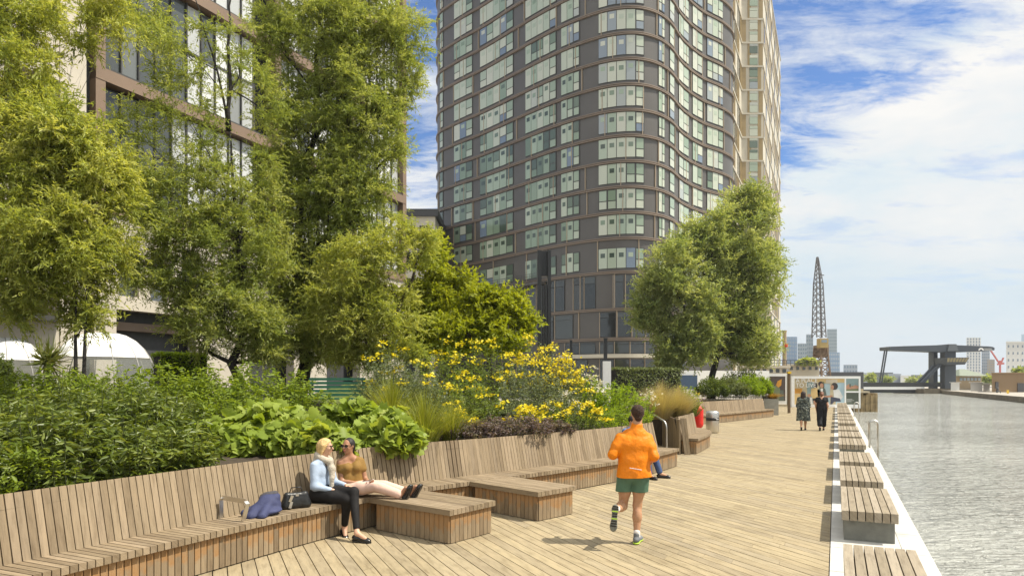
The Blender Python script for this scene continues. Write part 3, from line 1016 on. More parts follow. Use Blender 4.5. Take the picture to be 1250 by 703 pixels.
# the pair beside the promenade
tree('willow_tree', 'left tree of the dense grey green pair before the tower corner', (wp(826, 480, 44)[0], 44, .9),
     [Bp(822, 345, 42, 62, 44, 66), Bp(800, 375, 30, 34, 44, 24), Bp(850, 305, 26, 36, 44.5, 22), Bp(832, 420, 44, 27, 44, 36), Bp(858, 385, 26, 48, 44, 28), Bp(880, 268, 14, 28, 44.5, 8), Bp(845, 278, 10, 14, 44.5, 3), Bp(792, 395, 24, 20, 44, 12), Bp(880, 310, 16, 40, 44.5, 12), Bp(828, 442, 38, 14, 44, 12), Bp(866, 285, 12, 34, 44.5, 7)],
     .20, .062, 'grove', .20, 17, rc=.85, twigs=17, per=13, droop=.05, dens=1.6, bark='barkdark', depth=.9, upb=.3)
tree('willow_tree', 'tall right tree of the dense pair, dark trunk behind the far bench', (wp(868, 476, 46)[0], 46, .9),
     [Bp(905, 300, 36, 58, 46, 54), Bp(926, 345, 28, 60, 46, 44), Bp(902, 400, 44, 44, 46, 54), Bp(882, 345, 26, 56, 46, 26), Bp(918, 250, 20, 26, 46, 13), Bp(930, 420, 22, 28, 46, 14), Bp(872, 420, 26, 22, 46, 16), Bp(938, 262, 12, 26, 46, 7), Bp(948, 320, 10, 30, 46, 7), Bp(896, 262, 14, 24, 46, 6), Bp(912, 440, 34, 14, 46, 12), Bp(925, 235, 10, 20, 46, 4)],
     .20, .062, 'grove', .24, 18, rc=.85, twigs=17, per=13, droop=.05, dens=1.6, bark='barkdark', depth=.9, upb=.3, top=wp(905, 270, 46))


# ---------------------------------------------------------------- bed plants
def bush(name, label, px, Y, wpx, top_py, mat, leafL, leafW, n_stem, per, seed, tmpl=LANCE, cat='plant', group=None, z0=None, up=.5, spread=.55, flower=None, skirt=0.0,
         deep=1.0, stem_r=.004, low=.12, tuft=False, jitter=.06, upn=(0.35, 0, 1), xy=None, wm=None, hm=None):
    """a clump of leafy stems: base disk -> dome; leaves along the stems; flower = (mat, size, per stem, share)"""
    global rng
    R = np.random.default_rng(seed)
    rng = R
    if xy is None:
        X = (px - CX) / F * Y
    else:
        X, Y = xy
    z0 = zg(X, Y) if z0 is None else z0
    h = hm or max(.15, H - (top_py - PY) / F * Y - z0)
    rx = wm / 2 if wm else wpx / 2 * Y / F
    root = thing(name, label, cat, (X, Y, z0), group)
    a = R.random(n_stem) * 2 * math.pi
    r = np.sqrt(R.random(n_stem))
    bx, by = np.cos(a) * r, np.sin(a) * r
    hh = h * (1 - .55 * r ** 2.2) * (.72 + .28 * R.random(n_stem))
    B = np.stack([X + bx * rx * (1 - spread), Y + by * rx * deep * (1 - spread), np.full(n_stem, z0)], 1)
    E = np.stack([X + bx * rx, Y + by * rx * deep, z0 + hh], 1)
    E[:, :2] += R.normal(size=(n_stem, 2)) * jitter
    ctrl = B * .5 + E * .5
    ctrl[:, 2] += hh * .22
    s = low + (1 - low) * R.random((n_stem, per))
    s = s[..., None]
    P = (1 - s) ** 2 * B[:, None] + 2 * s * (1 - s) * ctrl[:, None] + s * s * E[:, None]
    tg = 2 * (1 - s) * (ctrl - B)[:, None] + 2 * s * (E - ctrl)[:, None]
    P, tg = P.reshape(-1, 3), unit(tg.reshape(-1, 3))
    side = unit(R.normal(size=P.shape) * np.array((1, 1, .35)))
    D = tg * up + side
    if skirt:
        D[:, 2] -= skirt
    L = leafL * (.6 + .65 * R.random(len(P)))
    rnd = np.repeat(R.random(n_stem) * .45, per) + R.random(len(P)) * .55
    V, T, rr = leaves(P, D, L, L * leafW / leafL, rnd, tmpl, up=upn)
    np_mesh('foliage', V, T, M[mat], rr, root)
    st = MB()
    for i in range(0, n_stem, max(1, n_stem // 60)):
        st.tube([B[i], ctrl[i] * .5 + (B[i] + E[i]) * .25, E[i]], [stem_r * 1.3, stem_r, stem_r * .6], 4, cap=False)
    st.build('stem', M['stem'], root, smooth=True)
    if flower:
        fm, fs, fn, share = flower[:4]
        m = R.random(n_stem) < share
        Ef = E[m]
        if len(Ef):
            sp = flower[4] if len(flower) > 4 else .09
            Pf = np.repeat(Ef, fn, 0) + R.normal(size=(len(Ef) * fn, 3)) * np.array((sp, sp, sp * .45)) + np.array((0, 0, .03))
            Df = unit(R.normal(size=Pf.shape))
            Df[:, 2] *= .3
            Lf = fs * (.6 + .6 * R.random(len(Pf)))
            V, T, rr = leaves(Pf, Df, Lf, Lf, R.random(len(Pf)), FLOWER, up=(-.2, -.5, .8))
            tag(np_mesh('flower_heads', V, T, M[fm], rr, root), kind='stuff')
    return root


def tuft(name, label, px, Y, wpx, top_py, mat, n, seed, blade=.7, width=.012, cat='grass', group=None, z0=None, plume=None, arch=.7):
    """ornamental grass: arching blades from one base"""
    R = np.random.default_rng(seed)
    X = (px - CX) / F * Y
    z0 = zg(X, Y) if z0 is None else z0
    h = max(.15, H - (top_py - PY) / F * Y - z0)
    rx = wpx / 2 * Y / F
    root = thing(name, label, cat, (X, Y, z0), group)
    a = R.random(n) * 2 * math.pi
    r = R.random(n) ** .7
    d = np.stack([np.cos(a), np.sin(a), np.zeros(n)], 1)
    hh = h * (.55 + .5 * R.random(n)) * (1 - .35 * r)
    B = np.array((X, Y, z0)) + d * (r * rx * .35)[:, None]
    seg = 5
    ts = np.linspace(0, 1, seg)
    side = np.stack([-d[:, 1], d[:, 0], np.zeros(n)], 1) + R.normal(size=(n, 3)) * .2
    side = unit(side)
    V = np.zeros((n, seg, 2, 3))
    for i, t_ in enumerate(ts):
        p = B + d * (r * rx * t_ ** 1.8)[:, None] + np.array((0, 0, 1.0)) * (hh * (t_ * (1 + arch * .6) - arch * .6 * t_ ** 2.6))[:, None]
        wv = width * (1 - .85 * t_)
        V[:, i, 0] = p - side * wv / 2
        V[:, i, 1] = p + side * wv / 2
    q = np.array([(2 * i, 2 * i + 1, 2 * i + 3, 2 * i + 2) for i in range(seg - 1)])
    T = (q[None] + (np.arange(n) * seg * 2)[:, None, None]).reshape(-1, 4)
    np_mesh('blades', V.reshape(-1, 3), T, M[mat], np.repeat(R.random(n), seg - 1), root)
    if plume:
        P = np.repeat(V[:, -1, 0], 6, 0) + R.normal(size=(n * 6, 3)) * .05
        L = .05 + .05 * R.random(n * 6)
        V2, T2, rr = leaves(P, R.normal(size=P.shape), L, L * .3, R.random(n * 6))
        np_mesh('plume', V2, T2, M[plume], rr, root)
    return root


DK = 'dark-leaved tall perennials behind the left part of the bench'
dk = [(12, 9.0, 90, 500), (60, 8.5, 100, 483), (112, 8.9, 100, 470), (160, 9.4, 96, 474), (205, 9.8, 90, 482), (90, 9.9, 110, 466), (150, 10.3, 110, 462), (30, 10.4, 120, 474), (200, 11.2, 100, 468)]
dl = ['at the left edge of the picture', 'second from the left edge in the front row', 'with the tallest spires in the front row', 'in the middle of the front row', 'beside the broad lime shrub',
      'in the back row below the two slim stems', 'in the back row left of the lime shrub', 'in the back row at the left edge', 'in the back row touching the pale nettle bushes']
for i, (px, Y, w_, tp) in enumerate(dk):
    bush('tall_perennial', 'dark green lance-leaved tall perennial ' + dl[i], px, Y, w_, tp, 'darkleaf', .135, .036, 46, 34, 100 + i, group=DK, up=.25, spread=.35, skirt=.25, jitter=.08, stem_r=.006, deep=.8)
fl = ['leftmost, beside the fresh green shrub', 'second from the left', 'third from the left', 'fourth from the left, under the tallest spires', 'fifth from the left', 'sixth from the left', 'rightmost, against the lime shrub']
for i, s_ in enumerate((4.2, 4.75, 5.35, 5.95, 6.6, 7.3, 8.0)):
    k = int(np.argmin(np.abs(BPATH[:, 1] - s_)))
    d_ = unit(BPATH[k + 1] - BPATH[k])
    q_ = BPATH[k] + np.array((-d_[1], d_[0])) * 1.28
    bush('tall_perennial', 'dark leafy perennial directly behind the bench top, ' + fl[i], 0, q_[1], 0, 0, 'darkleaf', .12, .034, 58, 34, 300 + i, group='dark perennials directly behind the bench top', up=.25, spread=.3, skirt=.25, jitter=.08, stem_r=.005, xy=tuple(q_), wm=1.0, hm=(.85, .95, 1.05, 1.1, 1.0, .85, .7)[i], z0=.92, low=.03)
sp_l = ['leftmost', 'second from the left', 'third from the left, the tallest', 'fourth from the left', 'rightmost, by the lime shrub']
for i, (px, Y, tp) in enumerate(((35, 8.4, 462), (80, 8.9, 452), (120, 9.4, 448), (165, 9.7, 456), (215, 10.4, 464))):
    bush('flower_spire', 'thin upright seed spires standing above the dark perennials, ' + sp_l[i], px, Y, 70, tp, 'darkleaf', .075, .018, 16, 46, 330 + i, group='thin seed spires above the dark perennials', up=.5, spread=.2, jitter=.12, stem_r=.006, low=.35)
bush('low_shrub', 'fresh green low shrub at the bottom of the left edge, spilling over the bench back', 2, 6.75, 130, 532, 'nettle', .075, .03, 90, 26, 120, cat='shrub')
bush('low_shrub', 'small yellowish plant between the dark perennials and the bench top', 205, 8.9, 70, 560, 'bright', .07, .022, 40, 18, 121, cat='plant', z0=.93)
bush('low_shrub', 'low leafy plant along the bench top under the dark perennials', 130, 8.0, 110, 578, 'darkleaf', .08, .028, 60, 22, 122, cat='plant', z0=.90)
NT = 'mid green nettle-like bushes behind the lime shrub'
nl = ['left of the two slim stems', 'behind the tallest dark spires', 'under the clipped hedge', 'left of the dark tree trunk', 'right of the dark tree trunk', 'left of the green bench', 'low in front of the others', 'low at the left, in front of the domes']
for i, (px, Y, w_, tp) in enumerate([(70, 12.9, 130, 440), (135, 12.6, 130, 438), (200, 13.2, 120, 436), (255, 13.6, 100, 442), (312, 13.8, 100, 437), (358, 13.8, 76, 443), (290, 12.2, 140, 460), (16, 13.4, 130, 444)]):
    bush('nettle_bush', 'bushy mid green perennial ' + nl[i], px, Y, w_, tp, 'nettle', .10, .042, 70, 30, 140 + i, group=NT, up=.2, spread=.35, jitter=.1)
LM = 'broad-leaved lime green shrubs hanging over the bench back'
for i, (px, Y, w_, tp, tx) in enumerate([(262, 10.3, 118, 508, 'left one beside the dark perennials'), (330, 10.9, 165, 485, 'middle highest one left of the blonde woman'), (440, 11.75, 165, 482, 'right one above the two seated women'), (372, 10.45, 130, 506, 'low front one behind the blonde woman'), (470, 11.1, 95, 498, 'small one at the right end, beside the grass')]):
    bush('broadleaf_shrub', 'lime green shrub of big lobed leaves, ' + tx, px, Y, w_, tp, 'broad', .20, .19, 80, 15, 160 + i, tmpl=LOBED, cat='shrub', group=LM, up=.15, spread=.2, skirt=.35, deep=.5, upn=(.3, -.5, .8), z0=.85, low=.25)
tuft('ornamental_grass', 'arching green grass at the right end of the lime shrubs', 518, 11.9, 90, 470, 'grassblade', 900, 180)
tuft('ornamental_grass', 'tall green grass behind the lime shrubs, right of the green bench', 478, 13.6, 100, 452, 'grassblade', 900, 181)
tuft('ornamental_grass', 'thin green grass beside the purple foliage', 552, 12.8, 70, 480, 'grassblade', 500, 182)
PU = 'purple-leaved sage spilling over the bench back'
for i, (px, Y, w_, tp, tx) in enumerate([(575, 12.95, 90, 510, 'left clump'), (625, 13.5, 110, 502, 'middle clump, hanging lowest'), (665, 14.1, 70, 508, 'right clump under yellow flowers')]):
    bush('purple_sage', 'purple grey sage with fine foliage over the bench back, ' + tx, px, Y, w_, tp, 'purple', .075, .022, 110, 30, 190 + i, group=PU, spread=.1, up=.35, skirt=.3, deep=.6, z0=.98, low=.2)
YF = 'tall yellow-flowered perennials in the bed'
yf = [(480, 15.6, 90, 412, 'greygreen', .22, 'leftmost, over the grass', .10), (545, 16.2, 100, 408, 'midgreen', .25, 'in front of the upright yellow green tree', .10), (600, 17.0, 90, 404, 'midgreen', .3, 'in front of the rounded yellow green tree', .10),
      (655, 17.2, 80, 408, 'greygreen', .8, 'with the thickest yellow heads', .11), (690, 17.6, 60, 430, 'greygreen', .8, 'rightmost, in front of the tower base', .12), (640, 15.6, 130, 440, 'greygreen', .05, 'grey green middle with few heads', .08),
      (515, 14.4, 80, 445, 'greygreen', .12, 'grey leaved, behind the arching grass', .07), (575, 14.8, 90, 455, 'midgreen', .2, 'mid-height, behind the purple sage', .09), (470, 16.2, 90, 425, 'greygreen', .12, 'behind the green bench', .08)]
for i, (px, Y, w_, tp, mt, sh, tx, sp) in enumerate(yf):
    bush('yellow_perennial', 'grey green perennial with yellow flower heads, ' + tx, px, Y, w_, tp, mt, .085, .026, 78, 32, 200 + i, group=YF, up=.45, spread=.4, flower=('yellow', .076, 18, sh * .75, sp * .75), jitter=.12)
YL = 'low yellow flowers along the bench top'
for i, (px, Y, w_, tp, tx) in enumerate([(560, 13.6, 50, 500, 'left of the purple sage'), (640, 14.2, 50, 496, 'above the purple sage'), (678, 14.9, 56, 490, 'right above the purple sage'), (712, 15.5, 60, 490, 'at the right end near the runner')]):
    bush('yellow_daisy', 'low clump of bright yellow flowers ' + tx, px, Y, w_, tp, 'midgreen', .07, .022, 40, 22, 220 + i, group=YL, flower=('yellow', .078, 12, .55, .055), up=.4)
bush('green_shrub', 'dense mid green shrub with white flower heads left of the runner', 712, 18.2, 60, 448, 'bright', .085, .034, 90, 26, 230, cat='shrub', flower=('whitepetal', .08, 12, .3, .1))
bush('green_shrub', 'dense bright green shrub behind the head of the runner', 752, 18.6, 84, 462, 'bright', .085, .032, 130, 28, 231, cat='shrub')
bush('green_shrub', 'low bright green groundcover along the bench top left of the runner', 752, 16.3, 95, 494, 'bright', .06, .02, 110, 26, 232, cat='shrub', z0=.95)
bush('green_shrub', 'small pale green plant at the bench end, behind the runner', 782, 17.2, 40, 495, 'bright', .06, .02, 60, 20, 233, cat='shrub', z0=.95)
bush('white_flower', 'small white-flowered plant above the yellow daisies', 690, 16.0, 50, 478, 'greygreen', .07, .022, 50, 22, 234, flower=('whitepetal', .06, 8, .5, .06))
bush('white_flower', 'tall thin white-flowered plant beside the straw grass', 789, 19.2, 26, 470, 'bright', .06, .02, 30, 20, 235, flower=('whitepetal', .06, 8, .6, .08), z0=.93)
SG = 'straw coloured feather grasses on the second planter'
for i, (px, Y, w_, tp, tx) in enumerate([(808, 21.2, 66, 461, 'left one'), (829, 21.6, 54, 467, 'right one, in front')]):
    tuft('feather_grass', 'straw coloured feather grass on the second planter, ' + tx, px, Y, w_, tp, 'straw', 2600, 240 + i, width=.007, z0=.93, group=SG, arch=.35)
bush('mixed_shrub', 'yellow green flowering shrub at the tip of the second planter', 838, 23.2, 36, 466, 'bright', .07, .026, 90, 26, 245, cat='shrub', z0=.93, flower=('yellow', .05, 4, .25, .05))
bush('mixed_shrub', 'small shrub with violet and orange flowers above the red lifebuoy', 845, 22.6, 24, 482, 'midgreen', .06, .022, 60, 22, 246, cat='shrub', z0=.93, flower=('pinkpetal', .05, 5, .3, .05))
RB = 'rounded clipped shrubs behind the far bench'
for i, (px, Y, w_, tp, mt, tx) in enumerate([(868, 40.0, 44, 457, 'box', 'left one, dark'), (890, 41.0, 52, 457, 'ivy', 'broad dark one in the middle'), (914, 42.3, 40, 455, 'bright', 'fresh green one'), (931, 43.2, 28, 457, 'bright', 'rightmost small one'), (905, 46.0, 56, 448, 'box', 'taller one behind the others')]):
    bush('round_shrub', 'rounded shrub behind the far bench, ' + tx, px, Y, w_, tp, mt, .11, .055, 260, 26, 250 + i, cat='shrub', group=RB, z0=.93, spread=.25, low=.3)
tuft('orange_grass', 'low orange grass in the square grey planter box', 943, 42.9, 26, 478, 'orangegrass', 500, 260, width=.02, z0=1.0)
bush('dome_shrub', 'clipped round box shrub at the far left edge, in front of the small dome', 2, 18.5, 40, 428, 'box', .06, .03, 240, 30, 265, cat='shrub', spread=.3, low=.3)
# clipped hedges
def hedge(label, p0, p1, z0, z1, th, mat, n, seed, lf=.07):
    global rng
    R = np.random.default_rng(seed)
    rng = R
    p0, p1 = np.array(p0), np.array(p1)
    L = np.linalg.norm(p1 - p0)
    d = (p1 - p0) / L
    nn = np.array((-d[1], d[0]))
    root = thing('clipped_hedge', label, 'hedge', (*((p0 + p1) / 2), z0))
    u = R.random(n) * L
    v = (R.random(n) - .5) * th
    w_ = R.random(n)
    k = R.integers(0, 4, n)
    v = np.where(k == 0, -th / 2, np.where(k == 1, th / 2, v)) + R.normal(size=n) * .03
    w_ = np.where(k == 2, 1.0, w_)
    P = np.stack([p0[0] + d[0] * u + nn[0] * v, p0[1] + d[1] * u + nn[1] * v, z0 + w_ * (z1 - z0) + R.normal(size=n) * .025], 1)
    Ls = lf * (.6 + .7 * R.random(n))
    V, T, rr = leaves(P, R.normal(size=(n, 3)), Ls, Ls * .6, R.random(n), LANCE, up=(0, -.5, .8))
    np_mesh('foliage', V, T, M[mat], rr, root)
    x = MB()
    c = (p0 + p1) / 2
    x.obox((c[0], c[1], (z0 + z1) / 2), (*(d * (L / 2 - .05)), 0), (*(nn * (th / 2 - .06)), 0), (0, 0, (z1 - z0) / 2 - .05))
    x.build('branches', M['barkdark'], root)


hx0, hx1 = wp(190, 440, 19.5), wp(250, 440, 20.5)
hedge('low clipped hedge between the white dome and the dark tree trunk', hx0[:2], hx1[:2], 1.3, H + 32 / F * 20, .7, 'bright', 9000, 270)
hx0, hx1 = wp(748, 450, 36), wp(826, 450, 38)
hedge('square clipped ivy hedge in front of the tower entrance', hx0[:2], hx1[:2], .9, H + 14.5 / F * 37, .8, 'ivy', 11000, 271, .11)
# palm beside the small dome
pr = thing('palm', 'small spiky palm between the two white domes', 'palm', (wp(58, 470, 21)[0], 21, 1.35))
R = np.random.default_rng(280)
rng = R
c = np.array(wp(58, 440, 21))
x = MB()
x.tube([(c[0], 21, 1.35), (c[0] + .02, 21, c[2] - .05)], [.07, .06], 8)
x.build('trunk', M['bark'], pr, smooth=True)
D = unit(R.normal(size=(170, 3)) + np.array((0, 0, .5)))
P = np.repeat(c[None], 170, 0) + R.normal(size=(170, 3)) * .05
L = .5 + .35 * R.random(170)
V, T, rr = leaves(P, D, L, L * .07, R.random(170), BLADE)
np_mesh('frond', V, T, M['palm'], rr, pr)
# ---------------------------------------------------------------- buildings
def glassy(name, cols, rough=.12, spec=.7, nscale=.0):
    m, nt, b, out = new_mat(name)
    at = node(nt, 'ShaderNodeAttribute', attribute_name='rnd')
    c = ramp(nt, at.outputs['Fac'], [(i / (len(cols) - 1), k) for i, k in enumerate(cols)])
    nt.links.new(c, b.inputs['Base Color'])
    b.inputs['Roughness'].default_value = rough
    b.inputs['Specular IOR Level'].default_value = spec
    tcx = node(nt, 'ShaderNodeTexCoord')
    nz = node(nt, 'ShaderNodeTexNoise', **{'Scale': .35, 'Detail': 2.0})
    nt.links.new(tcx.outputs['Object'], nz.inputs['Vector'])
    bp = node(nt, 'ShaderNodeBump', **{'Strength': .06, 'Distance': .3})
    nt.links.new(nz.outputs[0], bp.inputs['Height'])
    nt.links.new(bp.outputs[0], b.inputs['Normal'])
    return m


M['towerwall'] = plain('bronze_grey_cladding', (.088, .080, .072), .42, var=.10, scale=.25, spec=.6)
M['towerband'] = plain('bronze_band', (.215, .165, .125), .45, var=.08, scale=.5)
M['mullion'] = plain('tan_mullion', (.36, .285, .20), .5, var=.05)
M['pane'] = glassy('blind_backed_pane', [(.05, .075, .055), (.19, .26, .18), (.33, .41, .31), (.44, .49, .39), (.54, .55, .45), (.16, .21, .28)], .14, .8)
M['paneframe'] = plain('dark_window_frame', (.05, .048, .044), .4)
M['darkglass'] = glassy('dark_podium_glass', [(.012, .013, .012), (.03, .032, .03), (.05, .055, .05)], .05, .9)
M['cream'] = plain('cream_cladding', (.50, .46, .37), .6, var=.06, scale=.4)
M['gold'] = plain('gold_panel', (.30, .215, .09), .45, var=.1, scale=.6)
M['stonewall'] = plain('pale_limestone', (.50, .45, .37), .75, var=.08, scale=.8, bump=.15, bscale=12)
M['brownframe'] = plain('copper_brown_frame', (.20, .135, .09), .5, var=.12, scale=.7)
M['office'] = glassy('office_pane', [(.03, .035, .035), (.09, .10, .10), (.40, .41, .40), (.60, .61, .60), (.70, .71, .69)], .1, .8)
M['officedark'] = glassy('dark_office_pane', [(.015, .017, .017), (.04, .045, .05), (.08, .09, .10)], .05, .9)
M['roofdark'] = plain('dark_roof', (.05, .05, .052), .6)


def along(cur, T, s):
    i = min(max(s, 0), len(cur) - 1.001)
    k = int(i)
    f = i - k
    p = cur[k] * (1 - f) + cur[k + 1] * f
    t = T[k] * (1 - f) + T[k + 1] * f
    return p, t / np.linalg.norm(t)


# --- the curved tower: footprint swept from the far left corner round the nose to the right corner
TC = spline([(-6.5, 121), (-10.2, 117.0), (-11.9, 112.4), (-11.5, 107.6), (-8.2, 103.4), (-3.6, 98.6), (1.2, 92.9), (6.2, 87.4), (10.4, 84.0), (14.0, 82.7), (17.0, 83.4), (19.8, 86.0), (22.6, 90.6), (26.2, 94.8), (30.2, 98.0), (32.6, 101.0), (33.4, 104.5), (33.2, 109.0)], 24)
TQ, TT = resample(TC, .12)
TPX = CX + F * TQ[:, 0] / TQ[:, 1]
ileft, iright = int(np.argmin(TPX)), int(np.argmax(TPX[:int(len(TPX) * .97)]))


def tower_index(px):
    return ileft + int(np.argmin(np.abs(TPX[ileft:iright + 1] - px)))


def outn(t):
    return np.array((t[1], -t[0]))            # outward (towards the camera)


tower = thing('apartment_tower', 'tall dark apartment tower with a wavy curved facade and bronze floor bands', 'tower', (12, 100, 0))


def sweep(mb, i0, i1, prof, stepi=3, mi=0, rnd=.5, close=True):
    """sweeps a closed profile of (outward offset, z) along the footprint"""
    idx = list(range(i0, i1, stepi)) + [i1]
    rings = [[(*(TQ[i] + outn(TT[i]) * o), z) for o, z in prof] for i in idx]
    n = len(prof)
    for a, b in zip(rings[:-1], rings[1:]):
        for k in range(n if close else n - 1):
            k2 = (k + 1) % n
            mb.face([a[k], b[k], b[k2], a[k2]], rnd, mi)
    if close:
        mb.face(rings[0][::-1], rnd, mi)
        mb.face(rings[-1], rnd, mi)


TOPZ = 66.0
wl = MB()
poly = [tuple(p) for p in TQ[::3]] + [(30, 122), (4, 128)]
wl.prism(poly, 0, TOPZ, mi=0)
bands = [19.3 + 3.1 * k for k in range(15)]
low = [15.2, 10.7, 7.1]
levels = low[::-1] + bands
# thin vertical joints, staggered from floor to floor
Rt = np.random.default_rng(5)
for fi, z in enumerate(levels):
    zt = levels[fi + 1] if fi + 1 < len(levels) else TOPZ
    sidx = ileft + 8 + Rt.integers(0, 25)
    while sidx < iright - 5:
        p, t = TQ[sidx], TT[sidx]
        o = outn(t)
        c = p + o * .07
        wl.obox((c[0], c[1], (z + zt) / 2 + .15), (0, 0, (zt - z) / 2 - .16), (*(t * .045), 0), (*(o * .07), 0), mi=1)
        sidx += int(Rt.choice([38, 42, 60]))
wl.build('wall', [M['towerwall'], M['mullion']], tower)
for z in bands + low:
    bd = MB()
    sweep(bd, 4, len(TQ) - 5, [(-.05, z - .06), (.24, z - .06), (.24, z + .05), (.08, z + .06), (.08, z + .14), (.20, z + .15), (.20, z + .26), (-.05, z + .26)])
    bd.build('floor_band', M['towerband'], tower)
groups = [((537.6, 541.5), 1), ((555, 577), 3), ((586.5, 627), 5), ((642, 679), 5), ((685.5, 708), 3), ((731, 786.5), 5), ((803, 811), 2), ((817, 822.5), 1), ((828, 840), 2), ((845, 857), 2), ((862.5, 882), 3)]
gidx = [((tower_index(a), tower_index(b)), n) for (a, b), n in groups]
cnt = 0
order = []
for fi, z in enumerate([15.2] + bands):
    for gi in range(len(gidx)):
        order.append((fi, gi, z))
order.sort(key=lambda t: ((t[1] in (6, 7, 0)) + (t[2] > 50) * 2, t[0]))
restm = MB()
for fi, gi, z in order:
    (i0, i1), n = gidx[gi]
    if i1 - i0 < 3:
        i1 = i0 + 5
    mb = MB() if cnt < 99 else restm
    hz0, hz1 = (z + .62, z + (2.94 if fi else 3.0))
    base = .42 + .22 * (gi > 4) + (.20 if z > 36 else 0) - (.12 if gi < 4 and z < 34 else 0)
    for k in range(n):
        a = i0 + (i1 - i0) * k / n + .28
        b = i0 + (i1 - i0) * (k + 1) / n - .28
        pa, ta = along(TQ, TT, a)
        pb, tb = along(TQ, TT, b)
        o = outn(unit(pb - pa))
        d = unit(pb - pa)
        L = np.linalg.norm(pb - pa)
        mid = (pa + pb) / 2
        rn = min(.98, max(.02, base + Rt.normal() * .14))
        if Rt.random() < .05:
            rn = 1.0
        kind = (k == n - 1 and n > 2) or (n == 2 and k == 1) or (n == 1) or Rt.random() < .12
        c = mid + o * .035
        # frame behind, then the glass proud of it
        mb.obox((c[0], c[1], (hz0 + hz1) / 2), (*(d * (L / 2 + .05)), 0), (0, 0, (hz1 - hz0) / 2 + .05), (*(o * .035), 0), mi=1, rnd=.5)
        c = mid + o * .085
        if kind:
            zm = hz0 + (hz1 - hz0) * .42
            for za, zb, r_ in ((hz0 + .04, zm - .05, rn), (zm + .07, hz1 - .06, rn - .28)):
                mb.obox((c[0], c[1], (za + zb) / 2), (*(d * (L / 2 - .07)), 0), (0, 0, (zb - za) / 2), (*(o * .014), 0), mi=0, rnd=max(.03, r_))
        else:
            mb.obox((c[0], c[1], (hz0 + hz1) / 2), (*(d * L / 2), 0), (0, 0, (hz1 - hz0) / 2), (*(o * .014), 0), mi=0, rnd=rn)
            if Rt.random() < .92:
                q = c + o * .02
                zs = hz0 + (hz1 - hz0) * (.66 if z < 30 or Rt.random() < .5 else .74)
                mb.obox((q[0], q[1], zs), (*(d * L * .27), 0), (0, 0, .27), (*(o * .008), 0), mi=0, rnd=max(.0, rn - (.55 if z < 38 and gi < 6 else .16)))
    if mb is not restm:
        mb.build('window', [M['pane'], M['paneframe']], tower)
    cnt += 1
tag(restm.build('window', [M['pane'], M['paneframe']], tower), kind='stuff')
# podium glazing: big dark panes between tan posts on the three lower storeys
for (z0, z1, segs) in ((10.95, 15.0, [(645, 690), (700, 728), (748, 762), (763, 800)]), (7.4, 10.5, [(640, 676), (678, 700), (732, 752), (753, 800), (800, 830)]), (.4, 4.8, [(690, 718), (732, 800), (802, 835), (560, 600), (605, 660)]), (5.4, 6.9, [(690, 728), (732, 800), (802, 830)]), (10.95, 14.2, [(556, 580), (584, 612), (616, 640)])):
    for a, b in segs:
        i0, i1 = tower_index(a), tower_index(b)
        mb = MB()
        n = max(1, int((i1 - i0) / 13))
        for k in range(n):
            pa, _ = along(TQ, TT, i0 + (i1 - i0) * k / n + .4)
            pb, _ = along(TQ, TT, i0 + (i1 - i0) * (k + 1) / n - .4)
            d = unit(pb - pa)
            o = outn(d)
            L = np.linalg.norm(pb - pa)
            c = (pa + pb) / 2 + o * .10
            zt = z0 + (z1 - z0) * .78
            for za, zb in ((z0 + .1, zt - .03), (zt + .03, z1 - .1)):
                mb.obox((c[0], c[1], (za + zb) / 2), (*(d * L / 2), 0), (0, 0, (zb - za) / 2), (*(o * .02), 0), mi=0)
            mb.obox((*(pa + o * .12), (z0 + z1) / 2), (*(d * .035), 0), (0, 0, (z1 - z0) / 2), (*(o * .06), 0), mi=1)
        mb.build('glazing', [M['darkglass'], M['mullion']], tower)
# balcony slab and rail above the entrance on the left part
mb = MB()
i0, i1 = tower_index(552), tower_index(668)
sweep(mb, i0, i1, [(.32, 14.75), (1.1, 14.75), (1.1, 15.05), (.32, 15.05)])
for zz in (15.5, 15.85, 16.15):
    sweep(mb, i0, i1, [(1.0, zz), (1.05, zz), (1.05, zz + .05), (1.0, zz + .05)], mi=1)
for i in range(i0, i1, 14):
    p, o = TQ[i], outn(TT[i])
    mb.obox((*(p + o * 1.03), 15.6), (.03, 0, 0), (0, .03, 0), (0, 0, .58), mi=1)
mb.build('balcony', [M['towerwall'], M['paneframe']], tower)
# pale canopy band over the ground floor
mb = MB()
i0, i1 = tower_index(690), tower_index(835)
sweep(mb, i0, i1, [(.32, 4.9), (1.2, 4.9), (1.2, 5.35), (.32, 5.35)])
mb.build('entrance_canopy', M['cream'], tower)

# --- slim cream and gold tower behind it, stepped
ct = thing('cream_tower', 'slim cream and gold tower rising behind the right edge of the dark curved tower', 'tower', (66, 180, 0))
CP = [(49.0, 156.0), (60.5, 180.0), (66.2, 180.0), (95.5, 243.0)]
w_ = MB()
w_.prism(CP + [(60, 262), (22, 172)], 0, 118)
Rc = np.random.default_rng(9)


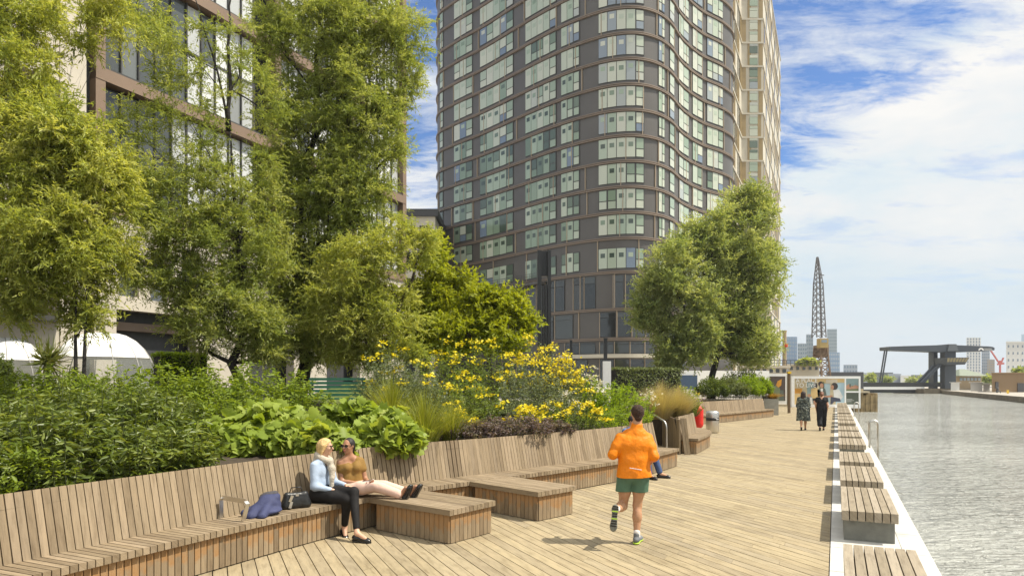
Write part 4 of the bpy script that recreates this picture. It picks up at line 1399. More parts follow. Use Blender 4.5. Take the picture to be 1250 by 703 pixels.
def face_grid(mb, A, B, z0, z1, nlev, cols, depth=.18):
    """vertical fins and recess-coloured panels, shifting every two storeys"""
    A, B = np.array(A), np.array(B)
    d = unit(B - A)
    o = outn(d)
    L = np.linalg.norm(B - A)
    hh = (z1 - z0) / nlev
    for l in range(nlev):
        za, zb = z0 + l * hh, z0 + (l + 1) * hh
        c = (A + B) / 2 + o * .12
        mb.obox((c[0], c[1], zb), (*(d * L / 2), 0), (0, 0, .22), (*(o * .12), 0), mi=0)
        for (f0, f1, mi, alt) in cols:
            if alt and l % 2 != alt - 1:
                continue
            c = A + d * L * (f0 + f1) / 2 + o * .06
            mb.obox((c[0], c[1], (za + zb) / 2), (*(d * L * (f1 - f0) / 2), 0), (0, 0, hh / 2 - .22), (*(o * .06), 0), mi=mi)


face_grid(w_, CP[0], CP[1], 4, 116, 18, [(.02 + k * .055, .036 + k * .055, 1, 1 + (k // 5 + 1) % 2) for k in range(18)] + [(.045 + k * .11, .09 + k * .11, 2, 1 + (k // 3) % 2) for k in range(8)])
face_grid(w_, CP[1], CP[2], 4, 116, 18, [(.0, .20, 1, 1), (.28, .44, 1, 2), (.74, .90, 1, 1), (.80, .98, 1, 2)])
face_grid(w_, CP[2], CP[3], 4, 116, 18, [(.01 + k * .05, .022 + k * .05, 1, 1 + (k // 9) % 2) for k in range(20)] + [(.03 + k * .09, .05 + k * .09, 2, 1 + k % 2) for k in range(10)])
w_.build('wall', [M['cream'], M['gold'], M['darkglass']], ct)
for k in range(36):
    mb = MB()
    z = 4.4 + k * 3.111
    for za, zb, r_ in ((z, z + 1.75, .5), (z + 1.85, z + 2.55, .1)):
        mb.box(62.6, 64.7, 179.82, 179.99, za, zb, mi=0, rnd=random.random())
    mb.build('window', [M['pane']], ct)

# --- brown framed building on the left, its facade parallel to the quay
FA, FD, FN = np.array((-15.7, 28.0)), np.array((.43, .903)), np.array((.903, -.43))
FD, FN = unit(FD), unit(FN)


def fq(s, off=0.0):
    return FA + FD * s + FN * off


def fbox(mb, s0, s1, z0, z1, o0, o1, mi=0, rnd=None):
    c = fq((s0 + s1) / 2, (o0 + o1) / 2)
    mb.obox((c[0], c[1], (z0 + z1) / 2), (*(FD * (s1 - s0) / 2), 0), (0, 0, (z1 - z0) / 2), (*(FN * (o1 - o0) / 2), 0), rnd, mi)


fb = thing('framed_building', 'left building with brown framed window bands above a pale stone base', 'building', (-15, 36, 0))
mb = MB()
# dark core set back, stone base with real openings in front of it
fbox(mb, -12, 20.0, 0, 42, -9, -1.0, mi=2)
S0 = 8.75
opens = [(-.45, .44, 5.56, 7.6), (.97, 1.93, 5.5, 7.75), (2.48, 3.5, 5.45, 7.9), (5.2, 6.2, 5.5, 7.9), (7.6, 8.6, 5.5, 7.9), (10.2, 11.2, 5.5, 7.9), (13, 14, 5.5, 7.9), (-.55, 3.25, 0, 5.0), (6.4, 9.4, 0, 4.6), (12, 15, 0, 4.6)]
xs = sorted({-1.45, 19.6} | {a for o in opens for a in o[:2]})
zs = sorted({0.0, S0} | {a for o in opens for a in o[2:]})
for a, b in zip(xs[:-1], xs[1:]):
    for c, d in zip(zs[:-1], zs[1:]):
        ms, mz = (a + b) / 2, (c + d) / 2
        if not any(o[0] < ms < o[1] and o[2] < mz < o[3] for o in opens):
            fbox(mb, a, b, c, d, -.55, .0, mi=0)
# stone slab left of the corner, protruding
for z0, z1 in ((0, 4.2), (5.3, 10.6), (13.0, 15.8), (18.6, 21.0), (24, 42)):
    fbox(mb, -9.0, -3.2, z0, z1, -.5, .7, mi=0)
fbox(mb, -3.2, -2.25, 0, 42, -.6, .75, mi=0)
fbox(mb, -5.6, -5.0, 0, 42, -.6, .68, mi=0)
fbox(mb, -9.4, -8.8, 0, 42, -.6, .68, mi=0)
fbox(mb, -2.25, -1.45, 0, 42, -.99, -.3, mi=2)
# brown frame: floor bands and piers
for z in (8.75, 13.95, 19.15, 24.35, 29.55, 34.75, 39.9):
    fbox(mb, -1.45, 19.8, z, z + .50, -.55, .10, mi=1)
    fbox(mb, -1.45, 19.8, z + .503, z + .60, -.55, .02, mi=3)
for s in (-1.45, 8.0, 14.2, 19.45):
    fbox(mb, s, s + .40, 9.36, 42, -.56, .08, mi=1)
fbox(mb, -.55, 3.25, 4.2, 4.55, -2.5, -.6, mi=1)
mb.build('wall', [M['stonewall'], M['brownframe'], M['roofdark'], M['paneframe']], fb)
Rf = np.random.default_rng(3)
for zi, z in enumerate((9.36, 14.56, 19.76, 24.96, 30.16, 35.3)):
    s = -1.0
    bay = 0
    while s < 19.2:
        wd = .78
        if 7.5 < s + wd and s < 8.4:
            s = 8.45
            continue
        if 13.7 < s + wd and s < 14.6:
            s = 14.65
            continue
        if zi < 4:
            m2 = MB()
            z1, zm = z + 4.55, z + 2.4
            dark = s < 2.6
            fbox(m2, s, s + .06, z, z1, -.42, -.20, mi=1)
            base = .12 if dark else .72
            fbox(m2, s + .06, s + wd, z + .05, zm - .05, -.33, -.29, mi=0, rnd=min(1, max(0, base + Rf.normal() * (.12 if dark else .22))))
            fbox(m2, s + .06, s + wd, zm + .05, z1 - .05, -.33, -.29, mi=0, rnd=min(1, max(0, base + Rf.normal() * (.12 if dark else .22))))
            fbox(m2, s + .06, s + wd, zm - .05, zm + .05, -.36, -.24, mi=1)
            m2.build('window', [M['office'], M['paneframe']], fb)
        s += wd
for a, b, c, d in opens[:7]:
    m2 = MB()
    fbox(m2, a, b, c, d, -.52, -.46, mi=0, rnd=.15)
    fbox(m2, (a + b) / 2 - .03, (a + b) / 2 + .03, c, d, -.455, -.40, mi=1)
    fbox(m2, a, b, c + .02, c + .9, -.30, -.27, mi=0, rnd=.8)
    m2.build('window', [M['officedark'], M['paneframe']], fb)
# shopfront and balcony to the left, under the trees
m2 = MB()
for k in range(4):
    fbox(m2, -9 + k * 1.45, -7.65 + k * 1.45, .8, 4.1, -.42, -.36, mi=0, rnd=.5)
    fbox(m2, -7.65 + k * 1.45, -7.55 + k * 1.45, .8, 4.2, -.45, .2, mi=1)
m2.build('shopfront', [M['officedark'], M['paneframe']], fb)
m2 = MB()
fbox(m2, -9, -3.25, 4.2, 4.4, .72, 1.5, mi=0)
for k in range(30):
    fbox(m2, -9 + k * .19, -8.97 + k * .19, 4.4, 5.3, 1.42, 1.45, mi=0)
fbox(m2, -9, -3.3, 5.3, 5.36, 1.40, 1.47, mi=0)
m2.build('balcony', M['paneframe'], fb)
for z in (10.7, 15.9, 21.1):
    for s0, s1 in ((-8.7, -5.7), (-4.95, -3.25)):
        m2 = MB()
        fbox(m2, s0, s1, z, z + 2.2, -.3, -.24, mi=0, rnd=random.random())
        m2.build('window', [M['officedark']], fb)

# low dark roofed block seen between the willows and the tower
lb2 = thing('low_block', 'lower dark roofed block seen between the tallest willow and the curved tower', 'building', (-14, 100, 0))
mb = MB()
mb.box(-24, -10.8, 96, 112, 0, 25.2, mi=0)
mb.box(-24.4, -10.4, 95.6, 112.4, 25.2, 26.2, mi=1)
mb.build('wall', [M['cream'], M['roofdark']], lb2)
for k in range(6):
    for j in range(6):
        m2 = MB()
        m2.box(-23 + k * 2.0, -21.6 + k * 2.0, 95.9, 95.99, 3 + j * 3.7, 5.4 + j * 3.7, mi=0)
        m2.build('window', M['darkglass'], lb2)
# ---------------------------------------------------------------- figures: smooth unions of tapered limbs turned into one mesh
class SDF:
    def __init__(s):
        s.p = []

    def cone(s, a, b, ra, rb, k=.03, flat=False):
        s.p.append(('c', np.array(a, float), np.array(b, float), ra, rb, k, flat))
        return s

    def chain(s, pts, rad, k=.03):
        for i in range(len(pts) - 1):
            s.cone(pts[i], pts[i + 1], rad[i], rad[i + 1], k)
        return s

    def ell(s, c, r, ax=None, k=.03):
        A = np.eye(3) if ax is None else np.array(ax, float)
        s.p.append(('e', np.array(c, float), np.array(r, float), A, k))
        return s

    def cut(s, p, n):
        """removes everything on the side n points to"""
        s.p.append(('x', np.array(p, float), unit(np.array(n, float))))
        return s

    def mesh(s, name, h, mat, parent, origin=(0, 0, 0), noise=0, seed=0, fn=None):
        lo, hi = np.full(3, 1e9), np.full(3, -1e9)
        for q in s.p:
            if q[0] == 'c':
                r = max(q[3], q[4])
                lo = np.minimum(lo, np.minimum(q[1], q[2]) - r)
                hi = np.maximum(hi, np.maximum(q[1], q[2]) + r)
            elif q[0] == 'e':
                lo = np.minimum(lo, q[1] - q[2].max())
                hi = np.maximum(hi, q[1] + q[2].max())
        lo, hi = lo - 3 * h - .02, hi + 3 * h + .02
        n = np.ceil((hi - lo) / h).astype(int) + 1
        D = np.full(tuple(n), 1.0, np.float32)
        axs = [lo[i] + h * np.arange(n[i]) for i in range(3)]

        def block(a, b):
            i0 = np.clip(np.floor((a - lo) / h).astype(int), 0, n)
            i1 = np.clip(np.ceil((b - lo) / h).astype(int) + 1, 0, n)
            sl = tuple(slice(i0[i], i1[i]) for i in range(3))
            G = np.stack(np.meshgrid(*[axs[i][sl[i]] for i in range(3)], indexing='ij'), -1)
            return sl, G
        for q in s.p:
            if q[0] == 'c':
                _, a, b, ra, rb, k, flat = q
                r = max(ra, rb) + k + 3 * h
                sl, G = block(np.minimum(a, b) - r, np.maximum(a, b) + r)
                d = b - a
                L2 = d @ d
                tt = ((G - a) @ d) / L2
                t = np.clip(tt, 0, 1)
                dist = np.linalg.norm(G - a - t[..., None] * d, axis=-1) - (ra + (rb - ra) * t)
                if flat:
                    L = math.sqrt(L2)
                    dist = np.maximum(np.linalg.norm(G - a - tt[..., None] * d, axis=-1) - (ra + (rb - ra) * t), np.maximum(-tt, tt - 1) * L)
            elif q[0] == 'e':
                _, c, r, A, k = q
                m = r.max() + k + 3 * h
                sl, G = block(c - m, c + m)
                L = (G - c) @ A.T
                k0 = np.linalg.norm(L / r, axis=-1)
                k1 = np.linalg.norm(L / (r * r), axis=-1) + 1e-6
                dist = k0 * (k0 - 1) / k1
            else:
                _, p, nn = q
                sl, G = block(lo, hi)
                D = np.maximum(D, ((G - p) @ nn).astype(np.float32))
                continue
            o = D[sl]
            hh = np.maximum(k - np.abs(o - dist), 0) / max(k, 1e-6)
            D[sl] = np.minimum(o, dist) - hh * hh * k * .25
        if noise:
            G = np.stack(np.meshgrid(*axs, indexing='ij'), -1)
            R = np.random.default_rng(seed)
            for f in (9, 17, 31):
                for _ in range(3):
                    kv = unit(R.normal(size=3)) * f
                    D += (noise * 7 / f * np.sin(G @ kv + R.random() * 6 + 1.5 * np.sin(G @ (unit(R.normal(size=3)) * f * .6)))).astype(np.float32)
        if fn:
            D = fn(D, np.stack(np.meshgrid(*axs, indexing='ij'), -1))
        V, T = surface_nets(D, lo, h)
        V = V + np.array(origin)
        return np_mesh(name, V, T, mat, None, parent, smooth=True)


def surface_nets(D, lo, h):
    I = D < 0
    nx, ny, nz = D.shape
    c = [(i, j, k) for i in (0, 1) for j in (0, 1) for k in (0, 1)]

    def sl(o):
        return tuple(slice(o[i], D.shape[i] - 1 + o[i]) for i in range(3))
    cnt = sum(I[sl(o)].astype(np.int8) for o in c)
    act = (cnt > 0) & (cnt < 8)
    idx = np.argwhere(act)
    acc = np.zeros((len(idx), 3))
    w = np.zeros(len(idx))
    vals = {o: D[idx[:, 0] + o[0], idx[:, 1] + o[1], idx[:, 2] + o[2]] for o in c}
    for a in c:
        for b in c:
            if a < b and sum(abs(a[i] - b[i]) for i in range(3)) == 1:
                va, vb = vals[a], vals[b]
                m = (va < 0) != (vb < 0)
                t = np.where(m, va / np.where(m, va - vb, 1), 0)
                p = np.array(a)[None] + t[:, None] * (np.array(b) - np.array(a))[None]
                acc[m] += p[m]
                w[m] += 1
    V = lo + h * (idx + acc / w[:, None])
    num = np.full(act.shape, -1, np.int64)
    num[act] = np.arange(len(idx))
    quads = []
    for ax in range(3):
        u, v = (ax + 1) % 3, (ax + 2) % 3
        s0 = [slice(1, D.shape[i] - 1) for i in range(3)]
        s0[ax] = slice(0, D.shape[ax] - 1)
        s1 = list(s0)
        s1[ax] = slice(1, D.shape[ax])
        A, B = I[tuple(s0)], I[tuple(s1)]
        e = np.argwhere(A != B)
        if not len(e):
            continue
        off = np.array([s0[i].start for i in range(3)])
        g_ = e + off
        inside = A[e[:, 0], e[:, 1], e[:, 2]]

        def cell(du, dv):
            q = g_.copy()
            q[:, u] -= du
            q[:, v] -= dv
            return num[q[:, 0], q[:, 1], q[:, 2]]
        Q4 = np.stack([cell(1, 1), cell(0, 1), cell(0, 0), cell(1, 0)], 1)
        Q4[~inside] = Q4[~inside][:, ::-1]
        quads.append(Q4)
    return V, np.concatenate(quads)


def skin_mat(name, col):
    m, nt, b, out = new_mat(name)
    b.inputs['Base Color'].default_value = (*col, 1)
    b.inputs['Roughness'].default_value = .5
    b.inputs['Subsurface Weight'].default_value = .12
    b.inputs['Subsurface Radius'].default_value = (.02, .008, .004)
    return m


def cloth(name, col, var=.1, bump=.35, scale=14, rough=.8, bscale=16, dist=.02):
    m = plain(name, col, rough, var=var, scale=scale, bump=bump, bscale=bscale, spec=.25)
    return m


M['skin_fair'] = skin_mat('fair_skin', (.56, .33, .22))
M['skin_tan'] = skin_mat('tan_skin', (.46, .25, .14))
M['skin_brown'] = skin_mat('brown_skin', (.36, .18, .10))
M['lips'] = plain('lips', (.38, .11, .09), .45)
M['shades'] = plain('sunglass_lens', (.01, .009, .008), .12, spec=.8)


def head(b, hd, f, up, r=1.0, tan=None):
    """head prims: hd centre, f facing, up"""
    f = unit(np.array(f, float))
    up = unit(np.array(up, float) - f * np.dot(f, up))
    s_ = np.cross(f, up)
    A = np.array([s_, f, up])
    hd = np.array(hd, float)
    b.ell(hd + up * .022 * r - f * .008, np.array((.074, .092, .092)) * r, A, .02)
    b.ell(hd - up * .035 * r + f * .012 * r, np.array((.060, .074, .078)) * r, A, .03)
    b.ell(hd - up * .088 * r + f * .050 * r, np.array((.026, .026, .022)) * r, A, .02)          # chin
    b.cone(hd + f * .086 * r + up * .012, hd + f * .104 * r - up * .022 * r, .010 * r, .014 * r, .012)   # nose
    b.ell(hd + f * .082 * r - up * .052 * r, np.array((.024, .010, .010)) * r, A, .01)
    for sg in (-1, 1):
        b.ell(hd + s_ * sg * .076 * r - f * .006, np.array((.010, .018, .030)) * r, A, .006)     # ears
        b.ell(hd + s_ * sg * .034 * r + f * .080 * r + up * .030, np.array((.022, .014, .008)) * r, A, .01)  # brow
        b.ell(hd + s_ * sg * .040 * r + f * .066 * r - up * .022, np.array((.022, .018, .020)) * r, A, .015)  # cheek
    return s_, f, up


def eyes(parent, hd, s_, f, up, o, r=1.0):
    for sg in (-1, 1):
        x = MB()
        c = hd + s_ * sg * .032 * r + f * .083 * r + up * .006
        x.lathe((0, 0, 0), [(.001, -.006), (.006, -.004), (.008, 0), (.006, .004), (.001, .006)], 8)
        x.v = [tuple(np.array(p) + c + o) for p in x.v]
        x.build('eye', M['shades'], parent, smooth=True)


def lips(parent, hd, s_, f, up, o):
    x = SDF()
    x.ell(hd + f * .0925 - up * .050, (.022, .006, .0055), np.array([s_, f, up]), .004)
    x.ell(hd + f * .092 - up * .0585, (.018, .006, .005), np.array([s_, f, up]), .004)
    x.mesh('lips', .004, M['lips'], parent, o)


def sunglasses(parent, hd, s_, f, up, o):
    x = MB()
    for sg in (-1, 1):
        c = hd + s_ * sg * .034 + f * .098 + up * .012
        n = 12
        ring = [c + s_ * .030 * math.cos(a) * 1.0 + up * .021 * math.sin(a) + f * (-.004 * abs(math.cos(a))) for a in np.linspace(0, 2 * math.pi, n + 1)[:-1]]
        x.face([p + o for p in ring])
        x.face([p + o - f * .004 for p in ring][::-1])
        for i in range(n):
            a, b = ring[i], ring[(i + 1) % n]
            x.face([a + o, b + o, b + o - f * .004, a + o - f * .004])
        x.bar(hd + s_ * sg * .066 + f * .092 + up * .018 + o, hd + s_ * sg * .080 - f * .01 + up * .016 + o, .006, .006)
    x.bar(hd - s_ * .006 + f * .098 + up * .016 + o, hd + s_ * .006 + f * .098 + up * .016 + o, .005, .005)
    x.build('sunglasses', M['shades'], parent)


def hand(b, wr, d, palm_n, side=1, curl=.5, r=1.0):
    """palm with four fingers and a thumb; d = pointing direction, palm_n = direction the palm faces, side = where the thumb is"""
    d = unit(np.array(d, float))
    pn = unit(np.array(palm_n, float) - d * np.dot(palm_n, d))
    s_ = np.cross(d, pn) * side
    wr = np.array(wr, float)
    A = np.array([s_, d, pn])
    b.ell(wr + d * .05 * r, np.array((.040, .056, .017)) * r, A, .012)
    for i, (off, ln) in enumerate(((-.031, .060), (-.011, .074), (.010, .080), (.030, .070))):
        k = wr + d * .088 * r + s_ * off * r
        m_ = k + (d * math.cos(curl * .6) + pn * math.sin(curl * .6)) * ln * .55 * r
        e = m_ + (d * math.cos(curl * 1.5) + pn * math.sin(curl * 1.5)) * ln * .5 * r
        b.cone(k, m_, .0098 * r, .0088 * r, .004)
        b.cone(m_, e, .0088 * r, .0072 * r, .003)
    k = wr + d * .03 * r + s_ * .034 * r
    m_ = k + (d * .6 + s_ * .7 + pn * .3) * .042 * r
    e = m_ + (d * .9 + s_ * .15 + pn * .4) * .034 * r
    b.cone(k, m_, .0125 * r, .0105 * r, .008)
    b.cone(m_, e, .0105 * r, .008 * r, .003)


def shoe(parent, an, toe_dir, o, mat, sole_mat, L=.27, up=(0, 0, 1), h=.006, heel=0.0, low=False, name='shoe'):
    """shoe from the ankle joint: heel behind, toe along toe_dir; up is the shank direction"""
    d = unit(np.array(toe_dir, float))
    u = unit(np.array(up, float) - d * np.dot(up, d))
    s_ = np.cross(d, u)
    an = np.array(an, float)
    A = np.array([s_, d, u])
    b0 = an - u * .072
    x = SDF()
    x.ell(b0 - d * .035 + u * .022, (.036, .045, .034), A, .02)
    x.cone(b0 - d * .02 + u * .018, b0 + d * (L - .125) + u * .004, .036, .034, .03)
    x.ell(b0 + d * (L - .115) + u * .004, (.044, .062, .030), A, .03)
    if not low:
        x.cone(b0 + u * .03 - d * .01, an + u * .012 - d * .012, .038, .040, .02)
    x.cut(b0 - u * .016, -u)
    x.mesh(name, h, mat, parent, o)
    q = SDF()
    q.ell(b0 - d * .035 - u * .014, (.040, .052, .020), A, .02)
    q.ell(b0 + d * (L - .115) - u * .016, (.047, .068, .018), A, .02)
    q.cone(b0 - d * .03 - u * .016, b0 + d * (L - .12) - u * .016, .034, .036, .02)
    q.cut(b0 - u * .030, -u)
    q.cut(b0 - u * .010, u)
    q.mesh(name + '_sole', h, sole_mat, parent, o)


V3 = lambda *a: np.array(a, float)

# ---------------------------------------------------------------- the runner, seen from behind
ro = V3(1.622, 8.83, 0)
run = thing('person', 'running man seen from behind in an orange jacket, green shorts and grey trainers', 'person', tuple(ro))
hd = V3(.012, .06, 1.672)
fdir = V3(.22, 1, -.04)
cap, ch, wa, pe = V3(-.03, .03, 1.40), V3(-.045, .03, 1.28), V3(-.04, .0, 1.08), V3(-.045, -.01, .93)
shL, shR = V3(-.215, .01, 1.365), V3(.140, .05, 1.36)
elL, elR = V3(-.325, -.05, 1.155), V3(.205, -.07, 1.135)
wrL, wrR = V3(-.27, .20, 1.13), V3(.225, .17, 1.075)
hL, hR = V3(-.135, 0, .90), V3(.045, 0, .90)
knL, knR = V3(-.165, .14, .46), V3(.012, .07, .485)
anL, anR = V3(-.315, -.25, .49), V3(-.008, .0, .095)
b = SDF()
head(b, hd, fdir, (0, -.05, 1))
b.cone(hd - V3(0, .02, .09), V3(-.01, .02, 1.44), .054, .064, .03)
for sg in (-1, 1):
    b.cone(pe + V3(.07 * sg, 0, 0), wa + V3(.07 * sg, 0, 0), .105, .095, .06)
    b.cone(wa + V3(.07 * sg, 0, 0), ch + V3(.085 * sg, 0, 0), .095, .115, .06)
    b.cone(ch + V3(.085 * sg, 0, 0), cap + V3(.08 * sg, 0, 0), .115, .07, .06)
for s_, e_, w_, dd, pn, sd_ in ((shL, elL, wrL, V3(.1, 1, .1), V3(1, 0, 0), 1), (shR, elR, wrR, V3(.1, .9, -.2), V3(-1, .1, 0), -1)):
    b.chain([s_, e_, w_], [.055, .040, .029])
    hand(b, w_, dd, pn, sd_, 1.25)
for h_, k_, a_ in ((hL, knL, anL), (hR, knR, anR)):
    b.chain([h_, h_ * .45 + k_ * .55, k_, k_ * .62 + a_ * .38, a_], [.098, .076, .056, .056, .036])
    ax = unit(a_ - k_)
    b.ell(k_ * .68 + a_ * .32 + V3(0, -.022, 0) * (1 if a_[2] < .3 else 0) + (V3(0, 0, .02) if a_[2] > .3 else 0), (.048, .048, .09), None if a_[2] < .3 else np.array([(1, 0, 0), (0, 0, 1), ax]), .03)
b.cone(anL, anL + V3(-.03, -.03, -.12), .036, .032)
b.cone(anR, anR + V3(.05, .16, -.05), .036, .028)
b.mesh('body', .0075, M['skin_tan'], run, ro)
j = SDF()
for sg in (-1, 1):
    j.cone(V3(-.042 + .095 * sg, -.005, .86), wa + V3(.082 * sg, 0, 0), .136, .114, .05)
    j.cone(wa + V3(.082 * sg, 0, 0), ch + V3(.10 * sg, -.005, 0), .112, .128, .06)
    j.cone(ch + V3(.10 * sg, 0, 0), cap + V3(.085 * sg, 0, .0), .128, .085, .06)
j.cone(V3(-.042, .0, .86), wa, .142, .122, .06)
j.cone(wa, ch, .120, .130, .06)
j.cone(ch, cap + V3(0, 0, .01), .130, .095, .06)
j.cone(cap + V3(.02, -.005, .03), V3(-.002, .03, 1.535), .092, .074, .03)
for s_, e_, w_ in ((shL, elL, wrL), (shR, elR, wrR)):
    j.chain([s_ + V3(0, 0, -.005), (s_ + e_) / 2, e_, e_ * .5 + w_ * .5, w_], [.078, .070, .060, .053, .043], .035)
j.cut(V3(0, 0, .868), V3(0, .04, -1))
j.cut(V3(0, .02, 1.555), V3(0, -.25, 1))
M['orange'] = cloth('orange_jacket_shell', (.74, .21, .005), .12, .9, 7, .5, 13)
j.mesh('jacket', .0075, M['orange'], run, ro, noise=.0032, seed=3)
z = MB()
p = ro + V3(-.05, -.150, .985)
z.obox(p, (.075, -.006, -.012), (0, .006, 0), (0, 0, .004))
z.build('pocket_zip', M['white'], run)
s2 = SDF()
for h_, k_, sg in ((hL, knL, -1), (hR, knR, 1)):
    m_ = h_ + (k_ - h_) * (.50 if sg < 0 else .52)
    s2.cone(h_ + V3(.012 * sg, 0, .07), m_ + V3(.012 * sg, 0, 0), .108, .110, .03)
s2.cone(V3(-.11, -.005, .90), V3(.025, -.005, .90), .108, .108, .05)
s2.cut(V3(0, 0, .665), V3(0, .0, -1))
s2.cut(V3(0, 0, .93), V3(0, 0, 1))
M['shorts'] = cloth('green_shorts', (.085, .16, .105), .08, .4, 9, .75, 12)
s2.mesh('shorts', .0075, M['shorts'], run, ro, noise=.002, seed=4)
hr = SDF()
f_ = unit(fdir)
hr.ell(hd + V3(-.002, -.022, .038), (.084, .100, .088), None, .02)
hr.cone(hd + V3(0, -.055, .0), hd + V3(0, -.070, -.045), .068, .050, .03)
hr.ell(hd + V3(.012, .05, .082), (.066, .06, .038), None, .02)
hr.cut(hd + V3(0, .03, .02), V3(.15, 1, -.9))
M['hairbrown'] = plain('brown_hair', (.038, .018, .009), .9, var=.5, scale=30, bump=1.0, bscale=70)
hr.mesh('hair', .006, M['hairbrown'], run, ro, noise=.0018, seed=5)
eyes(run, hd, np.cross(f_, V3(0, 0, 1)), f_, V3(0, 0, 1), ro)
M['trainer'] = plain('grey_trainer_mesh', (.15, .16, .17), .7, var=.2, scale=40, bump=.3)
M['soleyellow'] = plain('lime_trainer_sole', (.42, .60, .05), .6)
M['solegrey'] = plain('grey_tread', (.16, .16, .13), .7, var=.4, scale=18, bump=.6, bscale=30)
M['sock'] = plain('white_sock', (.72, .68, .64), .9)
shoe(run, anR + V3(0, 0, .012), (.42, 1, 0), ro, M['trainer'], M['soleyellow'], L=.285)
upL = unit(knL - anL + V3(0, .0, .05))
tdir = unit(V3(-.12, -.10, -1))
shoe(run, anL + V3(-.02, -.04, -.01), tdir, ro, M['trainer'], M['solegrey'], L=.30, up=V3(.15, 1, .12))
for a_, dv in ((anL, unit(knL - anL)), (anR, V3(0, 0, 1))):
    q = SDF()
    q.cone(a_ + dv * .0, a_ + dv * .055, .044, .043, .01)
    q.mesh('sock', .006, M['sock'], run, ro)
# tread bars of the raised sole
t_ = MB()
nrm = unit(V3(-.15, -1, -.12) - tdir * np.dot(V3(-.15, -1, -.12), tdir))
sid = np.cross(tdir, nrm)
b0 = ro + anL + V3(-.02, -.04, -.01) + nrm * .104
for i in range(9):
    c = b0 + tdir * (-.06 + i * .030)
    t_.obox(c, sid * (.030 if 2 < i < 5 else .038), tdir * .007, nrm * .004, rnd=.5, mi=1 if i in (2, 5) else 0)
t_.build('tread', [M['dark'], M['soleyellow']], run)


# ---------------------------------------------------------------- seated figures
def sit_body(J, skin, parent, o, h=.0075, hands=True, face=True, bust=0, wl=1.0):
    b = SDF()
    s_, f, up = head(b, J['hd'], J['face'], J.get('hup', (0, 0, 1)), .97)
    b.cone(J['hd'] - up * .085 - f * .015, J['neck'], .047, .058, .03)
    lat = unit(J['shR'] - J['shL'])
    fw = unit(np.cross(V3(0, 0, 1), lat))
    for sg in (-1, 1):
        b.cone(J['pe'] + lat * .075 * sg, J['wa'] + lat * .055 * sg, .108 * wl, .088 * wl, .06)
        b.cone(J['wa'] + lat * .055 * sg, J['ch'] + lat * .075 * sg, .088 * wl, .098 * wl, .06)
        b.cone(J['ch'] + lat * .075 * sg, J['neck'] + lat * .07 * sg - V3(0, 0, .055), .098 * wl, .06, .06)
        if bust:
            b.ell(J['ch'] + lat * .068 * sg + fw * J.get('bs', 1) * .06, (.05, .05, .05), None, .04)
    for sd_ in 'LR':
        b.chain([J['sh' + sd_], J['el' + sd_], J['wr' + sd_]], [.048, .036, .026])
        hand(b, J['wr' + sd_], J['hd_' + sd_], J['pn_' + sd_], J.get('th_' + sd_, 1), J.get('curl', .5), .92)
        k, a = J['kn' + sd_], J['an' + sd_]
        hp = J['hip' + sd_]
        b.chain([hp, hp * .5 + k * .5, k, k * .65 + a * .35, a * .8 + k * .2, a], [.075, .062, .042, .040, .036, .034], .015)
        b.cone(a, a + unit(J['toe' + sd_]) * .12 - unit(a - k) * -.03, .034, .026)
    b.mesh('body', h, skin, parent, o)
    return s_, f, up, lat, fw


def garment_legs(J, r, ends, parent, o, mat, name='trousers', h=.0075, seed=1, noise=.0014, waist=None):
    g = SDF()
    lat = unit(J['shR'] - J['shL'])
    for sd_ in 'LR':
        hp, k, a = J['hip' + sd_], J['kn' + sd_], J['an' + sd_]
        e = k + (a - k) * ends
        g.chain([hp, hp * .5 + k * .5, k], [r[0], r[1], r[2]], .035)
        g.cone(k, e, r[2], r[3], .03)
        g.cut(e + unit(a - k) * .008, unit(a - k)) if False else None
    for sg in (-1, 1):
        g.cone(J['pe'] + lat * .075 * sg - V3(0, 0, .02), J['wa'] + lat * .058 * sg + V3(0, 0, -.05), r[0] + .022, .104, .05)
    return g


def dress_top(J, parent, o, mat, name, sleeve, rs, h=.0075, hem=None, neck_cut=None, seed=2, noise=.0014, wl=1.0, bust=0):
    g = SDF()
    lat = unit(J['shR'] - J['shL'])
    fw = unit(np.cross(V3(0, 0, 1), lat)) * J.get('bs', 1)
    for sg in (-1, 1):
        g.cone(J['pe'] + lat * .08 * sg + V3(0, 0, .03), J['wa'] + lat * .06 * sg, .122 * wl, .106 * wl, .05)
        g.cone(J['wa'] + lat * .06 * sg, J['ch'] + lat * .08 * sg, .106 * wl, .110 * wl, .05)
        g.cone(J['ch'] + lat * .08 * sg, J['neck'] + lat * .078 * sg - V3(0, 0, .05), .110 * wl, .069, .05)
        if bust:
            g.ell(J['ch'] + lat * .068 * sg + fw * .062, (.058, .058, .056), None, .05)
    for sd_ in 'LR':
        s_, e_, w_ = J['sh' + sd_], J['el' + sd_], J['wr' + sd_]
        if sleeve > 1:
            m_ = e_ + (w_ - e_) * (sleeve - 1)
            g.chain([s_, e_, m_], [rs[0], rs[1], rs[2]], .035)
        else:
            g.cone(s_, s_ + (e_ - s_) * sleeve, rs[0], rs[1], .035)
    if hem is not None:
        g.cut((0, 0, hem), (0, 0, -1))
    if neck_cut is not None:
        g.cut(*neck_cut)
    return g.mesh(name, h, mat, parent, o, noise=noise, seed=seed)


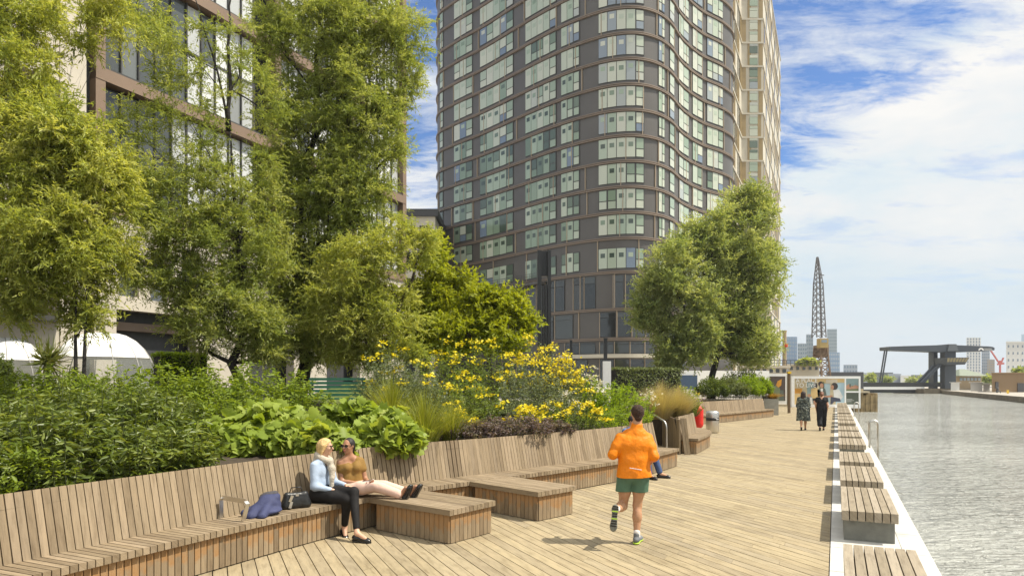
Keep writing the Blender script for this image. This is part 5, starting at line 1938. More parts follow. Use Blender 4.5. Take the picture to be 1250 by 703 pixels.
# blonde woman
ao = V3(-2.62, 9.40, .45)                     # on the seat under her hips
wA = thing('person', 'blonde woman in a pale blue blouse, beige scarf and black trousers sitting with crossed legs', 'person', tuple(ao))
tf = unit(V3(.82, -.57, 0))                   # where her knees point
lt = V3(-tf[1], tf[0], 0)                     # her left
J = dict(pe=V3(0, 0, .11), wa=V3(.0, .0, .27), ch=V3(.005, .0, .42), neck=V3(.03, -.01, .585), hd=V3(.055, -.015, .745),
         face=V3(1, .12, -.06), bs=1)
lat = unit(V3(-.30, -.95, 0))                 # towards her right shoulder (nearer the camera)
J['shR'] = J['ch'] + lat * .150 + V3(-.015, 0, .085)
J['shL'] = J['ch'] - lat * .150 + V3(.015, 0, .085)
J['elR'] = J['shR'] + V3(.015, -.05, -.275)
J['wrR'] = J['elR'] + V3(.235, .02, -.055)
J['elL'] = J['shL'] + V3(.06, .03, -.27)
J['wrL'] = J['elL'] + V3(.20, -.12, -.03)
J['hd_R'], J['pn_R'], J['th_R'] = V3(1, .25, -.1), V3(0, .2, -1), 1
J['hd_L'], J['pn_L'], J['th_L'] = V3(.9, -.5, -.1), V3(0, -.2, -1), -1
J['hipR'] = V3(0, 0, .10) + lat * .085
J['hipL'] = V3(0, 0, .10) - lat * .085
# crossed: her left leg lies over the right one
J['knL'] = V3(.50, -.26, .165)
J['knR'] = V3(.415, -.285, .07)
J['anL'] = V3(.60, -.50, -.33)
J['anR'] = V3(.345, -.13, -.335)
J['toeL'], J['toeR'] = V3(1, -.30, -.30), V3(.3, -.7, -.75)
s_, f, up, _, fw = sit_body(J, M['skin_fair'], wA, ao, wl=.82)
M['blouse'] = cloth('pale_blue_blouse', (.37, .45, .57), .06, .45, 10, .8, 14)
dress_top(J, wA, ao, M['blouse'], 'blouse', 1.85, (.057, .049, .037), seed=8, noise=.003, hem=.10, wl=.87, neck_cut=((.02, 0, .60), (.3, 0, 1)))
M['blackcloth'] = cloth('black_trousers', (.012, .011, .011), .2, .3, 10, .75, 12)
g = garment_legs(J, (.105, .090, .066, .046), .86, wA, ao, None)
g.cut((0, 0, .21), (-.2, 0, 1))
g.mesh('trousers', .0075, M['blackcloth'], wA, ao, noise=.001, seed=9)
M['blonde'] = plain('blonde_hair', (.60, .41, .17), .5, var=.3, scale=22, bump=.8, bscale=60)
hr = SDF()
hd = J['hd']
A3 = np.array([s_, f, up])
hr.ell(hd + up * .030 - f * .012, (.088, .104, .098), A3, .02)
for sg in (-1, 1):
    hr.cone(hd + s_ * sg * .070 - f * .025 + up * .02, hd + s_ * sg * .068 - f * .030 - up * .125, .038, .026, .03)
hr.cone(hd - f * .065, hd - f * .060 - up * .13, .062, .045, .03)
hr.cut(hd + f * .042 + up * .03, f * 1.0 - up * .55)
hr.mesh('hair', .006, M['blonde'], wA, ao, noise=.0015, seed=10)
sunglasses(wA, hd, s_, f, up, ao)
lips(wA, hd, s_, f, up, ao)
M['scarf'] = cloth('beige_scarf', (.46, .41, .33), .12, .7, 14, .95, 40)
sc = SDF()
for k in range(12):
    a0, a1 = 2 * math.pi * k / 12, 2 * math.pi * (k + 1) / 12
    q = lambda a: J['neck'] + V3(.085 * math.cos(a), .085 * math.sin(a), .01 - .045 * math.cos(a))
    sc.cone(q(a0), q(a1), .042, .042, .02)
sc.chain([J['neck'] + V3(.085, -.03, -.03), J['ch'] + V3(.135, -.05, .04), J['wa'] + V3(.155, -.06, .05), J['wa'] + V3(.15, -.06, -.06)], [.045, .042, .038, .034], .03)
sc.chain([J['neck'] + V3(.07, .05, -.03), J['ch'] + V3(.13, .06, .02), J['wa'] + V3(.15, .03, .06)], [.04, .038, .034], .03)
sc.chain([J['neck'] + V3(-.085, -.03, .0), J['ch'] + V3(-.105, -.10, .04), J['wa'] + V3(-.10, -.11, .06)], [.045, .040, .030], .03)
sc.mesh('scarf', .008, M['scarf'], wA, ao, noise=.004, seed=12)
M['blackshoe'] = plain('black_leather_shoe', (.012, .011, .010), .25)
shoe(wA, J['anL'] + V3(.01, -.0, -.01), J['toeL'] * V3(1, 1, .25), ao, M['blackshoe'], M['blackshoe'], L=.25, low=True)
shoe(wA, J['anR'] + V3(.0, -.0, -.01), V3(.35, -.75, -.45), ao, M['blackshoe'], M['blackshoe'], L=.24, low=True)

# dark-haired woman with her legs stretched over the daybed
bo = V3(-2.31, 9.86, .45)
wB = thing('person', 'dark-haired woman in a brown top and pale pink trousers with legs stretched along the daybed', 'person', tuple(bo))
J = dict(pe=V3(0, 0, .115), wa=V3(-.015, .0, .27), ch=V3(-.025, -.01, .41), neck=V3(-.03, -.015, .565), hd=V3(-.045, -.045, .715), face=V3(-.42, -1, -.02), bs=1)
lat = unit(V3(-.78, -.42, 0))                 # towards her right
J['shR'] = J['ch'] + lat * .148 + V3(0, 0, .08)
J['shL'] = J['ch'] - lat * .148 + V3(0, 0, .08)
J['elR'] = J['shR'] + V3(.03, -.04, -.27)
J['wrR'] = J['elR'] + V3(.245, -.01, -.025)
J['elL'] = J['shL'] + V3(.07, -.0, -.265)
J['wrL'] = J['elL'] + V3(.10, -.19, -.01)
J['hd_R'], J['pn_R'], J['th_R'] = V3(1, .1, .05), V3(0, .3, 1), -1
J['hd_L'], J['pn_L'], J['th_L'] = V3(.5, -.8, 0), V3(-.2, -.2, 1), 1
lg = unit(V3(.95, -.26, 0))
lp = V3(-lg[1], lg[0], 0)
J['hipR'] = V3(0, 0, .10) - lp * .085
J['hipL'] = V3(0, 0, .10) + lp * .085
J['knR'] = lg * .42 - lp * .08 + V3(0, 0, .165)
J['knL'] = lg * .44 + lp * .10 + V3(0, 0, .15)
J['anR'] = lg * .80 - lp * .07 + V3(0, 0, .055)
J['anL'] = lg * .86 + lp * .10 + V3(0, 0, .055)
J['toeR'], J['toeL'] = V3(.35, -.12, .9), V3(.45, -.1, .85)
J['curl'] = .8
s_, f, up, _, fw = sit_body(J, M['skin_brown'], wB, bo, bust=1, wl=.80)
M['browntop'] = cloth('olive_brown_top', (.235, .135, .035), .08, .5, 10, .75, 14)
dress_top(J, wB, bo, M['browntop'], 'top', .42, (.060, .062), seed=14, noise=.003, wl=.85, hem=.12, neck_cut=(J['neck'] + V3(0, 0, -.02), unit(V3(-.1, -.55, 1))), bust=1)
M['pink'] = cloth('pale_pink_trousers', (.66, .46, .37), .06, .5, 9, .85, 12)
g = garment_legs(J, (.108, .096, .078, .066), .90, wB, bo, None)
g.cut((0, 0, .215), (0, 0, 1))
g.mesh('trousers', .0075, M['pink'], wB, bo, noise=.002, seed=15)
M['darkhair'] = plain('dark_hair', (.012, .008, .007), .6, var=.4, scale=25, bump=.3, bscale=60)
hr = SDF()
hd = J['hd']
A3 = np.array([s_, f, up])
hr.ell(hd + up * .030 - f * .024, (.080, .092, .092), A3, .02)
hr.ell(hd - f * .10 - up * .03, (.045, .045, .045), A3, .03)
hr.cone(hd - f * .095 - up * .05, hd - f * .085 - up * .16, .030, .018, .02)
hr.cut(hd + f * .052 + up * .045, f * 1.0 - up * 1.0)
hr.mesh('hair', .006, M['darkhair'], wB, bo, noise=.0008, seed=16)
sunglasses(wB, hd, s_, f, up, bo)
lips(wB, hd, s_, f, up, bo)
for sd_ in 'RL':
    a = J['an' + sd_]
    shoe(wB, a + lg * .015, J['toe' + sd_], bo, M['blackshoe'], M['blackshoe'], L=.25, up=-lg, low=True)
# things held or lying
ph = thing('phone', 'small white phone in the hand of the dark-haired woman', 'phone', tuple(bo + J['wrR'] + V3(.12, 0, .03)))
x = MB()
c = bo + J['wrR'] + V3(.13, .0, .034)
x.obox(c, (.075, -.02, .012), (.012, .042, .004), (0, 0, .007))
x.build('case', M['white'], ph)
x = MB()
x.obox(c + V3(0, 0, .0085), (.066, -.018, .0105), (.010, .036, .003), (0, 0, .0012))
x.build('screen', M['shades'], ph)
# handbag
ho = np.array((*BPATH[int(np.argmin(np.abs(BPATH[:, 1] - 8.72)))], .45))
tdi = unit(V3(.53, .85, 0))
nbk = V3(-tdi[1], tdi[0], 0)
hbc = ho + nbk * .24
hb = thing('handbag', 'black leather handbag with pale metal strap beside the blonde woman', 'handbag', tuple(hbc))
M['leather'] = plain('black_leather', (.012, .012, .012), .38, bump=.3, bscale=30)
x = SDF()
ax = unit(V3(.80, .55, 0))
bx_ = V3(-ax[1], ax[0], 0)
A3 = np.array([ax, bx_, V3(0, 0, 1)])
for sx_ in (-1, 1):
    x.cone(ax * .13 * sx_ + V3(0, 0, .045), ax * .115 * sx_ + V3(0, 0, .17), .055, .035, .04)
x.cone(ax * -.13 + V3(0, 0, .05), ax * .13 + V3(0, 0, .05), .06, .06, .05)
x.cone(ax * -.11 + V3(0, 0, .17), ax * .11 + V3(0, 0, .17), .04, .04, .04)
x.cone(ax * -.11 + V3(0, 0, .11), ax * .11 + V3(0, 0, .11), .052, .052, .04)
x.cut(V3(0, 0, .004), V3(0, 0, -1))
x.mesh('bag', .008, M['leather'], hb, hbc, noise=.001)
x = MB()
x.tube([hbc + ax * -.09 + V3(0, 0, .19), hbc + ax * -.06 + V3(0, 0, .27), hbc + ax * .06 + V3(0, 0, .27), hbc + ax * .09 + V3(0, 0, .19)], .008, 8)
x.build('handle', M['leather'], hb, smooth=True)
x = MB()
for q0, q1 in ((V3(0, 0, .02), V3(0, 0, .10)), (V3(0, 0, .10), V3(.01, .0, .18))):
    x.bar(hbc - bx_ * .068 + q0 - ax * .10, hbc - bx_ * .066 + q1 - ax * .075, .035, .01, up=-bx_)
x.build('strap', M['steel'], hb)
x = MB()
x.obox(hbc - bx_ * .05 + V3(0, 0, .175), ax * .02, bx_ * .006, (0, 0, .012))
x.build('clasp', M['steel'], hb)
# folded navy jacket
co = np.array((*BPATH[int(np.argmin(np.abs(BPATH[:, 1] - 8.36)))], .45)) + nbk * .26
jk = thing('jacket', 'crumpled navy jacket lying on the bench seat left of the black handbag', 'jacket', tuple(co))
M['navy'] = cloth('navy_cloth', (.045, .052, .115), .15, .6, 9, .7, 12)
x = SDF()
x.ell(V3(0, 0, .05), (.21, .19, .065), None, .05)
x.ell(V3(.02, .05, .12), (.15, .12, .09), None, .05)
x.cone(V3(-.20, -.12, .035), V3(.04, .02, .15), .05, .07, .05)
x.cone(V3(.05, -.24, .02), V3(.05, .03, .17), .055, .06, .05)
x.cone(V3(-.10, -.22, .02), V3(0, .0, .16), .05, .06, .05)
x.cone(V3(-.05, .05, .18), V3(.10, .07, .20), .05, .05, .04)
x.cut(V3(0, 0, .004), V3(0, 0, -1))
x.mesh('shell', .008, M['navy'], jk, co, noise=.011, seed=21)
x = SDF()
x.ell(V3(.0, .09, .205), (.10, .07, .05), None, .03)
x.cone(V3(-.06, .06, .19), V3(.09, .09, .235), .035, .035, .03)
x.mesh('hood', .008, cloth('grey_lining', (.075, .07, .075), .2, .6, 9, .8, 12), jk, co, noise=.008, seed=22)

# man sitting on the bench, mostly hidden behind the runner
so_ = np.array((*BPATH[int(np.argmin(np.abs(BPATH[:, 1] - 14.9)))], .45)) + V3(-.19, .19, 0)
wM = thing('person', 'seated man in a blue shirt, jeans and black shoes half hidden behind the runner', 'person', tuple(so_))
kd = unit(V3(.80, -.62, 0))
lat = V3(kd[1], -kd[0], 0)                    # his right
J = dict(pe=V3(0, 0, .12), wa=V3(-.03, .02, .30), ch=V3(-.03, .02, .46), neck=V3(.0, .0, .625), hd=V3(.03, -.02, .77), face=kd + V3(0, 0, -.2), bs=1)
J['shR'], J['shL'] = J['ch'] + lat * .20 + V3(0, 0, .09), J['ch'] - lat * .20 + V3(0, 0, .09)
for sd_, sg in (('R', 1), ('L', -1)):
    J['el' + sd_] = J['sh' + sd_] + kd * .06 + lat * .05 * sg + V3(0, 0, -.28)
    J['wr' + sd_] = J['el' + sd_] + kd * .24 - lat * .09 * sg + V3(0, 0, -.02)
    J['hd_' + sd_], J['pn_' + sd_] = kd - lat * .3 * sg, V3(0, 0, -1)
    J['hip' + sd_] = V3(0, 0, .11) + lat * .09 * sg
    J['kn' + sd_] = kd * .46 + lat * .14 * sg + V3(0, 0, .09)
    J['an' + sd_] = kd * (.52 if sg > 0 else .62) + lat * .16 * sg + V3(0, 0, -.355)
    J['toe' + sd_] = kd * 1.0 + lat * .3 * sg + V3(0, 0, -.1)
sit_body(J, M['skin_tan'], wM, so_, h=.01)
dress_top(J, wM, so_, cloth('blue_shirt', (.10, .17, .34)), 'shirt', 1.9, (.075, .06, .045), h=.01, hem=.1, wl=1.1)
g = garment_legs(J, (.115, .098, .078, .066), .9, wM, so_, None)
g.cut((0, 0, .22), (0, 0, 1))
g.mesh('jeans', .01, cloth('blue_jeans', (.055, .085, .18)), wM, so_)
hr = SDF()
hr.ell(J['hd'] + V3(-.01, .01, .035), (.085, .092, .088), None, .02)
hr.cut(J['hd'] + kd * .04 + V3(0, 0, .02), kd - V3(0, 0, .6))
hr.mesh('hair', .008, M['darkhair'], wM, so_)
for sd_ in 'RL':
    shoe(wM, J['an' + sd_] + V3(0, 0, .006), J['toe' + sd_] * V3(1, 1, 0), so_, M['blackshoe'], M['blackshoe'], h=.008, L=.28)


# two women walking away
def walker(label, px, Yp, skin, hair_m, hair, top, bottom, seed, phase, kind):
    o = V3((px - CX) / F * Yp, Yp, 0)
    r = thing('person', label, 'person', tuple(o))
    fw = unit(V3(.40, .92, 0))
    rt = V3(fw[1], -fw[0], 0)
    sc_ = .965
    hd = V3(0, 0, 1.60) * sc_ + fw * .02
    b = SDF()
    head(b, hd, fw, (0, 0, 1))
    b.cone(hd - V3(0, 0, .08), V3(0, 0, 1.42) * sc_, .05, .06, .03)
    P = {}
    for sg in (-1, 1):
        b.cone(rt * .07 * sg + V3(0, 0, .92), rt * .06 * sg + V3(0, 0, 1.08), .115, .092, .06)
        b.cone(rt * .06 * sg + V3(0, 0, 1.08), rt * .08 * sg + V3(0, 0, 1.27), .092, .108, .06)
        b.cone(rt * .08 * sg + V3(0, 0, 1.27), rt * .08 * sg + V3(0, 0, 1.37), .108, .06, .06)
        sh = rt * .175 * sg + V3(0, 0, 1.345)
        elb = sh + rt * .06 * sg + fw * (-.06 * sg * phase) + V3(0, 0, -.27)
        wr = elb + fw * .10 + rt * (-.03 * sg) + V3(0, 0, -.22)
        b.chain([sh, elb, wr], [.05, .038, .027])
        hand(b, wr, V3(0, 0, -1) + fw * .3, -rt * sg, 1, .7)
        hip = rt * .085 * sg + V3(0, 0, .88)
        st = phase * sg
        kn = hip + fw * (.10 * st + .03) + V3(0, 0, -.41)
        an = V3(0, 0, .09) + rt * .075 * sg + fw * (.24 * st) + (V3(0, 0, .05) if st < 0 else 0)
        b.chain([hip, (hip + kn) / 2, kn, kn * .65 + an * .35, an], [.098, .082, .058, .054, .034])
        b.cone(an, an + fw * .12 + V3(0, 0, -.05), .034, .026)
        P[sg] = (sh, elb, wr, hip, kn, an, st)
    b.mesh('body', .01, skin, r, o)
    t = SDF()
    for sg in (-1, 1):
        sh, elb, wr, hip, kn, an, st = P[sg]
        t.cone(rt * .09 * sg + V3(0, 0, .90), rt * .07 * sg + V3(0, 0, 1.10), .130, .112, .05)
        t.cone(rt * .07 * sg + V3(0, 0, 1.10), rt * .085 * sg + V3(0, 0, 1.27), .112, .122, .05)
        t.cone(rt * .085 * sg + V3(0, 0, 1.27), rt * .085 * sg + V3(0, 0, 1.36), .122, .075, .05)
        if kind == 'dress':
            t.cone(rt * .10 * sg + V3(0, 0, .92), rt * .13 * sg + V3(0, 0, .42), .15, .16, .10)
            t.cone(sh, elb + (wr - elb) * .2, .082, .075, .03)
        else:
            t.cone(sh, sh + (elb - sh) * .35, .075, .07, .03)
    t.cut((0, 0, .40 if kind == 'dress' else .93), (0, 0, -1))
    t.mesh('dress' if kind == 'dress' else 'top', .01, top, r, o, noise=.003, seed=seed)
    if kind != 'dress':
        g = SDF()
        for sg in (-1, 1):
            sh, elb, wr, hip, kn, an, st = P[sg]
            e = kn + (an - kn) * .62
            g.chain([hip + V3(0, 0, .06), kn, e], [.128, .108, .105], .03)
        g.cut((0, 0, 1.0), (0, 0, 1))
        g.mesh('trousers', .01, bottom, r, o, noise=.003, seed=seed + 1)
    h2 = SDF()
    if hair == 'long':
        h2.ell(hd + V3(0, 0, .03) - fw * .02, (.105, .105, .105), None, .03)
        h2.ell(hd - fw * .055 - V3(0, 0, .09), (.115, .075, .13), np.array([rt, fw, V3(0, 0, 1)]), .04)
    else:
        h2.ell(hd + V3(0, 0, .03) - fw * .015, (.090, .10, .095), None, .03)
        h2.ell(hd - fw * .10 - V3(0, 0, .02), (.065, .06, .08), None, .03)
    h2.cut(hd + fw * .035, fw - V3(0, 0, .5))
    h2.mesh('hair', .01, hair_m, r, o, noise=.005, seed=seed + 2)
    for sg in (-1, 1):
        an = P[sg][5]
        shoe(r, an, fw + (V3(0, 0, -.9) if P[sg][6] < 0 else 0), o, M['blackshoe'], M['blackshoe'], L=.25, h=.01, low=True)


# floral print: pale blotches on dark cloth
m, nt, b_, out = new_mat('floral_print')
tcx = node(nt, 'ShaderNodeTexCoord')
nz = node(nt, 'ShaderNodeTexNoise', **{'Scale': 16.0, 'Detail': 4.0, 'Distortion': 1.2})
nt.links.new(tcx.outputs['Object'], nz.inputs['Vector'])
cc = ramp(nt, nz.outputs[0], [(.50, (.030, .036, .034)), (.56, (.10, .13, .11)), (.66, (.42, .43, .36))])
nt.links.new(cc, b_.inputs['Base Color'])
b_.inputs['Roughness'].default_value = .85
M['floral'] = m
M['redhair'] = plain('auburn_hair', (.16, .06, .025), .5, var=.4, scale=20, bump=.8, bscale=50)
M['darkcurl'] = plain('dark_curly_hair', (.03, .016, .012), .5, var=.4, scale=20, bump=1, bscale=40)
walker('walking woman seen from behind in a long patterned dark dress with dark loose hair', 980.5, 29.2, M['skin_tan'], M['darkcurl'], 'long', M['floral'], None, 30, 1, 'dress')
walker('walking woman seen from behind in a black top and wide black trousers with auburn hair', 1003, 29.0, M['skin_fair'], M['redhair'], 'bun', cloth('black_top', (.022, .023, .025)), cloth('black_culottes', (.016, .017, .019)), 40, 1, 'trousers')
# ---------------------------------------------------------------- street furniture and garden things
# litter bin
bx, by = gp(869.6, 528)
bn = thing('litter_bin', 'brushed steel round litter bin with a dark band beside the second planter', 'litter bin', (bx, by, 0))
x = MB()
x.lathe((bx, by, 0), [(.0, .02), (.25, .02), (.262, .05), (.262, .50)], 28)
x.lathe((bx, by, 0), [(.262, .62), (.262, .80), (.245, .86), (.15, .90), (.0, .905)], 28)
x.build('drum', M['steel'], bn, smooth=True)
x = MB()
x.lathe((bx, by, 0), [(.25, .50), (.266, .502), (.266, .618), (.25, .62)], 28)
x.build('band', M['black'], bn, smooth=True)
x = MB()
for k in range(3):
    a = math.radians(-70 + k * 9)
    x.obox((bx + .268 * math.cos(a), by + .268 * math.sin(a), .56), (-.014 * math.sin(a), .014 * math.cos(a), 0), (.002 * math.cos(a), .002 * math.sin(a), 0), (0, 0, .018))
x.build('plate', M['white'], bn)
# life buoy on a low stand
lx, ly, lz = wp(853, 509, 25.6)
lf = thing('lifebuoy', 'red lifebuoy housing on a post between the planter and the steel bin', 'lifebuoy', (lx, ly, 0))
M['red'] = plain('red_plastic', (.62, .02, .012), .4)
x = SDF()
x.cone((0, 0, -.24), (0, 0, .24), .15, .15, .02)
x.cone((0, .02, -.26), (0, .02, .26), .17, .17, .02)
x.cut((0, .09, 0), (0, 1, 0))
x.mesh('housing', .015, M['red'], lf, V3(lx, ly, lz))
x = MB()
x.box(lx - .05, lx + .05, ly + .10, ly + .16, 0, lz + .25)
x.build('post', M['red'], lf)
# steel handrail between the two planters
hr_ = thing('handrail', 'bent steel handrail at the gap between the two planters', 'handrail', (4.5, 18.4, 0))
x = MB()
p0 = np.array(wp(813.5, 544, 18.3))
p1 = np.array(wp(812.5, 517, 18.3))
p2 = np.array(wp(806, 511, 18.6))
p3 = np.array(wp(790, 501, 21.5))
x.tube(list(spline([(p0[0], p0[1], 0), (p0[0], p0[1], .6), p1, p2, p2 * .6 + p3 * .4, p3, p3 + (p3 - p2) * .3], 6)), .025, 10)
x.build('rail', M['steel'], hr_, smooth=True)
x = MB()
x.tube([p3 * 1.0, (p3[0], p3[1], .5)], .02, 8)
x.build('post', M['steel'], hr_, smooth=True)
# green slatted park bench in the bed
gb = thing('park_bench', 'dark green slatted park bench half sunk among the plants', 'bench', (wp(412, 470, 15.4)[0], 15.4, 1.3))
M['green'] = plain('green_bench_paint', (.022, .11, .062), .45)
c = np.array((wp(412, 470, 15.4)[0], 15.4))
dx = unit(np.array((1.0, .14)))
dn = np.array((dx[1], -dx[0]))
zt = wp(0, 461, 15.4)[2]
for nm, zz, oo in (('backrest', [zt - .03 - .088 * k for k in range(5)], 0), ('seat', None, 0)):
    x = MB()
    if zz:
        for k, z in enumerate(zz):
            q = c + dn * (.012 * k)
            x.obox((q[0], q[1], z), (*(dx * .62), 0), (0, 0, .030), (*(dn * .014), 0))
    else:
        for k in range(5):
            q = c + dn * (.14 + .09 * k)
            x.obox((q[0], q[1], zt - .46), (*(dx * .62), 0), (*(dn * .036), 0), (0, 0, .014))
    x.build(nm, M['green'], gb)
for sg in (-1, 1):
    x = MB()
    q = c + dx * .55 * sg
    x.bar((*(q - dn * .03), zt), (*(q + dn * .06), zt - .9), .04, .05)
    x.bar((*(q + dn * .5), zt - .48), (*(q + dn * .5), zt - .9), .04, .05)
    x.build('leg', M['black'], gb)
# garden domes
M['pvc'] = plain('dome_fabric', (.82, .82, .80), .6, var=.02)
m, nt, b_, out = new_mat('clear_pvc')
b_.inputs['Base Color'].default_value = (.5, .52, .47, 1)
b_.inputs['Roughness'].default_value = .12
tr = node(nt, 'ShaderNodeBsdfTransparent')
mx = node(nt, 'ShaderNodeMixShader')
mx.inputs[0].default_value = .22
nt.links.new(tr.outputs[0], mx.inputs[1])
nt.links.new(b_.outputs[0], mx.inputs[2])
nt.links.new(mx.outputs[0], out.inputs[0])
M['clear'] = m


def dome(label, pxc, pytop, R_, Y):
    cx_, _, zt_ = wp(pxc, pytop, Y)
    z0 = 1.2
    hgt_ = zt_ - z0
    r = thing('garden_dome', label, 'dome', (cx_, Y, z0), 'clear walled dining domes with white tops')
    n = 12

    def P(i, t):
        a = 2 * math.pi * (i + .35) / n
        rr = R_ * math.cos(t * math.pi / 2) ** .75
        return (cx_ + rr * math.cos(a), Y + rr * math.sin(a), z0 + hgt_ * math.sin(t * math.pi / 2))
    top, low_, rib = MB(), MB(), MB()
    tt = [0, .18, .34, .46, .58, .70, .82, .91, 1.0]
    for i in range(n):
        for k in range(len(tt) - 1):
            f = [P(i, tt[k]), P(i + 1, tt[k]), P(i + 1, tt[k + 1]), P(i, tt[k + 1])]
            if k < 3 or (k < 5 and i in (5, 6)):
                low_.face(f)
            else:
                top.face(f[:3] if k == len(tt) - 2 else f)
        rib.tube([P(i, t) for t in tt[:-1]], .016, 6)
    for t in (.0, .46):
        rib.tube([P(i, t) for i in range(n + 1)], .014, 6)
    top.build('top', M['pvc'], r)
    low_.build('wall', M['clear'], r)
    rib.build('rib', plain('dome_rib', (.35, .34, .32), .5), r, smooth=True)
    x = MB()
    x.box(cx_ - .9, cx_ + .9, Y - .3, Y + .3, z0 + .68, z0 + .73)
    x.box(cx_ - .06, cx_ + .06, Y - .06, Y + .06, z0, z0 + .68)
    tb = thing('dining_table', 'small wooden table inside the ' + ('larger' if pxc > 60 else 'smaller') + ' dome', 'table', (cx_, Y, z0))
    x.build('top', M['qbench'], tb)


dome('larger white topped clear dome, right of the palm and behind the two slim stems', 127, 406, 1.78, 23.0)
dome('white topped clear dome at the far left, left of the palm', 5, 411, 1.55, 23.5)
# black column of steel fins, slim posts and the brown post
M['fin'] = plain('black_steel_fin', (.014, .014, .015), .35)
X0, _, zt = wp(656, 306, 30)
X1 = wp(672.5, 306, 30)[0]
tm = thing('steel_column', 'tall black column of vertical steel fins in front of the tower', 'column', ((X0 + X1) / 2, 30, 1.0))
for k, (f0, f1, dz) in enumerate(((0, .30, 0), (.36, .52, -1.55), (.56, .72, -1.5), (.76, 1.0, -.0))):
    x = MB()
    x.box(X0 + (X1 - X0) * f0, X0 + (X1 - X0) * f1, 29.9, 30.4, .9, zt + dz)
    x.build('fin', M['fin'], tm)
x = MB()
x.box(X0 + (X1 - X0) * .305, X0 + (X1 - X0) * .755, 30.15, 30.39, zt - 1.1, zt - .003)
x.build('head', M['fin'], tm)
for px, pt, Y, wd, nm, lab in ((739, 414, 33, .16, 'black_post', 'slim black post with a white plinth in front of the tower entrance'), (697, 416, 40, .14, 'black_post', 'thinner black post left of the tower entrance')):
    X_0, _, z = wp(px, pt, Y)
    pp = thing(nm, lab, 'post', (X_0, Y, .9))
    x = MB()
    x.box(X_0 - wd / 2, X_0 + wd / 2, Y - wd / 2, Y + wd / 2, .9, z)
    x.box(X_0 - wd * .62, X_0 + wd * .62, Y - wd * .62, Y + wd * .62, z, z + .05)
    x.build('shaft', M['fin'], pp)
    if px == 739:
        x = MB()
        x.box(X_0 - .16, X_0 + .22, Y - .35, Y - .12, .9, wp(0, 441, Y)[2])
        x.build('plinth', M['white'], pp)
X_0, Y_0 = gp(963, 504)
pp = thing('brown_post', 'thin brown post with a yellow cap in front of the hoarding', 'post', (X_0, Y_0, 0))
x = MB()
zt = wp(0, 456, Y_0)[2]
x.box(X_0 - .07, X_0 + .07, Y_0 - .07, Y_0 + .07, 0, zt)
x.build('shaft', plain('rust_post', (.13, .085, .045), .7), pp)
x = MB()
x.box(X_0 - .11, X_0 + .11, Y_0 - .11, Y_0 + .11, zt, zt + .14)
x.build('cap', plain('yellow_cap', (.75, .48, .02), .5), pp)
# white service wall with a blue panel behind the right pair of trees
sw = thing('garden_wall', 'white wall with a dark blue panel behind the pair of trees', 'wall', (wp(860, 460, 58)[0], 58, .9))
x = MB()
a, b = wp(800, 452, 58), wp(938, 452, 60)
x.bar((a[0], a[1], 1.9), (b[0], b[1], 1.9), .25, 2.2)
x.build('wall', M['white'], sw)
x = MB()
a, b = wp(828, 452, 57.8), wp(851, 452, 58.1)
x.bar((a[0], a[1], 2.0), (b[0], b[1], 2.0), .06, 1.2)
x.build('panel', plain('blue_panel', (.05, .085, .15), .3), sw)

# ---------------------------------------------------------------- hoarding across the end of the promenade
HY = 55.0
hz = lambda py: H - (py - PY) / F * HY
hx = lambda px: (px - CX) / F * HY
ho_ = thing('hoarding', 'long white framed hoarding with pictures of people across the end of the promenade', 'hoarding', (hx(1008), HY, 0))
x = MB()
x.box(hx(966), hx(1050), HY, HY + .16, .0, hz(459))
x.build('board', M['white'], ho_)
x = MB()
for (a, b, c, d) in ((966, 1050, 459, 462), (966, 1050, 493.5, 498), (966, 969.5, 462, 493.5), (1030.5, 1032.3, 462, 493.5), (1047.8, 1050, 462, 493.5), (1032.3, 1047.8, 477.2, 479)):
    x.box(hx(a), hx(b), HY - .05, HY - .001, hz(d), hz(c))
x.build('frame', M['white'], ho_)


def pic_poly(mb, pts, mi, lift):
    mb.face([(hx(px), HY - .002 - lift * .002, hz(py)) for px, py in pts], .5, mi)


def ellp(cx, cy, rx, ry, n=14):
    return [(cx + rx * math.cos(2 * math.pi * k / n), cy + ry * math.sin(2 * math.pi * k / n)) for k in range(n)]


PCOL = [(.50, .42, .27), (.36, .47, .50), (.55, .26, .03), (.62, .45, .20), (.045, .035, .035), (.45, .24, .15), (.70, .70, .68), (.10, .12, .10), (.06, .065, .10), (.24, .33, .33), (.42, .56, .62), (.16, .19, .10), (.60, .52, .40), (.10, .115, .085)]
PM = [plain('print_ink_' + n, c, .6, var=.15, scale=1.2) for n, c in zip(('tan', 'teal', 'orange', 'sand', 'black', 'skin', 'white', 'dark', 'navy', 'grey', 'blue', 'olive', 'pale', 'panel'), PCOL)]
pic = MB()
R4 = lambda a, b, c, d: [(a, d), (b, d), (b, c), (a, c)]
pic_poly(pic, R4(969.5, 1030.5, 462, 493.5), 0, 0)
pic_poly(pic, R4(986, 1030.5, 462, 466.5), 3, 1)
pic_poly(pic, R4(1008, 1022, 463, 467.5), 12, 2)
pic_poly(pic, R4(985, 993, 466, 492), 9, 1)
pic_poly(pic, R4(1005, 1013, 468, 493.5), 1, 1)
pic_poly(pic, R4(1020, 1030.5, 467, 493.5), 10, 1)
pic_poly(pic, R4(969.5, 979, 474, 480), 2, 1)
pic_poly(pic, R4(969.5, 984, 481, 493.5), 3, 1)
pic_poly(pic, R4(1000, 1006, 466, 484), 11, 1)
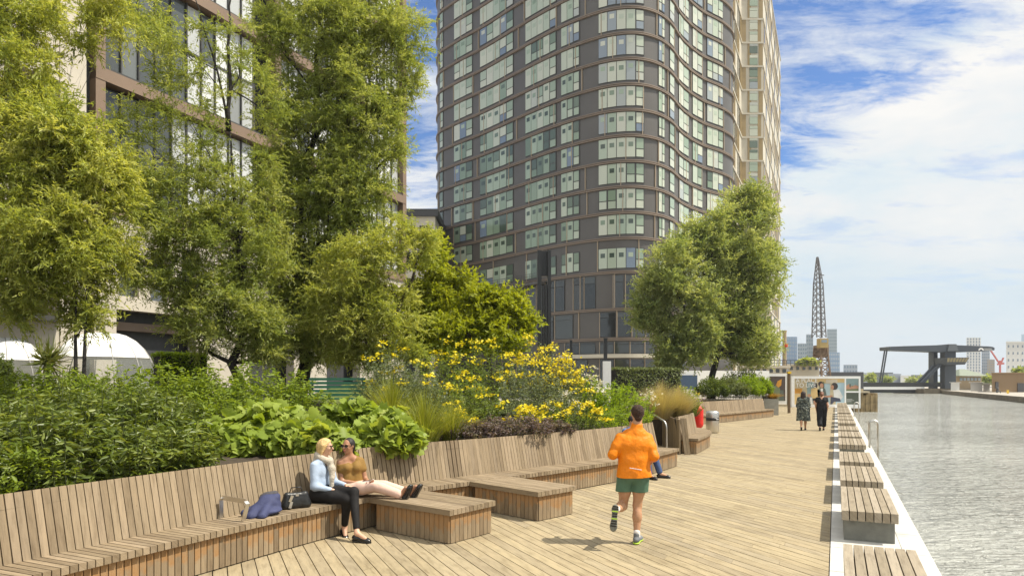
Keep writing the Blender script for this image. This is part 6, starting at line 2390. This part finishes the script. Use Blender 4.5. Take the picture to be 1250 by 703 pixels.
# four people round a table, built as plain printed shapes
pic_poly(pic, ellp(995, 470.5, 2.7, 3.6), 4, 2)
pic_poly(pic, [(990, 474), (996, 473), (1001, 477), (1000, 486), (992, 487), (989.5, 482)], 3, 3)
pic_poly(pic, R4(992, 1000, 486, 489), 4, 3)
pic_poly(pic, [(992.5, 489), (996, 489), (995.5, 493.4), (993.5, 493.4)], 5, 3)
pic_poly(pic, ellp(1001.5, 468.5, 3.0, 3.2), 4, 3)
pic_poly(pic, ellp(1003, 470.5, 2.4, 3.0), 5, 4)
pic_poly(pic, [(997.5, 475), (1007, 474), (1009, 483), (998, 484)], 7, 3)
pic_poly(pic, [(1001.5, 474), (1004.5, 474), (1003.8, 479), (1002, 479)], 6, 4)
pic_poly(pic, ellp(1018.5, 471.3, 4.2, 4.4), 4, 3)
pic_poly(pic, ellp(1015.8, 472.6, 1.9, 2.8), 5, 4)
pic_poly(pic, [(1017, 476), (1024, 475), (1029, 484), (1026, 488), (1018, 487)], 6, 3)
pic_poly(pic, [(1014, 484), (1025, 486), (1026.5, 490), (1018, 490), (1015.5, 493.4), (1013.5, 493.4)], 8, 4)
pic_poly(pic, [(1005, 483), (1016, 482), (1016, 484.5), (1005, 485.5)], 5, 4)
pic_poly(pic, ellp(987.5, 483, 2.2, 2.6), 5, 2)
pic_poly(pic, [(984, 485), (991, 485), (992, 493), (984, 493)], 6, 2)
# the two panels on the right
pic_poly(pic, R4(1032.3, 1047.8, 462, 477.2), 9, 0)
pic_poly(pic, R4(1032.3, 1047.8, 470.5, 477.2), 11, 1)
pic_poly(pic, [(1032.3, 471), (1036, 468.5), (1040, 471.5), (1044, 469.5), (1047.8, 471.5), (1047.8, 474), (1032.3, 475)], 5, 2)
pic_poly(pic, ellp(1037.5, 470.5, 1.0, 2.4), 7, 3)
pic_poly(pic, R4(1032.3, 1047.8, 479, 493.5), 13, 0)
for k, (w0, yy) in enumerate(((7, 487), (9, 488.4), (6, 489.8))):
    pic_poly(pic, R4(1033.2, 1033.2 + w0, yy, yy + .35), 6, 1)
pic.build('picture', PM, ho_)


def text_mesh(name, body, size, loc, rot, mat, parent, extrude=.004, align='LEFT'):
    cu = bpy.data.curves.new(name, 'FONT')
    cu.body = body
    cu.size = size
    cu.extrude = extrude
    cu.align_x = align
    cu.space_line = .85
    t = bpy.data.objects.new(name, cu)
    COL.objects.link(t)
    dg = bpy.context.evaluated_depsgraph_get()
    me = bpy.data.meshes.new_from_object(t.evaluated_get(dg))
    bpy.data.objects.remove(t)
    me.name = name
    me.materials.clear()
    me.materials.append(mat)
    o = link_mesh(name, me, parent)
    o.location = Vector(loc) - (ORG[root_of(parent)] if parent else Vector())
    o.rotation_euler = rot
    return o


text_mesh('lettering', 'A PLACE\nTO LIVE', .46, (hx(971), HY - .035, hz(466.5)), (math.radians(90), 0, 0), M['white'], ho_, .01)
# return panel on the left with its picture
H2 = 62.0
kx = lambda px: (px - CX) / F * H2
kz = lambda py: H - (py - PY) / F * H2
h2_ = thing('hoarding', 'smaller white framed hoarding panel with a dark picture behind the brown post', 'hoarding', (kx(945), H2, 0))
x = MB()
x.box(kx(929.5), kx(960.5), H2, H2 + .16, 0, kz(456))
x.build('board', M['white'], h2_)
x = MB()
x.box(kx(931.5), kx(958.5), H2 - .012, H2 - .001, kz(489), kz(459.2), mi=0)
for pts, mi, l in (([(940, 489), (940, 474), (946, 470), (952, 474), (952, 489)], 11, 1), ([(947, 470), (949, 465), (954, 462.5), (953.5, 470), (950, 473)], 2, 2), ([(931.8, 473), (931.8, 465), (934.5, 467), (934, 473)], 2, 2), ([(951, 489), (952, 476), (956, 476), (957, 489)], 7, 2)):
    x.face([(kx(a), H2 - .013 - l * .003, kz(b)) for a, b in pts], .5, mi + 1)
x.build('picture', [plain('print_dark', (.075, .055, .045), .6)] + PM, h2_)
pnl = thing('site_panel', 'plain cream hoarding panel right of the brown post', 'panel', (kx(966), 60, 0))
x = MB()
x.bar((*wp(961, 470, 60)[:2], 1.35), (*wp(967, 470, 57)[:2], 1.35), .12, 2.6)
x.build('board', M['cream'], pnl)

# ---------------------------------------------------------------- middle distance beyond the hoarding
def block(name, label, px0, px1, pyt, Y, dep, wall, cols=0, rows=0, wmat=None, pyb=470, cat='building', group=None, wfrac=(.6, .55), z0=-.35, roof=None):
    X0, _, zt = wp(px0, pyt, Y)
    X1 = wp(px1, pyt, Y)[0]
    r = thing(name, label, cat, ((X0 + X1) / 2, Y, z0), group)
    x = MB()
    ry_ = (X0 + X1) / 2 / Y * dep              # the far side lies along the line of sight's direction
    x.prism([(X0, Y), (X1, Y), (X1 + ry_, Y + dep), (X0 + ry_, Y + dep)], z0, zt)
    if roof:
        x.prism([(X0 - .3, Y - .3), (X1 + .3, Y - .3), (X1 + ry_ + .3, Y + dep + .3), (X0 + ry_ - .3, Y + dep + .3)], zt + .003, zt + roof, bottom=True)
    x.build('wall', wall, r)
    if cols:
        zb = max(z0 + 1, wp(0, pyb, Y)[2])
        me = None
        cw, rh = (X1 - X0) / cols, (zt - zb) / rows
        q = MB()
        q.box(-cw * wfrac[0] / 2, cw * wfrac[0] / 2, -.12, -.01, -rh * wfrac[1] / 2, rh * wfrac[1] / 2)
        for i in range(cols):
            for j in range(rows):
                if me is None:
                    o = q.build('window', wmat, r, local=True)
                    me = o.data
                else:
                    o = link_mesh('window', me, r)
                o.location = (X0 + cw * (i + .5) - (X0 + X1) / 2, 0, zb + rh * (j + .5) - z0)
    return r


fw_ = {k: plain('far_' + k, c, .6, var=.05) for k, c in dict(blue=(.21, .30, .42), grey=(.34, .37, .41), lightblue=(.38, .48, .58), white=(.62, .62, .60), dark=(.075, .075, .08), cream=(.52, .46, .36), brick=(.25, .165, .085), tan=(.36, .27, .16), slate=(.11, .12, .14), green=(.20, .23, .17)).items()}
M['farpane'] = glassy('far_pane', [(.17, .22, .28), (.24, .30, .36)], .2, .7)
M['farpanelight'] = glassy('far_pane_light', [(.30, .36, .42), (.40, .45, .50)], .2, .7)
TG = 'far glass towers behind the dock crane'
block('glass_tower', 'far blue tower left of the crane, beside the chimney', 960, 973, 411, 620, 40, fw_['blue'], 4, 12, M['farpanelight'], group=TG)
block('glass_tower', 'far grey slab tower just left of the crane', 973.5, 985, 419, 700, 40, fw_['grey'], 4, 10, M['farpane'], group=TG)
block('glass_tower', 'far grey tower partly hidden by the crane lattice', 984, 992.5, 408, 800, 40, fw_['grey'], 3, 12, M['farpane'], group=TG)
block('glass_tower', 'far tallest slim tower right of the crane', 1009.5, 1021.5, 401.6, 760, 40, fw_['grey'], 5, 16, M['farpane'], group=TG)
block('glass_tower', 'far blue lower block in front of the tallest slim tower', 1008, 1025, 430, 560, 40, fw_['blue'], 6, 7, M['farpanelight'], group=TG)
block('glass_tower', 'far low grey block right of the other glass towers', 1029.5, 1046.5, 445, 600, 40, fw_['grey'], 5, 4, M['farpane'], group=TG)
block('shed', 'long dark low building above the right end of the hoarding', 1009, 1054, 454, 150, 18, fw_['dark'], cat='shed')
block('cream_building', 'cream low building with dark windows left of the crane', 962, 1000, 446.5, 95, 12, fw_['cream'], 5, 1, M['darkglass'], pyb=452.5, roof=.25, wfrac=(.4, .6))
block('cream_building', 'pale low building with a terrace at the foot of the cream tower', 905, 961, 449, 88, 10, fw_['cream'], 7, 1, M['darkglass'], pyb=456, roof=.3, wfrac=(.5, .6))
# terrace rails and plants on the cream building
tr_ = thing('terrace_railing', 'thin dark railing on the roof terrace of the cream building', 'railing', (wp(965, 440, 93)[0], 93, wp(0, 447, 93)[2]))
x = MB()
a, b = wp(940, 439.5, 93), wp(1000, 440.5, 93)
zb = wp(0, 446.5, 93)[2]
x.bar(a, b, .10, .10)
x.bar((a[0], a[1], (a[2] + zb) / 2), (b[0], b[1], (b[2] + zb) / 2), .05)
for k in range(13):
    f = k / 12
    x.bar((a[0] + (b[0] - a[0]) * f, a[1], zb), (a[0] + (b[0] - a[0]) * f, a[1], a[2]), .06)
x.build('rail', fw_['dark'], tr_)
bush('terrace_shrub', 'shrubs growing on the roof terrace left of the crane', 986, 94, 26, 437, 'grove', .5, .25, 60, 24, 300, cat='shrub', z0=zb)
ch_ = thing('chimney', 'pale round chimney left of the far blue tower', 'chimney', (wp(957.5, 440, 120)[0], 120, -.3))
x = MB()
cx_, _, zt = wp(957.5, 404, 120)
x.lathe((cx_, 120, -.3), [(.36, 0), (.34, zt + .1), (.40, zt + .12), (.40, zt + .4), (.0, zt + .4)], 14)
x.build('stack', fw_['tan'], ch_, smooth=False)
x = MB()
x.lathe((cx_ + .1, 119.5, wp(0, 424, 120)[2]), [(.0, 0), (.3, 0), (.3, .6), (.0, .6)], 10)
x.build('lamp', M['red'], ch_)

# heritage dock crane: legs, cab and lattice jib
cr = thing('dock_crane', 'old dockside crane with a tall lattice jib and a yellowish cab', 'crane', (wp(1000, 450, 150)[0], 150, -.06))
CY_ = 150.0
M['rust'] = plain('rusty_steel', (.19, .125, .075), .7, var=.3, scale=.6)
M['jib'] = plain('grey_jib_steel', (.16, .15, .15), .6, var=.2, scale=.6)


def lattice(mb, base4, top4, n, w=.14):
    B, T = [np.array(p) for p in base4], [np.array(p) for p in top4]
    lv = [[b + (t - b) * (k / n) for b, t in zip(B, T)] for k in range(n + 1)]
    for i in range(4):
        mb.bar(B[i], T[i], w * 1.3)
    for k in range(n):
        for i in range(4):
            i2 = (i + 1) % 4
            mb.bar(lv[k][i], lv[k + 1][i2], w * .75)
            mb.bar(lv[k + 1][i], lv[k + 1][i2], w * .75)


def quad(px, py, wpx, dep=1.2):
    X, _, z = wp(px, py, CY_)
    w_ = wpx / F * CY_ / 2
    return [(X - w_, CY_ - dep, z), (X + w_, CY_ - dep, z), (X + w_, CY_ + dep, z), (X - w_, CY_ + dep, z)]


x = MB()
lattice(x, quad(999.5, 412, 11.5), quad(998.6, 345, 7.5, .8), 9)
lattice(x, quad(998.6, 345, 7.5, .8), quad(997.6, 314, 1.2, .15), 6, .11)
x.bar(quad(999.8, 337, 3)[0], quad(1001.0, 337, 3)[1], .2)
x.bar(wp(1003.5, 412, CY_), wp(1000.8, 335, CY_), .16)
x.bar(wp(1000.8, 335, CY_), wp(997.8, 314, CY_), .10)
x.build('jib', M['jib'], cr)
x = MB()
lattice(x, quad(1003, 470, 11.0, 2.4), quad(1001.5, 424, 8, 1.6), 6, .22)
x.build('tower', M['rust'], cr)
x = MB()
a, b = wp(993.5, 414, CY_), wp(1003.4, 425, CY_)
x.box(a[0], b[0], CY_ - 3.0, CY_ - 1.3, b[2], a[2])
x.build('cab', plain('crane_cab_yellow', (.42, .30, .11), .6), cr)
x = MB()
x.box(a[0] + .3, b[0] - .3, CY_ - 3.06, CY_ - 3.001, (a[2] + b[2]) / 2 + .1, a[2] - .3)
x.build('cab_window', M['farpane'], cr)
x = MB()
a, b = wp(1000, 421, CY_), wp(1008.5, 436, CY_)
x.box(a[0], b[0], CY_ - 1.2, CY_ + 3, b[2], a[2])
x.build('engine_house', M['rust'], cr)
# timber pier right of the hoarding
pr_ = thing('timber_jetty', 'low timber and stone jetty standing in the water right of the hoarding', 'jetty', (wp(1060, 485, 75)[0], 75, WZ))
x = MB()
a, b = wp(1045, 482, 75), wp(1071.5, 482, 75)
for k in range(9):
    f0, f1 = k / 9, (k + .93) / 9
    x.box(a[0] + (b[0] - a[0]) * f0, a[0] + (b[0] - a[0]) * f1, 75 + .05 * (k % 2), 82, WZ - .3, .55 + .12 * (k % 3))
x.build('pile_wall', plain('old_timber', (.27, .20, .10), .85, var=.4, scale=1.5), pr_)
x = MB()
x.box(a[0], b[0] - 1.0, 74.8, 82, .8, 1.0)
x.box(a[0] + .5, b[0] - 1.4, 75.4, 82, 1.0, 1.25)
x.build('deck', plain('old_stone_top', (.42, .36, .25), .85), pr_)

# ---------------------------------------------------------------- lifting footbridge across the dock
BY = 190.0
br = thing('lifting_bridge', 'dark grey lifting bridge with one tower, long tapering balance beam and sloping hangers', 'bridge', (wp(1155, 470, BY)[0], BY, WZ))
M['bridge'] = plain('bridge_slate', (.060, .072, .088), .5, var=.08, scale=.3)
bp_ = lambda px, py, dy=0: np.array((((px - CX) / F) * BY, BY + dy, H - (py - PY) / F * BY))
x = MB()
for (p0, p1, q0, q1) in (((1147.6, 421.5), (1161.7, 421.5), (1147.8, 473), (1161.0, 473)),):
    a, b, c, d = bp_(*p0, -2.0), bp_(*p1, -2.0), bp_(*q0, -2.0), bp_(*q1, -2.0)
    x.box(c[0], d[0], BY - 2.0, BY + .2, WZ, a[2])
x.build('pylon', M['bridge'], br)
x = MB()
c, d = bp_(1142.2, 430), bp_(1147.2, 473)
x.box(c[0], d[0], BY + 1.0, BY + 3.4, WZ, bp_(0, 424)[2])
x.build('pylon', M['bridge'], br)
# balance beam: tapering box
x = MB()
prof = [(1079.5, 423.6, 427.6), (1100, 422.8, 428.4), (1125, 422.2, 429.2), (1143, 421.6, 430), (1160, 421.8, 430), (1180, 422.6, 429.4), (1198, 423.2, 428.8), (1203.5, 423.8, 428.5), (1205.8, 425.0, 427.6)]
for (p0, p1) in zip(prof[:-1], prof[1:]):
    A0, A1, B0, B1 = bp_(p0[0], p0[1], -2.6), bp_(p0[0], p0[2], -2.6), bp_(p1[0], p1[1], -2.6), bp_(p1[0], p1[2], -2.6)
    C0, C1, D0, D1 = [v + np.array((0, 5.2, 0)) for v in (A0, A1, B0, B1)]
    for f in ([A1, B1, B0, A0], [C0, D0, D1, C1], [A0, B0, D0, C0], [C1, D1, B1, A1]):
        x.face([tuple(v) for v in f])
for p, rv in ((prof[0], 0), (prof[-1], 1)):
    A0, A1 = bp_(p[0], p[1], -2.6), bp_(p[0], p[2], -2.6)
    f = [tuple(A0), tuple(A1), tuple(A1 + np.array((0, 5.2, 0))), tuple(A0 + np.array((0, 5.2, 0)))]
    x.face(f if rv == 0 else f[::-1])
x.build('balance_beam', M['bridge'], br)
x = MB()
a, b, c, d = bp_(1148.2, 429, -3), bp_(1161.2, 429, -3), bp_(1150.5, 420.6, -3), bp_(1158.8, 420.6, -3)
for s0, s1 in ((0, 6.0),):
    fr = [tuple(a), tuple(b), tuple(d), tuple(c)]
    bk_ = [tuple(np.array(p) + (0, 6.0, 0)) for p in fr]
    x.face(fr)
    x.face(bk_[::-1])
    for i in range(4):
        x.face([fr[(i + 1) % 4], fr[i], bk_[i], bk_[(i + 1) % 4]])
x.build('saddle', plain('bridge_slate_light', (.12, .135, .15), .45), br)
for dy in (-.55, .55):
    x = MB()
    x.bar(bp_(1081.2, 427, dy), bp_(1074.6, 468, dy), .30)
    x.build('hanger', M['bridge'], br)
for dy, o_ in ((-1.2, 0), (1.2, 1.2)):
    x = MB()
    x.bar(bp_(1143.8 + o_ * .3, 445 + o_ * .5, dy), bp_(1119.5 + o_, 470 + o_ * .6, dy), .75)
    x.build('strut', M['bridge'], br)
x = MB()
a, b, c, d = bp_(1143.5, 445.3), bp_(1165.5, 445.3), bp_(1142.2, 437), bp_(1168.3, 437)
lo_ = [(a[0], BY - 4.2, a[2]), (b[0], BY - 4.2, a[2]), (b[0], BY + 2.5, a[2]), (a[0], BY + 2.5, a[2])]
hi_ = [(c[0], BY - 5.0, c[2]), (d[0], BY - 5.0, c[2]), (d[0], BY + 3.0, c[2]), (c[0], BY + 3.0, c[2])]
x.face(lo_[::-1])
x.face(hi_)
for i in range(4):
    x.face([lo_[i], lo_[(i + 1) % 4], hi_[(i + 1) % 4], hi_[i]])
cab_ = x.build('control_cabin', M['bridge'], br)
x = MB()
for k in range(7):
    f0, f1 = k / 7 + .01, (k + .84) / 7
    zz = (437.6, 442.2)
    def fp(f, py):
        t = (py - 437) / 8.3
        X = (c[0] + (d[0] - c[0]) * f) * (1 - t) + (a[0] + (b[0] - a[0]) * f) * t
        return (X, BY - 5.03 + .8 * t, bp_(0, py)[2])
    x.face([fp(f0, zz[1]), fp(f1, zz[1]), fp(f1, zz[0]), fp(f0, zz[0])], .7)
x.build('window', plain('cabin_glass', (.30, .26, .15), .2), cab_)
# round-arched emblem with two lines of lettering on the beam, and the small emblem under the cabin
x = MB()
def arc_emblem(cx_, cy_, r0, r1, dy):
    for k in range(12):
        a0, a1 = math.pi * k / 12, math.pi * (k + 1) / 12
        pts = [bp_(cx_ + r * math.cos(a), cy_ - r * .95 * math.sin(a), dy) for r, a in ((r0, a0), (r1, a0), (r1, a1), (r0, a1))]
        x.face([tuple(p) for p in pts])
arc_emblem(1189.5, 428.2, 1.6, 3.4, -2.64)
arc_emblem(1154.5, 444.6, 1.2, 2.2, -4.26)
for (p0, p1, yy) in ((1193.5, 1202, 425.8), (1193.5, 1203, 427.6)):
    u = p0
    while u < p1:
        a, b = bp_(u, yy + .7, -2.63), bp_(u + .7, yy, -2.63)
        x.face([(a[0], a[1], a[2]), (b[0], a[1], a[2]), (b[0], a[1], b[2]), (a[0], a[1], b[2])])
        u += 1.0
x.build('emblem', M['white'], br)
# deck, white edge and railing of the span
x = MB()
a, b = bp_(1000, 472), bp_(1122, 472)
x.box(a[0], b[0], BY - 2.4, BY + 2.4, bp_(0, 475.2)[2], bp_(0, 472.0)[2], mi=0)
x.build('deck', M['white'], br)
x = MB()
x.box(a[0], b[0], BY - 2.0, BY + 2.0, bp_(0, 479)[2], bp_(0, 475.3)[2], mi=0)
x.box(a[0], b[0] + 5, BY - 2.2, BY - 2.1, bp_(0, 471.9)[2], bp_(0, 466.7)[2], mi=0)
x.box(a[0], b[0] + 5, BY + 2.1, BY + 2.2, bp_(0, 471.9)[2], bp_(0, 466.9)[2], mi=0)
x.build('girder', plain('bridge_girder', (.035, .036, .036), .6), br)
# abutment pier that carries the pylons
ab = thing('bridge_abutment', 'low dark abutment in the water under the bridge tower', 'abutment', (bp_(1150, 475)[0], BY, WZ))
x = MB()
a, b = bp_(1112, 476), bp_(1172, 476)
x.box(a[0], b[0], BY - 6, BY + 9, WZ - .5, bp_(0, 474.2)[2])
x.build('pier', M['quaywall'], ab)

# ---------------------------------------------------------------- the far right bank
block('banded_tower', 'far white tower with vertical dark window bands behind the bridge beam', 1179.5, 1197, 412, 520, 30, fw_['white'], 5, 12, M['farpane'], pyb=454, wfrac=(.42, .62))
block('tower_block', 'far grey block right of the white banded tower', 1198, 1208, 427, 560, 30, fw_['grey'], 4, 8, M['farpane'], pyb=456)
block('tower_block', 'far lower tan grey block beside the red crane', 1205, 1214, 438.5, 520, 30, fw_['tan'], 4, 6, M['farpane'], pyb=456)
block('white_mill', 'white warehouse with small square windows at the right edge of the picture', 1228, 1262, 418.5, 260, 40, fw_['white'], 6, 4, M['farpane'], pyb=452, wfrac=(.25, .35), roof=.6)
block('blue_tower', 'far pale blue tower top above the white warehouse', 1246.5, 1262, 408, 620, 40, fw_['lightblue'])
bb = block('brick_shed', 'low tan brick building at the right edge of the far bank', 1210.5, 1270, 456, 150, 14, fw_['brick'], pyb=470, cat='shed', roof=.25)
o_ = ORG[bb]
x = MB()
for (p0, p1, y0, y1) in ((1241.5, 1249, 467.5, 479), (1214.5, 1218, 466, 474)):
    a, b = wp(p0, y0, 150), wp(p1, y1, 150)
    x.box(a[0], b[0], 149.8, 149.99, max(-.3, b[2]), a[2])
x.build('door', fw_['dark'], bb)
pv = thing('pavilion', 'tan pavilion with a pale green hipped roof right of the bridge tower', 'pavilion', (wp(1183, 460, 215)[0], 215, -.35))
x = MB()
a, b = wp(1170, 459, 215), wp(1198, 470, 215)
x.box(a[0], b[0], 215, 223, -.35, a[2])
x.build('wall', fw_['tan'], pv)
x = MB()
e0, e1, zr, zt = wp(1166, 458.5, 215)[0], wp(1201, 458.5, 215)[0], wp(0, 458.6, 215)[2], wp(0, 450, 215)[2]
m0, m1 = wp(1181, 450, 215)[0], wp(1187, 450, 215)[0]
B4 = [(e0, 213, zr), (e1, 213, zr), (e1, 225, zr), (e0, 225, zr)]
x.face([B4[0], B4[1], (m1, 219, zt), (m0, 219, zt)])
x.face([B4[1], B4[2], (m1, 219, zt)])
x.face([B4[2], B4[3], (m0, 219, zt), (m1, 219, zt)])
x.face([B4[3], B4[0], (m0, 219, zt)])
x.face(B4[::-1])
x.build('roof', fw_['green'], pv)
for k in range(6):
    x = MB()
    a, b = wp(1171.5 + k * 4.4, 461, 214.9), wp(1174.5 + k * 4.4, 464.5, 214.9)
    x.box(a[0], b[0], 214.8, 214.98, b[2], a[2])
    x.build('window', M['farpanelight'], pv)
CB = 'white cabins on the far bank'
for px0, px1, pt, Y, tx in ((1160.5, 1171, 467, 180, 'left one beside the bridge tower'), (1184.5, 1199, 467, 165, 'wider one left of the brick building'), (1200, 1208, 468.5, 165, 'small one next to the brick building')):
    block('white_cabin', 'low white cabin on the far bank, ' + tx, px0, px1, pt, Y, 4, fw_['white'], cat='cabin', group=CB, roof=.12)
yb = block('yellow_crate', 'small yellow box on the far quay', 1228.5, 1231.5, 476, 135, 1, plain('yellow_paint', (.7, .45, .03), .5), cat='crate')
mo = thing('person', 'tiny dark figure sitting on the far quay by the brick building', 'person', (wp(1217, 475, 140)[0], 140, -.35))
x = SDF()
x.cone((0, 0, .3), (.1, 0, .9), .25, .22, .1)
x.ell((.12, 0, 1.15), (.12, .12, .15))
x.cone((0, 0, .3), (.5, -.2, .35), .12, .1)
x.cone((.5, -.2, .35), (.55, -.2, .02), .1, .07)
x.mesh('body', .04, fw_['dark'], mo, V3(*ORG[mo]))
rc = thing('tower_crane', 'distant red and white luffing cranes right of the white banded tower', 'crane', (wp(1220, 450, 480)[0], 480, -.35))
x = MB()
w8 = lambda px, py: wp(px, py, 480)
x.bar(w8(1220.5, 470), w8(1220.5, 440), .9)
x.bar(w8(1220, 444), w8(1209, 427.5), .8)
x.bar(w8(1221, 445), w8(1224.6, 436.5), .8)
x.bar(w8(1217.5, 444.5), w8(1225, 443.5), 1.2)
x.build('mast', plain('red_crane_steel', (.50, .12, .10), .6), rc)
# low buildings and trees across the end of the dock
LB = 'low far buildings behind the bridge'
for px0, px1, pt, Y, cm, tx in ((1084, 1100, 456, 420, 'grey', 'long grey shed right of the hanger'), (1099, 1112, 458, 400, 'white', 'white gabled shed left of the strut'), (1046, 1066, 455, 500, 'grey', 'pale block left of the hanger'), (1060, 1090, 454.5, 700, 'slate', 'dark skyline block'), (1112, 1140, 457.5, 460, 'slate', 'flat block under the strut')):
    block('low_building', 'low far building behind the bridge, ' + tx, px0, px1, pt, Y, 20, fw_[cm], group=LB)
FT = 'far round trees beyond the dock'
for i, (px, pt, wd, Y, tx) in enumerate(((1062, 455, 13, 300, 'left of the hanger'), (1084, 458, 16, 330, 'right of the hanger'), (1127, 459, 16, 380, 'under the sloping strut'), (1168, 458, 12, 320, 'behind the white cabin'), (1205, 458.5, 14, 230, 'in front of the brick building'), (1246, 446, 26, 200, 'before the white warehouse at the right edge'), (1112, 461, 12, 380, 'small one by the white shed'))):
    X, _, zt = wp(px, pt, Y)
    pyc = (pt + 471) / 2
    tree('round_tree', 'far round green tree ' + tx, (X, Y, -.35), [Bp(px, pyc - 1, wd * .5, (471 - pt) * .42, Y, 26)], .9, .5, 'grove', .25, 400 + i, rc=1.4 * Y / 300, twigs=7, per=6, droop=.1, group=FT, limbs=False)

# ---------------------------------------------------------------- thin summer haze over the dock
hm, nt, b_, out = new_mat('summer_haze')
nt.nodes.remove(b_)
pv_ = nt.nodes.new('ShaderNodeVolumePrincipled')
pv_.inputs['Color'].default_value = (.86, .92, 1.0, 1)
pv_.inputs['Density'].default_value = .00022
pv_.inputs['Anisotropy'].default_value = .2
nt.links.new(pv_.outputs[0], out.inputs['Volume'])
x = MB()
x.box(-4050, 4050, -3050, 6050, -3.4, 124)
tag(x.build('haze', hm), kind='stuff')
